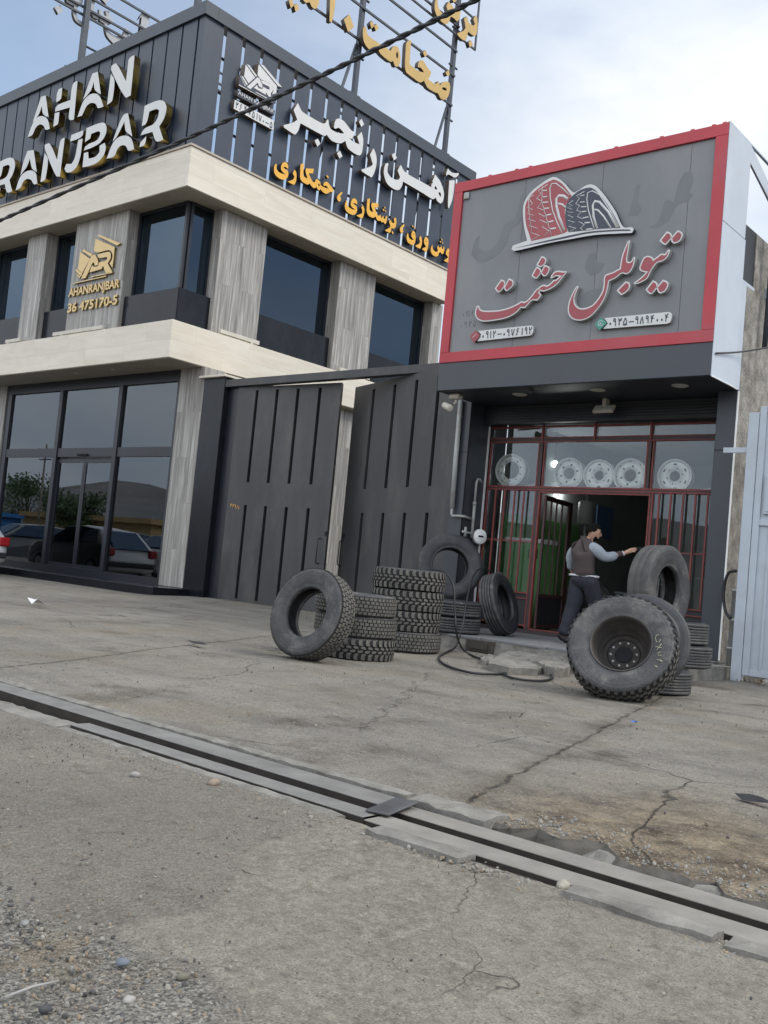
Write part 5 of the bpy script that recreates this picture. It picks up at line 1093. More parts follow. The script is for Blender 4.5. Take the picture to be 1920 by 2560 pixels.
for z in (zu, zu+.95, zu+2.0): MB().box(-18.95, -18.90, 16.0, yE, z-.025, z+.025).build('rail', M['steel_dark'], rt)
q.box(-18.95, -18.90, yE-.05, yE, zu, zu+2.0)
q.build('rail', M['steel_dark'], rt)
for y_ in (13.75, yA, yB):
    q = MB(); q.box(-19.08, -18.955, y_-.07, y_+.07, 10.07, 23, .006); q.build('post', M['steel_dark'], rt)
for y_ in (yA, yB):
    q = MB(); q.tube([(-19.02, y_-.1, zl-.1), (-19.02, y_-1.25, 11.5)], .045, 6); q.box(-19.04, -19.0, y_-.85, y_, 13.45, 13.52); q.build('brace', M['steel_dark'], rt)
    for z in (14.2, 15.3, 17.0, 18.2): MB().tube([(-19.0, y_-.2, z), (-19.0, y_+.22, z)], .035, 6).build('step_iron', M['steel_dark'], rt)
# second frame, at the far left, seen from behind
PL2 = XPlane(-27.0); RK = (0, 0, 420/1659)
r2 = thing('rooftop_sign', 'white Persian letters seen from behind on rails at the left roof end', 'sign', (-27, 16, 10.1))
for p in ([(560, 60), (600, 52), (625, 115), (575, 140), (540, 75)], [(640, -40), (820, -40), (815, 35), (780, 60), (755, 110), (770, 190), (830, 225), (895, 262), (878, 285), (800, 248), (745, 200), (722, 120), (735, 60), (660, 20)],
          [(905, -40), (890, 100), (920, 170), (970, 192), (985, 150), (935, 130), (930, 80), (945, -30)], [(1000, 90), (1015, 150), (1055, 160), (1040, 105), (1075, 110), (1095, 170), (1120, 195), (1110, 230), (1062, 240), (1062, 300), (1130, 350), (1215, 355), (1240, 275), (1272, 290), (1270, 375), (1130, 442), (1055, 350), (1032, 235), (985, 205), (980, 90)], [(1425, 100), (1477, 175), (1445, 290), (1378, 320), (1400, 165), (1368, 190)], [(985, -30), (1085, -30), (1050, 45)]):
    solid('letter', PL2, [zm(RK, p)], -.06, .05, M['white_backlit'], M['edge_dark'], r2)
q = MB(); zz = [PX(*zm(RK, [pt])[0], -27.0).z for pt in ((760, 130), (1000, 185), (1150, 145), (1330, 90))]
for z in zz: MB().box(-26.94, -26.88, 12.5, 22, z-.03, z+.03).build('rail', M['steel_dark'], r2)
pp = PX(*zm(RK, [(800, 450)])[0], -26.9)
q = MB(); q.box(-26.87, -26.72, pp.y-.08, pp.y+.08, 10.07, 24); q.build('post', M['steel_dark'], r2)
MB().tube([(-26.8, pp.y, pp.z), (-26.8, pp.y+.55, pp.z)], .04, 6).build('step_iron', M['steel_dark'], r2); MB().tube([(-26.8, pp.y-.5, pp.z-.9), (-26.8, pp.y, pp.z-.9)], .04, 6).build('step_iron', M['steel_dark'], r2)
# small stencilled number on the gate leaf
class LeafPlane:
    def uv(s, px, py, dd=0.0):
        d = ray(px, py); D = Vector((LMX[0][0], LMX[1][0], 0)); n_ = Vector((D.y, -D.x, 0)); P = Vector((LMX[0][3], LMX[1][3], 0))
        t = n_.dot(P)/n_.dot(d); X = O + d*t; return ((X-P).dot(D), X.z)
    def w(s, u, v, d): return LMX @ Vector((u, -d, v))
digits('stencil', '449/1', LeafPlane(), [(578, 1264), (583, 1265), (588, 1266), (593, 1268), (597, 1270)], 9, .003, M['orange_face'], lf, .07)
# ================================================================== TYRES
def tyre_mesh(kind, Rt=.48, W=.25, rb=.285):
    """returns (casing mesh, tread mesh or None); the axis is local Y"""
    h = W/2; Rg = Rt-.016
    half = [(rb, .60*h), (rb+.004, .80*h), (rb+.022, .86*h), (rb+.030, .83*h), (rb+.05, .93*h), ((rb+Rt)/2, 1.0*h), (Rt-.095, .985*h), (Rt-.088, 1.0*h), (Rt-.080, .985*h), (Rt-.062, .975*h), (Rt-.056, .985*h), (Rt-.05, .965*h), (Rt-.03, .925*h), (Rg-.006, .86*h)]
    tread = [(Rg, .80*h)]
    if kind == 'rib':
        e = [.80, .46, .42, .16, .12]; tread = [(Rt, .78*h)]
        for g in (.48, .16):
            tread += [(Rt, (g+.035)*h), (Rt-.013, (g+.025)*h), (Rt-.013, (g-.025)*h), (Rt, (g-.035)*h)]
        half[-1] = (Rt-.008, .86*h)
    if kind == 'worn': tread = [(Rt, .80*h), (Rt+.001, .3*h), (Rt-.004, .28*h), (Rt-.004, .25*h), (Rt+.001, .23*h)]; half[-1] = (Rt-.008, .88*h)
    if kind == 'fine':
        tread = [(Rt, .80*h)]
        for g in (.60, .36, .12): tread += [(Rt, (g+.03)*h), (Rt-.01, (g+.02)*h), (Rt-.01, (g-.02)*h), (Rt, (g-.03)*h)]
        half[-1] = (Rt-.008, .86*h)
    pos = half + tread; prof = pos + [(r, -a) for r, a in reversed(pos)]
    inner = [(rb, -.48*h), (rb+.03, -.62*h), ((rb+Rt)/2, -.86*h), (Rt-.06, -.80*h), (Rt-.035, -.5*h), (Rt-.033, 0)]
    prof = prof + inner + [(r, -a) for r, a in reversed(inner[:-1])]
    q = MB(); q.lathe(prof, 64, closed=True)
    for f in q.bm.faces:
        c = f.calc_center_median(); rr = math.hypot(c.x, c.z)
        if kind not in ('rib', 'worn', 'fine') and rr > Rg-.004 and abs(c.y) < .82*h: f.material_index = 1; f.smooth = True
        elif rr > Rt-.02 and abs(c.y) < .84*h: f.material_index = 2 if rr > Rt-.006 else 1
    bmesh.ops.recalc_face_normals(q.bm, faces=q.bm.faces)
    mats = [M['rubber'], M['groove'], M['rubber_dust']]
    if kind == 'worn': mats = [M['rubber'], M['groove'], M['rubber_worn']]
    if kind in ('rib', 'fine'): mats = [M['rubber_dark'], M['groove'], M['rubber']]
    me = q.mesh('tyre_casing', mats, fixn=False)
    tr = None; t = MB(); two = 2*math.pi
    def crown(a): return -.010*(abs(a)/h)**3
    def block(poly, hgt=.017, inset=.90):
        cx = sum(p[0] for p in poly)/len(poly); cy = sum(p[1] for p in poly)/len(poly)
        def P(p, r): return (r*math.cos(p[0]), p[1], r*math.sin(p[0]))
        bt = [t.bm.verts.new(P(p, Rt-hgt+crown(p[1])-.002)) for p in poly]
        tp = [t.bm.verts.new(P((cx+(p[0]-cx)*inset, cy+(p[1]-cy)*inset), Rt+crown(p[1]))) for p in poly]
        f = t.bm.faces.new(tp); f.material_index = 0
        for i in range(len(poly)):
            f = t.bm.faces.new((bt[i], bt[(i+1) % len(poly)], tp[(i+1) % len(poly)], tp[i])); f.material_index = 1
    if kind == 'block':
        n = 54; rows = [-.80, -.49, -.17, .17, .49, .80]
        for j in range(5):
            a0, a1 = rows[j]*h+.002, rows[j+1]*h-.002; off = (j % 2)*.5
            for k in range(n):
                t0 = two*(k+off)/n; dt_ = two/n*.89; sl_ = .10*two/n*(1 if j % 2 else -1)
                block([(t0, a0), (t0+dt_, a0), (t0+dt_+sl_, a1), (t0+sl_, a1)])
            if j in (0, 4):
                s_ = -1 if j == 0 else 1
    elif kind == 'lug':
        n = 36
        for k in range(n):
            for s_ in (-1, 1):
                t0 = two*(k+(.5 if s_ > 0 else 0))/n; d_ = two/n
                pts = [(t0, .36), (t0+.30*d_, .33), (t0+.62*d_, .36), (t0+.74*d_, .58), (t0+.70*d_, .93), (t0+.05*d_, .93), (t0+.20*d_, .70), (t0+.17*d_, .52)]
                block([(a, s_*b_*h) for a, b_ in (pts if s_ > 0 else pts[::-1])], .022, .93)
            for s_ in (-1, 1):
                t0 = two*(k+(.5 if s_ < 0 else .1))/n; d_ = two/n
                pts = [(t0, .02), (t0+.5*d_, .05), (t0+.80*d_, .14), (t0+.66*d_, .31), (t0+.2*d_, .27), (t0+.02*d_, .2)]
                block([(a, s_*b_*h) for a, b_ in (pts if s_ > 0 else pts[::-1])], .018, .92)
    elif kind == 'off':
        n = 44
        for k in range(n):
            for j, (a0, a1) in enumerate(((-.95, -.60), (-.50, -.14), (-.06, .34), (.12, .50), (.60, .95))):
                t0 = two*(k+(.5 if j % 2 else 0))/n; d_ = two/n*.60
                block([(t0, a0*h), (t0+d_*.8, a0*h), (t0+d_, (a0+a1)/2*h), (t0+d_*.8, a1*h), (t0, a1*h), (t0+d_*.12, (a0+a1)/2*h)], .022, .9)
    elif kind == 'fine':
        n = 70; rows = [-.80, -.60, -.36, -.12, .12, .36, .60, .80]
        for j in range(7):
            for k in range(n):
                t0 = two*(k+(j % 2)*.5)/n
                block([(t0, rows[j]*h+.004), (t0+two/n*.8, rows[j]*h+.004), (t0+two/n*.8, rows[j+1]*h-.004), (t0, rows[j+1]*h-.004)], .004, .95)
    if len(t.bm.verts):
        bmesh.ops.recalc_face_normals(t.bm, faces=t.bm.faces)
        tr = t.mesh('tyre_tread', [M['rubber'] if kind == 'fine' else M['rubber_dust'], M['groove']], fixn=False)
    else: t.bm.free()
    return me, tr
TY = {}
def tyre(kind, center, axis, label, group=None, Rt=.48, W=.25, rb=.285, spin=0.0, name='tyre'):
    key = (kind, round(Rt, 3), round(W, 3), rb)
    if key not in TY: TY[key] = tyre_mesh(kind, Rt, W, rb)
    cm, tm = TY[key]
    t = thing(name, label, 'tyre', center, group=group)
    ax = Vector(axis).normalized(); t.rotation_mode = 'QUATERNION'
    t.rotation_quaternion = ax.to_track_quat('Y', 'Z') @ Euler((0, spin, 0)).to_quaternion()
    link('casing', cm, t)
    if tm: link('tread', tm, t)
    return t
def away(p): v = Vector((p[0], p[1], 0)); return v.normalized()
GRP = 'truck tyres lying and leaning outside the shop'
# left stack (three)
f1 = G(880, 1652); c1 = f1 + away(f1)*.465
for i, (kd, lb) in enumerate((('lug', 'bottom tyre of the low left stack, with curved lug tread'), ('block', 'middle tyre of the low left stack, brick pattern tread'), ('block', 'top tyre of the low left stack, brick pattern tread'))):
    tyre(kd, (c1.x + (.0, -.01, -.02)[i], c1.y + (.0, .01, .0)[i], .122+.240*i), (0.01*i, .012, 1), lb, GRP, .465, .243, spin=.7*i)
# tall stack (four)
f2 = G(1004, 1632); c2 = f2 + away(f2)*.48
for i, (kd, lb) in enumerate((('block', 'bottom tyre of the tall middle stack, brick pattern tread'), ('lug', 'second tyre from the bottom of the tall middle stack, curved lugs'), ('lug', 'third tyre from the bottom of the tall middle stack, curved lugs'), ('lug', 'top tyre of the tall middle stack of four, curved lugs'))):
    tyre(kd, (c2.x + (.02, -.015, .0, .01)[i], c2.y + (0, .0, .01, 0)[i], .131+.262*i), (.0, .012*(i == 3), 1), lb, GRP, .48, .265, spin=.9*i)
# front leaning tyre
g1 = G(754, 1650)
tyre('block', (g1.x, g1.y+.09, .475), (.06, -.965, .25), 'dusty block tread tyre leaning upright against the low left stack', GRP, .485, .27, .262, .2)
# pair on the step and the tyre standing on it
f3 = G(1118, 1583, .2); c3 = f3 + away(f3)*.47
tyre('rib', (c3.x, c3.y, .2+.118), (0, 0, 1), 'lower dark ribbed tyre of the pair on the step behind the tall stack', GRP, .475, .235)
tyre('rib', (c3.x-.01, c3.y, .2+.353), (0, 0, 1), 'upper dark ribbed tyre of the pair on the step behind the tall stack', GRP, .475, .235, spin=1)
c4 = PY(1124, 1409, 12.62)
tyre('rib', (c4.x, c4.y, .67+.487), (.74, -.64, .19), 'smooth dark tyre standing on the ribbed pair against the left pillar', GRP, .515, .26, .285)
g5 = G(1258, 1590, .2)
tyre('rib', (g5.x-.15, g5.y+.04, .2+.462), (.925, .19, .30), 'grooved tyre leaning on its edge on the step beside the left grille', GRP, .475, .27, .28)
# right group
f7 = G(1668, 1668, .2); c7 = f7 + away(f7)*.46
tyre('fine', (c7.x+.04, c7.y, .2+.135), (0, 0, 1), 'lower worn tyre of the pair on the right end of the step', GRP, .465, .27)
tyre('fine', (c7.x-.01, c7.y, .2+.405), (0, 0, 1), 'upper worn tyre of the pair on the right end of the step', GRP, .455, .27, spin=.4)
c6 = PY(1648, 1472, c7.y+.02)
tyre('worn', (c6.x, c6.y, c6.z), (1, -.08, .04), 'tall bald brownish tyre standing on the right pair beside the doorway', GRP, .53, .30, .275)
f8 = G(1612, 1736); c8 = f8 + away(f8)*.46
tyre('fine', (c8.x, c8.y, .128), (0, 0, 1), 'dark tyre lying on the ground behind the big wheel', GRP, .465, .25)
# the big wheel with its rim
AXW = Vector((.30*.88, -.955*.88, .47)).normalized(); cw = G(1556, 1622, .47)
wt = tyre('off', cw, AXW, 'big truck wheel with deep dark rim and chalk marks, front right', None, .525, .31, .285, .1, 'truck_wheel'); wt['category'] = 'wheel'
for c in wt.children:
    if c.name.startswith('tread'): pass
q = MB()
q.lathe([(.288, .115), (.300, .135), (.292, .142), (.280, .13), (.268, .09), (.262, .03), (.245, .01), (.24, -.05), (.205, -.085), (.198, -.10), (.195, -.13), (.088, -.132), (.084, -.15), (.0, -.16)], 56)
rim_me = q.mesh('rim', M['rim_dark']); rim = link('rim', rim_me, wt)
q = MB()
for k in range(10):
    a = 2*math.pi*k/10; q.lathe([(0, .012), (.012, .010), (.013, 0)], 8, Matrix.Translation((.125*math.cos(a), -.131, .125*math.sin(a))))
link('bolt_ring', q.mesh('bolt_ring', M['galv']), rim)
q = MB(); q.lathe([(.0, -.129), (.083, -.1285)], 28); q.lathe([(.150, -.1295), (.152, -.124), (.158, -.124), (.16, -.1295)], 40); link('hub_bore', q.mesh('hub_bore', M['hole']), rim)
tyre('rib', cw - AXW*.36 + Vector((.10, .06, .24)), AXW + Vector((.10, 0, -.12)), 'thin ribbed tyre casing leaning behind the big wheel', GRP, .475, .20, .30)
# chalk on the big wheel
class TiltPlane:
    def __init__(s, c, n, up): s.c = Vector(c); s.n = Vector(n).normalized(); s.x = Vector(up).cross(s.n).normalized(); s.y = s.n.cross(s.x)
    def uv(s, px, py, d=0.0):
        dr = ray(px, py); c = s.c + s.n*d; t = s.n.dot(c-O)/s.n.dot(dr); X = O+dr*t-c; return (X.dot(s.x), X.dot(s.y))
    def w(s, u, v, d): return s.c + s.x*u + s.y*v + s.n*d
M['chalk'] = mat('yellow chalk', (.30, .29, .19), .9, var=.2)
RC = (1360, 1280, 440/1659); TP = TiltPlane(cw, AXW, (0, 0, 1))
ch = strokes('chalk_mark', RC, TP, [[(1085, 1162), (1060, 1158), (1050, 1190), (1060, 1222), (1088, 1228), (1098, 1200)], [(1050, 1268), (1112, 1282)], [(1108, 1240), (1062, 1305)], [(1100, 1318), (1072, 1330), (1078, 1352), (1106, 1350)], [(1062, 1388), (1085, 1398)], (14, [(1088, 1392), (1115, 1408), (1100, 1412)]), (12, [(1045, 1450), (1068, 1462)])], .157, M['chalk'], None, 6) if False else None
def strokes_on(name, region, plane, lines, d, m, parent, wpx):
    q = MB(); s = region[2]
    for ln in lines:
        w_ = wpx
        if isinstance(ln[0], (int, float)): w_, ln = ln
        uv = [plane.uv(*p, d) for p in zm(region, ln)]
        a, c = uv[0], plane.uv(*zm(region, [(ln[0][0]+w_, ln[0][1])])[0], d)
        q.tube([(u, v, 0) for u, v in uv], abs(c[0]-a[0])/2, 6)
    for v in q.bm.verts: v.co = plane.w(v.co.x, v.co.y, d + max(-.0015, min(.0015, v.co.z)))
    me = q.mesh(name, m); bpy.context.view_layer.update()
    mw = parent.matrix_world.inverted(); me.transform(mw); return link(name, me, parent)
strokes_on('chalk_mark', RC, TP, [[(1085, 1162), (1060, 1158), (1050, 1190), (1060, 1222), (1088, 1228), (1098, 1200)], [(1050, 1268), (1112, 1282)], [(1108, 1240), (1062, 1305)], [(1100, 1318), (1072, 1330), (1078, 1352), (1106, 1350)], [(1062, 1388), (1085, 1398)], (14, [(1088, 1392), (1115, 1408), (1100, 1412)]), (12, [(1045, 1450), (1068, 1462)])], .158, M['chalk'], wt, 6)
# ---- hose
hp = []
for (px, py, Y) in ((1080, 1423, 10.75), (1091, 1424, 10.66), (1116, 1433, 10.55), (1134, 1469, 10.5), (1137, 1529, 10.45), (1143, 1590, 10.5)): hp.append(PY(px, py, Y))
for (px, py) in ((1158, 1624), (1190, 1643), (1240, 1656), (1290, 1664), (1341, 1673), (1373, 1685), (1380, 1696), (1354, 1702), (1304, 1699), (1266, 1690), (1262, 1682), (1282, 1671), (1290, 1665), (1270, 1657), (1248, 1658), (1236, 1664), (1249, 1670), (1266, 1677), (1256, 1684), (1220, 1685), (1180, 1682), (1135, 1671), (1104, 1656), (1098, 1642), (1120, 1629)): hp.append(G(px, py, .02))
for (px, py, Y) in ((1138, 1618, 11.2), (1148, 1595, 11.3), (1158, 1556, 11.4), (1171, 1483, 11.8), (1185, 1437, 12.3), (1206, 1419, 12.7), (1224, 1428, 12.95)): hp.append(PY(px, py, Y))
def spline3(P, n=6):
    out = []
    for i in range(len(P)-1):
        p0, p1, p2, p3 = P[max(0, i-1)], P[i], P[i+1], P[min(len(P)-1, i+2)]
        for k in range(n):
            t = k/n; out.append(.5*((2*p1)+(p2-p0)*t+(2*p0-5*p1+4*p2-p3)*t*t+(3*p1-p0-3*p2+p3)*t**3))
    return out + [P[-1]]
q = MB(); q.tube(spline3(hp), .0135, 8)
o = tag(q.build('air_hose', M['hose']), 'black rubber air hose looping over the tyres and across the yard', 'hose'); own_origin(o)
# ---- alloy rims displayed in the shop window
def rim_disc(x, z, Rr, kind, label):
    t = thing('wheel_rim', label, 'wheel rim', (x, 14.40, z-Rr), group='truck rims displayed in the shop window')
    Mx = Matrix.Translation((x, 14.40, z)) @ Matrix.Rotation(R(8), 4, 'Z')
    q = MB(); q.lathe([(Rr, -.09), (Rr, -.075), (Rr*.95, -.07), (Rr*.93, -.05), (Rr*.90, .09), (Rr*.96, .10), (Rr*.97, .11), (Rr*.88, .10), (Rr*.87, .0), (Rr*.89, -.06), (Rr*.96, -.092)], 48, Mx, closed=True); q.build('barrel', M['alloy'], t)
    q = MB(); rd = {'hub': .80, 'dish': .74, 'flat': .86}[kind]; ri = {'hub': .53, 'dish': .36, 'flat': .30}[kind]
    q.lathe([(Rr*.90, -.01), (Rr*rd, -.05), (Rr*(rd-.06), -.058), (Rr*ri, -.058), (Rr*ri, -.03), (Rr*rd, -.03), (Rr*.9, .01)], 48, Mx, closed=True); q.build('disc', M['alloy_matt'], t)
    q = MB(); n, rr, rs = {'hub': (10, .66, .045), 'dish': (6, .55, .07), 'flat': (6, .46, .045)}[kind]
    for k in range(n):
        a = 2*math.pi*k/n+.3; q.lathe([(0, -.0605), (Rr*rs, -.0605), (Rr*rs, -.0585)], 10, Mx @ Matrix.Translation((Rr*rr*math.cos(a), 0, Rr*rr*math.sin(a))))
    if kind == 'flat':
        for k in range(6):
            a = 2*math.pi*k/6+.05; q.box(-Rr*.10, Rr*.10, -.0605, -.0585, -Rr*.045, Rr*.045, 0, Mx @ Matrix.Rotation(-a, 4, 'Y') @ Matrix.Translation((0, 0, Rr*.70)))
    else:
        for k in range(8):
            a = 2*math.pi*k/8+.1; q.lathe([(0, -.03), (Rr*.05, -.034), (Rr*.05, -.02)], 10, Mx @ Matrix.Translation((Rr*.87*math.cos(a), -.0, Rr*.87*math.sin(a))))
    q.build('bolt_hole', M['hole'], t)
for (px, py, Rr, kd, lb) in ((1278, 1176, .285, 'hub', 'polished rim with a wide open centre, in the left window pane'), (1423, 1184, .262, 'dish', 'polished deep rim, left of three in the middle window pane'), (1498, 1189, .258, 'flat', 'flat silver rim with oval slots, centre of the middle window pane'), (1575.5, 1189, .27, 'dish', 'polished deep rim, right of three in the middle window pane'), (1687, 1191, .265, 'flat', 'flat silver rim with oval slots, in the right window pane')):
    p = PY(px, py, 14.36); rim_disc(p.x, max(p.z, 2.657+Rr*.99) if 0 else p.z, Rr, kd, lb)
# ================================================================== MAN
M['skin'] = mat('skin', (.42, .25, .17), .5, var=.06, scale=12)
M['hair'] = mat('black hair', (.007, .006, .005), .95, spec=.1, var=.2, scale=30)
M['vest'] = mat('brown grey vest', (.062, .046, .044), .9, var=.15, scale=10, bump=.3, bscale=90)
M['sleeve'] = mat('heather grey sleeve', (.27, .30, .335), .9, var=.1, scale=25, bump=.3, bscale=120)
M['trouser'] = mat('dark navy trousers', (.020, .021, .031), .85, var=.2, scale=8, bump=.3, bscale=60)
M['shoe'] = mat('black shoes', (.012, .012, .014), .5, var=.2)
M['stripe'] = mat('pale ribbing', (.55, .55, .57), .8, var=.05)
FT = G(1408, 1608, .2); DV = away(FT); RV = Vector((DV.y, -DV.x, 0)); RM = (1360, 1280, 440/1659)
def MP(x, y, dd=0.0):
    px, py = RM[0]+x*RM[2], RM[1]+y*RM[2]; d = ray(px, py); return O + d*((DV.dot(FT)+dd)/DV.dot(d))
def skin(name, V, E, rad, m, parent=None, sub=2, root=0, squash=None):
    me = bpy.data.meshes.new(name); me.from_pydata([tuple(v) for v in V], E, [])
    o = bpy.data.objects.new(name, me); C.objects.link(o)
    o.modifiers.new('skin', 'SKIN'); sv = me.skin_vertices[0].data
    for i, r_ in enumerate(rad): sv[i].radius = (r_, r_) if not isinstance(r_, tuple) else r_
    for i in range(len(rad)): sv[i].use_root = (i == root)
    ss = o.modifiers.new('sub', 'SUBSURF'); ss.levels = sub; ss.render_levels = sub
    dg = bpy.context.evaluated_depsgraph_get(); nm = bpy.data.meshes.new_from_object(o.evaluated_get(dg))
    bpy.data.objects.remove(o); bpy.data.meshes.remove(me)
    for p in nm.polygons: p.use_smooth = True
    nm.materials.clear(); nm.materials.append(m); nm.name = name
    if m is not M['skin']:
        for v in nm.vertices: v.co += v.normal*(.012*mnoise.noise(v.co*9.0) + .007*mnoise.noise(Vector((v.co.x*22, v.co.y*22, v.co.z*10))))
    if parent:
        nm.transform(Matrix.Translation(-wloc(parent)))
    return link(name, nm, parent)
pel = MP(385, 640); wst = MP(375, 560, .0); chs = MP(368, 420, .0); nb = MP(408, 285, .0); hd0 = MP(435, 225); hd1 = MP(462, 185)
shR = MP(438, 340, -.09); elR = MP(590, 428, -.06); wrR = MP(752, 392, .05); haR = MP(800, 372, .07)
shL = MP(300, 348, .09); elL = MP(250, 440, .16); wrL = MP(262, 560, .26); haL = MP(290, 600, .30)
hpB = MP(335, 690, .04); knB = MP(268, 905, .04); anB = MP(178, 1165, .0); toB = MP(222, 1240, .03); heB = MP(140, 1215, -.02)
hpF = MP(430, 690, -.03); knF = MP(495, 905, .06); anF = MP(470, 1130, .12); toF = MP(545, 1180, .22)
V = [pel, wst, chs, nb, hd0, shR, elR, wrR, haR, shL, elL, wrL, haL, hpB, knB, anB, hpF, knF, anF]
E_ = [(0, 1), (1, 2), (2, 3), (3, 4), (3, 5), (5, 6), (6, 7), (7, 8), (3, 9), (9, 10), (10, 11), (11, 12), (0, 13), (13, 14), (14, 15), (0, 16), (16, 17), (17, 18)]
rad = [.10, .09, .10, .058, .055, .045, .042, .028, .036, .045, .042, .03, .035, .085, .055, .04, .085, .055, .04]
# fingers of the reaching hand: a pinching hold on the red post
fx = (haR - wrR).normalized(); up_ = Vector((0, 0, 1)); sd = fx.cross(up_).normalized()
def chain(base, pts, rs):
    i0 = base
    for p, r_ in zip(pts, rs): V.append(p); rad.append(r_); E_.append((i0, len(V)-1)); i0 = len(V)-1
for k, (u, ln) in enumerate(((.024, .082), (.008, .09), (-.009, .083), (-.025, .066))):
    b0 = haR + fx*.035 + up_*u*.9 + sd*.01
    chain(8, [b0, b0 + fx*ln*.45 + sd*.008 - up_*.004, b0 + fx*ln*.78 + sd*.02 - up_*.012, b0 + fx*ln*.86 + sd*.035 - up_*.022], [.0105, .0095, .0085, .0075])
tb_ = haR + fx*.0 + up_*.022 - sd*.022
chain(8, [tb_, tb_ + fx*.035 + up_*.006, tb_ + fx*.062 + sd*.015 + up_*.0], [.013, .0105, .0085])
for k, u in enumerate((.02, .006, -.008, -.02)):
    f_ = (haL-wrL).normalized(); b0 = haL + f_*.03 + RV*u
    chain(12, [b0, b0 + f_*.04 + DV*.006, b0 + f_*.062 + DV*.022], [.010, .009, .008])
tb_ = haL + RV*.032 + f_*.0
chain(12, [tb_, tb_ + f_*.03 + RV*.008, tb_ + f_*.05 + RV*.006], [.012, .010, .0085])
man = skin('person', V, E_, rad, M['skin'], None, 2)
own_origin(man)
tag(man, 'man in brown vest and grey sleeves entering the shop, hand on the red post', 'person')
# head, joined into the body mesh
def head():
    bm = bmesh.new(); bmesh.ops.create_uvsphere(bm, u_segments=28, v_segments=20, radius=1.0)
    for v in bm.verts:
        x, y, z = v.co; f = x                     # x forward, y to his left, z up
        X = .104*x; Y = .080*y; Z = .124*z
        if z < -.1: Y *= 1 - .28*min(1, (-z-.1)/.8); X *= 1 - .06*(-z)
        if x > .3 and z < -.55: X += .012
        if x < -.2 and z < -.3: X *= .82
        if x > .55: X *= .93
        v.co = (X, Y, Z)
    for v in bm.verts:                            # brow, eye sockets, nose, lips, chin
        x, y, z = v.co
        if x > .05:
            g = lambda cy, cz, sy, sz: math.exp(-((y-cy)/sy)**2-((z-cz)/sz)**2)
            x += .030*g(0, -.022, .012, .020) + .012*g(0, .004, .010, .022) + .006*g(0, .026, .04, .008) - .008*(g(.03, .008, .013, .010)+g(-.03, .008, .013, .010)) + .007*g(0, -.056, .022, .008) + .006*g(0, -.092, .022, .014)
            v.co.x = x
    for s_ in (-1, 1):
        r = bmesh.ops.create_uvsphere(bm, u_segments=10, v_segments=8, radius=1.0)
        for v in r['verts']: v.co = (v.co.x*.018 - .006, v.co.y*.008 + s_*.074, v.co.z*.030 - .004)
    return bm
FW = (RV*.97 + DV*.12 + Vector((0, 0, -.20))).normalized(); LF = Vector((0, 0, 1)).cross(FW).normalized(); UPH = FW.cross(LF)
HC = MP(472, 192, -.02); HM = Matrix((FW, LF, UPH)).transposed().to_4x4(); HM.translation = HC
bm = head()
hb_ = bm.copy()
bm.transform(Matrix.Translation(-man.location) @ HM)
for f in bm.faces: f.smooth = True
b2 = bmesh.new(); b2.from_mesh(man.data); tmp = bpy.data.meshes.new('t'); bm.to_mesh(tmp); b2.from_mesh(tmp); b2.to_mesh(man.data); b2.free(); bm.free()
for p in man.data.polygons: p.use_smooth = True
def cap(name, test, off, m):
    b_ = hb_.copy()
    bmesh.ops.delete(b_, geom=[f for f in b_.faces if not test(f.calc_center_median())], context='FACES')
    for v in b_.verts: v.co += v.normal*off
    b_.transform(Matrix.Translation(-man.location) @ HM)
    me = bpy.data.meshes.new(name); b_.to_mesh(me); b_.free(); me.materials.append(m)
    for p in me.polygons: p.use_smooth = True
    return link(name, me, man)
bmesh.ops.recalc_face_normals(hb_, faces=hb_.faces)
cap('hair', lambda c: c.z > .046 + .30*max(0, c.x-.02) or (c.x < .012 and abs(c.y) < .090 and c.z > .012 + .55*c.x and c.z > -.055), .008, M['hair'])
cap('beard', lambda c: c.x > .01 and c.z < -.048 and (c.z < -.070 or c.x < .060 or (c.x > .085 and c.z > -.055 and c.z < -.045)), .003, M['hair'])
cap('eyebrow', lambda c: c.x > .06 and .016 < c.z < .030 and .012 < abs(c.y) < .052, .003, M['hair'])
q = MB()
for s_ in (-1, 1):
    q.lathe([(0, -.006), (.0075, -.003), (.009, .002), (.0, .006)], 10, HM @ Matrix.Translation((.0835, s_*.030, .006)) @ Matrix.Rotation(R(90), 4, 'Z'))
for v in q.bm.verts: v.co -= man.location
q.build('eye', M['hole'], man, local=True)
# clothes
vest = skin('vest', [MP(375, 632), wst, chs, MP(390, 340), MP(408, 258), MP(440, 318, -.08), MP(290, 328, .08), MP(428, 288, -.06), MP(345, 290, .05)], [(0, 1), (1, 2), (2, 3), (3, 4), (3, 5), (3, 6), (3, 7), (3, 8)], [(.222, .175), (.215, .17), (.25, .185), (.215, .165), .125, .15, .15, .125, .125], M['vest'], man)
q = MB(); wc = MP(378, 602); n_ = 28
q.tube([wc + RV*(.205*math.cos(2*math.pi*k/n_)) + DV*(.16*math.sin(2*math.pi*k/n_)) + Vector((0, 0, .0)) for k in range(n_)], .016, 6, closed=True); q.build('waistband', M['stripe'], man)
skin('sleeve', [MP(415, 330, -.07), MP(480, 345, -.11), MP(545, 405, -.10), elR, MP(650, 418, -.01), MP(690, 405, .02)], [(0, 1), (1, 2), (2, 3), (3, 4), (4, 5)], [.115, .098, .088, .080, .072, .060], M['sleeve'], man)
skin('cuff', [MP(675, 410, .01), MP(720, 398, .035), MP(742, 393, .045)], [(0, 1), (1, 2)], [.056, .05, .045], M['vest'], man)
skin('cuff_stripe', [MP(738, 394, .043), MP(748, 391, .048), MP(756, 389, .05)], [(0, 1), (1, 2)], [.047, .0475, .046], M['stripe'], man, 1)
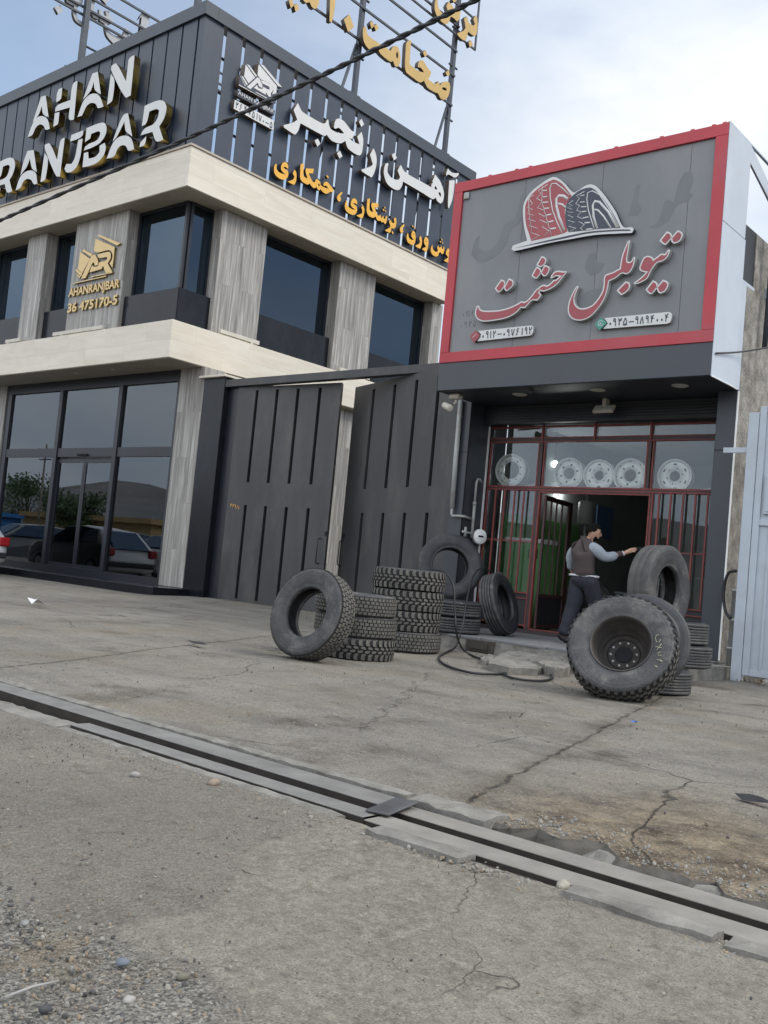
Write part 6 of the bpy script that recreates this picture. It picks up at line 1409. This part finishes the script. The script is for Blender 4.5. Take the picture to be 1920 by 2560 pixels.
skin('sleeve', [shL, MP(268, 385, .13), elL, MP(252, 500, .20), MP(262, 545, .25)], [(0, 1), (1, 2), (2, 3), (3, 4)], [.10, .085, .075, .066, .055], M['sleeve'], man)
skin('trousers', [MP(377, 555), pel, hpB, MP(300, 800, .04), knB, MP(222, 1040, .02), MP(174, 1172, .0), hpF, MP(468, 800, .02), knF, MP(484, 1020, .09), MP(470, 1120, .12)], [(0, 1), (1, 2), (2, 3), (3, 4), (4, 5), (5, 6), (1, 7), (7, 8), (8, 9), (9, 10), (10, 11)], [(.215, .175), (.225, .185), .155, .135, .112, .098, .090, .155, .135, .11, .095, .085], M['trouser'], man, 2, 1)
for (a, t_, h_) in ((anB, toB, heB), (anF, toF, MP(470, 1165, .10))):
    mid = a.lerp(t_, .45) - Vector((0, 0, .01))
    sh_ = skin('shoe', [a - Vector((0, 0, .0)), h_ + Vector((0, 0, .03)), mid, t_ + Vector((0, 0, .02))], [(0, 1), (0, 2), (2, 3)], [.05, .042, .048, .036], M['shoe'], man)
    lo = .203 - man.location.z
    for v in sh_.data.vertices:
        if v.co.z < lo: v.co.z = lo
# ================================================================== SMALL THINGS, CABLES, INTERIOR, STREET BEHIND
def cable(name, pts, r, label, twist=True, turns=26):
    P = spline3(pts, 24 if twist else 8); q = MB()
    if twist:
        for ph in (0, math.pi):
            pp_ = []
            for i, p in enumerate(P):
                t = (P[min(i+1, len(P)-1)]-P[max(i-1, 0)]).normalized(); a = Vector((0, 0, 1)); u = (a-t*a.dot(t)).normalized(); v = t.cross(u); an = ph + 2*math.pi*turns*i/len(P)
                pp_.append(p + (u*math.cos(an)+v*math.sin(an))*r*.75)
            q.tube(pp_, r, 7)
    else: q.tube(P, r, 6)
    o = tag(q.build(name, M['cable']), label, 'cable'); own_origin(o); return o
cable('overhead_cable', [PY(-160, 618, 6.3), PY(0, 551, 6.3), PY(463, 348, 6.3), PY(810, 186, 6.3), PY(1188, 0, 6.3), PY(1420, -120, 6.3)], .016, 'thick twisted black cable crossing the sky and office parapet diagonally')
cable('thin_wire', [Vector((SR+.03, 12.52, 4.27)), PX(1848, 880, SR+.08), PX(1925, 868, SR+.25)], .012, 'thin black wire running across the white side panel of the shop sign', False)
# interior of the shop
t = thing('wall_tank', 'small pale tank hanging on the back wall inside the shop door', 'tank', (-9.1, 17, 2.2))
q = MB(); c_ = PY(1465, 1283, 16.4); q.lathe([(0, -.22), (.12, -.22), (.15, -.19), (.15, .19), (.12, .22), (0, .22)], 24, Matrix.Translation(c_) @ Matrix.Rotation(R(90), 4, 'X')); q.build('vessel', M['galv'], t)
q = MB(); q.tube([c_+Vector((0, 0, .2)), c_+Vector((0, 0, .42)), c_+Vector((-.35, 0, .44))], .03, 8); q.tube([c_+Vector((0, 0, -.2)), c_+Vector((.02, 0, -.6))], .02, 8); q.build('pipe', M['galv'], t)
def machine():
    t = thing('tyre_machine', 'tall dark tyre changing machine inside the doorway behind the man', 'machine', (-7.6, 15.4, .24))
    q = MB(); q.box(-8.0, -7.1, 15.3, 16.0, .24, .95, .02); q.build('base', M['dark'], t)
    q = MB(); q.box(-7.25, -7.05, 15.6, 15.85, .95, 1.75, .02); q.tube([(-7.15, 15.7, 1.75), (-7.5, 15.6, 1.78), (-7.62, 15.55, 1.76)], .05, 8); q.build('column', M['dark'], t)
    q = MB(); q.lathe([(0, 0), (.30, 0), (.33, .03), (.30, .06), (0, .06)], 28, Matrix.Translation((-7.6, 15.6, .96)) @ Matrix.Rotation(R(90), 4, 'X')); q.build('turntable', M['steel_dark'], t)
    q = MB(); q.tube([(-7.15, 15.58, 1.3), (-7.15, 15.55, .7), (-7.2, 15.5, .6)], .012, 6); q.build('air_line', M['galv'], t)
machine()
tyre('worn', (-9.0, 16.6, .72), (.5, -.85, .1), 'tyre standing in the dark shop behind the open door leaf', None, .48, .26)
t = thing('green_cabinet', 'bright green cupboard with a white top inside the left barred window', 'cabinet', (-9.2, 14.9, .24))
MB().box(-9.70, -8.95, 14.75, 15.25, .24, 1.72, .01).build('carcass', M['green'], t); MB().box(-9.71, -8.94, 14.74, 15.26, 1.722, 1.80, .006).build('top', M['white'], t)
q = MB(); [q.box(-9.20+.035*k, -9.19+.035*k, 14.738, 14.75, 1.45, 1.62) for k in range(6)]; q.build('vent_slot', M['hole'], t)
t = thing('pendant_lamp', 'small round glowing lamp seen through the middle window pane', 'lamp', (-8.6, 16.5, 3.2))
pl = PY(1387, 1160, 16.2)
q = MB(); q.lathe([(0, -.07), (.05, -.05), (.07, 0), (.05, .05), (0, .07)], 20, Matrix.Translation(pl))
M['bulb'] = bpy.data.materials.new('glowing bulb'); M['bulb'].use_nodes = True
_t, _A, _K, _b = nodes_of(M['bulb']); _b.inputs['Emission Color'].default_value = (.85, 1, .93, 1); _b.inputs['Emission Strength'].default_value = 3.0
q.build('bulb', M['bulb'], t); q = MB(); q.tube([pl+Vector((0, 0, .06)), Vector((pl.x, pl.y, 3.93))], .008, 6); q.build('cord', M['cable'], t)
ll = bpy.data.lights.new('bulb_light', 'POINT'); ll.energy = 60; ll.color = (.95, 1, .96); ll.shadow_soft_size = .12
lo_ = bpy.data.objects.new('bulb_light', ll); C.objects.link(lo_); lo_.parent = t; lo_.location = pl - Vector(t.location) - Vector((.1, -.35, .55))
# odds and ends in the workshop
t = thing('wall_shelf', 'shelf with tins on the dim back wall of the workshop', 'shelf', (-8.0, 20.7, 1.8))
MB().box(-8.6, -7.0, 20.55, 20.98, 2.0, 2.05).build('board', M['galv'], t); MB().box(-8.6, -7.0, 20.55, 20.98, 1.45, 1.50).build('board', M['galv'], t)
for k, (x_, m_) in enumerate(((-8.45, 'red_bar'), (-8.2, 'galv'), (-7.95, 'bluep_'), (-7.6, 'gold_face'), (-7.3, 'white'))):
    m_ = M['teal'] if m_ == 'bluep_' else M[m_]
    q = MB(); q.lathe([(0, 0), (.08, 0), (.08, .2), (0, .2)], 14, Matrix.Translation((x_, 20.75, 2.052 if k % 2 else 1.502)) @ Matrix.Rotation(R(90), 4, 'X')); q.build('tin', m_, t)
t = thing('poster', 'small blue notice on the left wall inside the workshop', 'poster', (-9.74, 18.4, 2.4))
MB().box(-9.76, -9.745, 18.1, 18.8, 2.1, 2.75).build('sheet', mat('blue poster', (.08, .16, .30), .5), t)
t = thing('drain_pipe', 'sectioned grey pipe standing between the plaster wall and the pale shed gate', 'pipe', (-4.98, 13.35, 0))
for k, (z0, z1, r_) in enumerate(((0, .42, .085), (.425, .80, .075), (.805, 1.2, .07))):
    q = MB(); q.lathe([(0, z0), (r_, z0), (r_, z1-.03), (r_*1.1, z1-.03), (r_*1.1, z1), (0, z1)], 18, Matrix.Translation((-4.99, 13.35, 0)) @ Matrix.Rotation(R(90), 4, 'X')); q.build('section', M['galv'], t)
q = MB(); q.tube(spline3([Vector((-5.0, 13.3, 1.45)), Vector((-5.12, 13.3, 1.40)), Vector((-5.17, 13.32, 1.15)), Vector((-5.12, 13.3, .9)), Vector((-5.03, 13.27, .8))]), .022, 8)
o = tag(q.build('hose_loop', M['hose']), 'short loop of black hose hanging on the plaster wall by the shed gate', 'hose'); own_origin(o)
# litter and stones
def pebble(p, s, label, col, seed, name='stone', cat='stone', flat=.6):
    r = random.Random(seed); bm = bmesh.new(); bmesh.ops.create_icosphere(bm, subdivisions=2, radius=1)
    for v in bm.verts:
        n = 1 + .22*mnoise.noise(v.co*1.3 + Vector((seed, 0, 0))); v.co = Vector((v.co.x*s*n, v.co.y*s*.75*n, v.co.z*s*flat*n))
    for f in bm.faces: f.smooth = True
    me = bpy.data.meshes.new(name); bm.to_mesh(me); bm.free(); me.materials.append(mat(label[:24], col, .8, var=.2, scale=30, bump=.2))
    o = link(name, me); o.location = (p.x, p.y, p.z + s*flat*.7); o.rotation_euler = (0, 0, r.uniform(0, 6)); own = o
    return tag(o, label, cat)
pebble(G(305, 2413), .017, 'smooth blue grey pebble on the gravel at the lower left', (.13, .15, .18), 1)
pebble(G(62, 2313), .014, 'round pale grey pebble near the left edge of the road', (.22, .22, .215), 2)
pebble(G(112, 2530), .015, 'dark striped pebble near the bottom left corner', (.05, .05, .055), 3)
pebble(G(322, 2508), .016, 'pale rounded pebble on the gravel at the bottom', (.27, .26, .24), 4)
pebble(G(338, 1943), .024, 'small grey lump of concrete on a dark stain left of the patch', (.25, .24, .225), 5)
pebble(G(535, 1964), .030, 'pinkish stone chip lying against the drain kerb', (.24, .19, .145), 6)
pebble(G(1408, 2222), .034, 'large pale angular stone in the gap between kerb blocks', (.30, .275, .225), 7, flat=.5)
pebble(G(456, 2448), .016, 'olive brown flat pebble at the edge of the concrete patch', (.14, .13, .10), 8)
def scrap(name, px, py, pts, z, col, label, cat, size=1.0, crumple=.01):
    c = G(px, py); bm = bmesh.new(); r = random.Random(px)
    cv = bm.verts.new((0, 0, z+crumple)); vs = [bm.verts.new((x*size, y*size, z + r.uniform(0, crumple*1.6))) for x, y in pts]
    for i in range(len(vs)): bm.faces.new((cv, vs[i], vs[(i+1) % len(vs)]))
    me = bpy.data.meshes.new(name); bm.to_mesh(me); bm.free(); me.materials.append(mat(label[:20], col, .7, var=.15, scale=20))
    o = link(name, me); o.location = (c.x, c.y, 0); return tag(o, label, cat)
scrap('paper_scrap', 86, 1513, [(-.16, -.08), (.0, -.06), (.17, -.04), (.12, .1), (.05, .2), (-.02, .06)], .015, (.7, .7, .7), 'crumpled white paper on the yard in front of the showroom step', 'litter', .75, .07)
scrap('rag', 1885, 2012, [(-.11, .02), (-.05, -.03), (.03, -.035), (.10, -.05), (.12, -.02), (.03, .02), (-.04, .05)], .012, (.014, .014, .016), 'flat black rag on the yard near the right edge', 'litter', 1, .02)
scrap('blue_cap', 1584, 1812, [(-.025, 0), (0, -.02), (.03, 0), (.01, .02)], .01, (.02, .12, .45), 'tiny bright blue scrap on the yard below the big wheel', 'litter', 1, .02)
scrap('sole_scrap', 490, 1618, [(-.14, -.02), (-.02, -.045), (.12, -.03), (.16, .01), (.05, .05), (-.1, .04)], .02, (.02, .02, .02), 'dark scrap of rubber on the yard left of the leaning tyre', 'litter', 1, .03)
q = MB(); a, c_ = G(10, 2503), G(146, 2459); q.tube([a+Vector((0, 0, .008)), a.lerp(c_, .5)+Vector((0, 0, .012)), c_+Vector((0, 0, .006))], [.003, .0035, .0025], 6)
o = tag(q.build('stick', mat('bleached stick', (.30, .29, .28), .8)), 'thin bleached stick lying on the gravel at the lower left', 'stick'); own_origin(o)
# loose stones nobody could count: road gravel, rubble along the broken yard edge
def scatter(name, n, pick, smin, smax, cols, seed):
    r = random.Random(seed); bm = bmesh.new(); base = bmesh.new(); bmesh.ops.create_icosphere(base, subdivisions=1, radius=1); bv = [v.co.copy() for v in base.verts]; bf = [[v.index for v in f.verts] for f in base.faces]; base.free()
    for k in range(n):
        p = pick(r)
        if p is None: continue
        s = smin*(smax/smin)**(r.random()**2.2); ro = Euler((r.uniform(0, 6), r.uniform(0, 6), r.uniform(0, 6))).to_matrix(); sq = Vector((1, r.uniform(.6, 1), r.uniform(.4, .8)))
        vs = [bm.verts.new(Vector(p) + ro @ Vector((c.x*sq.x*s*r.uniform(.8, 1.15), c.y*sq.y*s, c.z*sq.z*s)) + Vector((0, 0, s*.3))) for c in bv]; mi = r.randrange(len(cols))
        for f in bf: bm.faces.new([vs[i] for i in f]).material_index = mi
    me = bpy.data.meshes.new(name); bm.to_mesh(me); bm.free()
    for c in cols: me.materials.append(c)
    return tag(link(name, me), kind='stuff')
SC = [mat('stone dark', (.075, .073, .07), .9, var=.3, scale=40), mat('stone mid', (.17, .163, .15), .9, var=.3, scale=40), mat('stone pale', (.25, .236, .205), .9, var=.25, scale=40), mat('stone tan', (.22, .175, .125), .9, var=.25, scale=40)]
def pk_grav(r):
    x, y = r.uniform(-2.9, -1.1), r.uniform(.75, 1.75)
    return (x, y, -.02*sstep(2.0, 1.2, y)*sstep(-1.7, -2.3, x)) if in_poly((x + r.gauss(0, .05), y + r.gauss(0, .05)), GRAV) else None
def pk_asph(r):
    x, y = r.uniform(-5.5, -1.5), r.uniform(1.1, 2.98)
    return (x, y, .002) if not in_poly((x, y), CONC) else None
scatter('road_gravel', 7000, pk_grav, .002, .0105, SC, 11)
scatter('loose_grit', 5200, pk_asph, .0015, .007, SC, 12)
def pk_rub(r):
    x = r.uniform(-2.3, .2); y = y_back(x) + abs(r.gauss(0, .16)) + .0
    return (x, y, yard_h(x, y)) if r.random() < (1.0 if x > -2.28 else .1) else None
scatter('edge_rubble', 1300, pk_rub, .003, .014, SC[1:], 13)
def pk_kerb(r):
    x = r.choice([r.gauss(-3.4, .5), r.gauss(-1.8, .16), r.gauss(-1.08, .05), r.gauss(-2.2, .3)]); return (x, 2.97 + r.gauss(0, .035) - .02, .0)
scatter('kerb_rubble', 420, pk_kerb, .003, .012, SC[1:], 14)
def pk_conc(r):
    x, y = r.uniform(-2.6, .3), r.uniform(.9, 2.95); return (x, y, .002) if in_poly((x, y), CONC) else None
scatter('patch_grit', 900, pk_conc, .0015, .006, SC, 17)
def pk_yard(r): return (r.uniform(-9, -1), r.uniform(3.8, 11.3), .004)
scatter('yard_grit', 1300, pk_yard, .003, .012, SC, 15)
def pk_shed(r): return (r.uniform(-5.1, -3.2), r.gauss(13.05, .12), .02)
scatter('shed_rubble', 150, pk_shed, .01, .06, SC[1:], 16)

# ---- parked cars (one at the left edge of the photo, others seen in the showroom glass)
def car_meshes(paint):
    prof = [(-2.02, .36), (-2.05, .62), (-1.98, .88), (-1.80, 1.02), (-1.35, 1.42), (-.4, 1.50), (.35, 1.44), (1.05, 1.02), (1.75, .90), (2.02, .72), (2.05, .42), (1.9, .28), (-1.85, .26)]
    out = {}
    st_ = [(-.84, .90), (-.80, .975), (-.60, 1.0), (0, 1.0), (.60, 1.0), (.80, .975), (.84, .90)]
    q = MB(); rings = []
    for y, k in st_:
        ring = []
        for x, z in prof:
            zz = .3 + (z-.3)*(.985 if abs(y) > .7 else 1.0); yy = y
            if z > 1.0: yy = y*(1 - .26*(z-1.0)/.5)
            ring.append(q.bm.verts.new((x*k, yy, zz)))
        rings.append(ring)
    n = len(prof)
    for a, b_ in zip(rings[:-1], rings[1:]):
        for i in range(n): f = q.bm.faces.new((a[i], a[(i+1) % n], b_[(i+1) % n], b_[i])); f.smooth = True
    q.bm.faces.new(rings[0]); q.bm.faces.new(rings[-1][::-1]); out['body'] = q.mesh('car_body', paint)
    q = MB(); q.prism([(-2.0, -.60, .905), (-2.0, .60, .905), (-1.42, .48, 1.375), (-1.42, -.48, 1.375)], (-.03, 0, .018)); out['rear_window'] = q.mesh('rear_window', M['glass_tint'])
    q = MB(); q.prism([(1.03, -.62, 1.03), (1.03, .62, 1.03), (.40, .50, 1.40), (.40, -.50, 1.40)], (.03, 0, .03)); out['windscreen'] = q.mesh('windscreen', M['glass_tint'])
    for s_, nm in ((-1, 'side_window'), (1, 'side_window')):
        q = MB(); q.prism([(-1.5, s_*.845, 1.02), (.85, s_*.845, 1.02), (.30, s_*.665, 1.40), (-.5, s_*.66, 1.44), (-1.18, s_*.665, 1.38)], (0, s_*.012, .01)); out[nm+str(s_)] = q.mesh(nm, M['glass_tint'])
    M.setdefault('lamp_red', mat('red lamp lens', (.35, .012, .018), .2, var=.1)); M.setdefault('lamp_clear', mat('clear lamp lens', (.5, .52, .55), .15, var=.1))
    for s_ in (-1, 1):
        q = MB(); q.box(-2.075, -1.86, s_*.56, s_*.835, .72, .94, .03); out['tail_light'+str(s_)] = q.mesh('tail_light', M['lamp_red'])
        q = MB(); q.box(1.72, 2.04, s_*.50, s_*.80, .66, .80, .03); out['headlight'+str(s_)] = q.mesh('headlight', M['lamp_clear'])
    q = MB(); q.box(-2.085, -1.9, -.78, .78, .42, .56, .03); out['bumper_strip'] = q.mesh('bumper_strip', M['dark'])
    q = MB(); q.lathe([(0, -.09), (.20, -.09), (.29, -.08), (.305, -.05), (.305, .05), (.29, .08), (.20, .09), (0, .09)], 28); wm = q.mesh('wheel', M['rubber'])
    q = MB(); q.lathe([(0, -.092), (.19, -.094), (.20, -.085)], 20); q.lathe([(0, .092), (.19, .094), (.20, .085)], 20); rm = q.mesh('wheel_cover', M['alloy_matt'])
    return out, wm, rm
def car(label, loc, rz, col, nm):
    m = mat(nm, col, .25, var=.03, coat=.6)
    parts, wm, rm = car_meshes(m); t = thing('parked_car', label, 'car', loc, rz, 'cars parked in front of the showroom')
    for k, me in parts.items(): link(me.name.split('.')[0], me, t)
    for x in (-1.28, 1.30):
        for y in (-.76, .76): wo = link('wheel', wm, t, (x, y, .305)); link('wheel_cover', rm, wo)
pc = PY(14, 1384, 12.7)
car('white car whose tail lamp and bumper just enter at the left edge', (pc.x-2.06, 11.95, 0), R(180), (.72, .73, .74), 'white car paint')
car('silver estate mirrored in the left showroom pane', (-33.5, 9.2, 0), R(96), (.20, .21, .22), 'silver car paint')
car('dark grey hatchback mirrored in the sliding doors of the showroom', (-29.0, 8.3, 0), R(82), (.05, .052, .058), 'grey car paint')
car('pale grey hatchback mirrored in the right showroom pane', (-25.5, 8.6, 0), R(76), (.17, .175, .18), 'pale grey car paint')
# ---- street side behind the camera, mirrored in the glass
M['leaf'] = mat('street tree leaf', (.045, .085, .028), .6, var=.45, scale=1.2); M['bark'] = mat('bark', (.10, .075, .055), .9, var=.3, scale=6, bump=.6, bscale=20)
def tree(x, y, h, r0, label, seed, grp='roadside trees mirrored in the glass'):
    t = thing('street_tree', label, 'tree', (x, y, 0), group=grp); r = random.Random(seed); q = MB()
    q.tube([(x, y, 0), (x+.1, y, h*.25), (x, y+.1, h*.5), (x, y, h*.8)], [.16, .13, .09, .03], 8)
    cs = []
    for k in range(16):
        a = r.uniform(0, 6.28); rr = r0*math.sqrt(r.random()); cz = h*r.uniform(.45, .95); c = Vector((x+rr*math.cos(a), y+rr*math.sin(a), cz)); cs.append((c, r.uniform(.35, .62)*r0*.9))
        q.tube([(x, y, h*.4), (Vector((x, y, h*.5))+c)/2, c], [.06, .04, .015], 5)
    q.build('trunk', M['bark'], t); q = MB()
    for c, s in cs:
        for k in range(150):
            d = Vector((r.gauss(0, 1), r.gauss(0, 1), r.gauss(0, .8))).normalized()*s*r.random()**.4; p = c+d; u = Vector((r.uniform(-1, 1), r.uniform(-1, 1), r.uniform(-1, 1))).normalized(); v = u.cross(Vector((r.random(), r.random(), r.random()))).normalized(); l = r.uniform(.10, .2)
            q.face([p-u*l, p+v*l*.5, p+u*l, p-v*l*.5])
    q.build('crown', M['leaf'], t, fixn=False)
for i, (x, y, h, r0, lb) in enumerate(((-72, -2, 5.5, 2.4, 'broad round tree mirrored in the left showroom pane'), (-88, -22, 6.5, 2.8, 'taller tree mirrored behind the sliding doors'), (-62, -11, 4.2, 1.9, 'low bushy tree mirrored in the right showroom pane'), (-100, 0, 6.0, 2.6, 'distant tree at the far left of the mirrored street'))): tree(x, y, h, r0, lb, 20+i)
def shack(x, y, w_, d_, h, m, rm, label):
    t = thing('roadside_shop', label, 'building', (x, y, 0), group='low shops across the street'); 
    MB().box(x-w_/2, x+w_/2, y-d_/2, y+d_/2, 0, h).build('wall', m, t); MB().box(x-w_/2-.3, x+w_/2+.3, y-d_/2-.3, y+d_/2+.3, h+.002, h+.35).build('roof', rm, t)
    q = MB()
    n = max(2, int(w_/2.5))
    for k in range(n): q.box(x-w_/2+w_*(k+.15)/n, x-w_/2+w_*(k+.85)/n, y+d_/2, y+d_/2+.04, .1, h*.75)
    q.build('shutter', M['shed'], t)
M['ochre'] = mat('ochre render', (.42, .30, .15), .85, var=.15); M['bluep'] = mat('blue awning', (.03, .15, .38), .5, var=.15)
shack(-62, -14, 16, 5, 2.6, M['ochre'], M['ochre'], 'ochre roadside shop mirrored in the middle of the glass'); shack(-80, -10, 14, 6, 2.4, M['bluep'], M['bluep'], 'blue roofed roadside shop mirrored at the left'); shack(-46, -18, 12, 5, 2.8, M['ochre'], M['shed'], 'pale roofed roadside shop mirrored at the right')
b = MB(); hx = rng(-500, 300, 16); prev = None
for x in hx:
    z = 26 + 16*fbm(x, 0, .008, 2.) + 5*fbm(x, 1, .04); cur = [b.bm.verts.new((x, -190, -1)), b.bm.verts.new((x, -230, z*.6)), b.bm.verts.new((x, -290, z)), b.bm.verts.new((x, -380, z*.7))]
    if prev:
        for i in range(3): b.bm.faces.new((prev[i], prev[i+1], cur[i+1], cur[i])).smooth = True
    prev = cur
tag(b.build('hills', mat('dry hazy hillside', (.17, .165, .16), .95, var=.25, scale=.05)), kind='structure')  # distance haze put into the greyed hillside colour
b = MB(); prev = None
for k in range(60):
    a = R(100 + k*2.2) ; z = 22 + 14*fbm(k*.3, 0, .5, 4.); cc_ = []
    for rr_, f_ in ((230, -.05), (270, .6), (330, 1.0), (420, .8)): cc_.append(b.bm.verts.new((rr_*math.cos(a), rr_*math.sin(a), z*f_)))
    if prev:
        for i in range(3): b.bm.faces.new((prev[i], prev[i+1], cc_[i+1], cc_[i])).smooth = True
    prev = cc_
tag(b.build('far_hills', mat('dry hazy far hillside', (.16, .16, .16), .95, var=.2, scale=.05)), kind='structure')  # far slopes greyed in colour to stand in for haze
def pole(x, y, label):
    t = thing('utility_pole', label, 'pole', (x, y, 0)); q = MB(); q.tube([(x, y, 0), (x, y, 7.5)], [.09, .06], 10); q.build('shaft', M['plaster'], t)
    q = MB(); q.box(x-.9, x+.9, y-.05, y+.05, 6.9, 6.98); q.box(x-.7, x+.7, y-.05, y+.05, 6.4, 6.47); q.build('crossarm', M['steel_dark'], t)
pole(-62, -8, 'utility pole mirrored in the sliding doors')
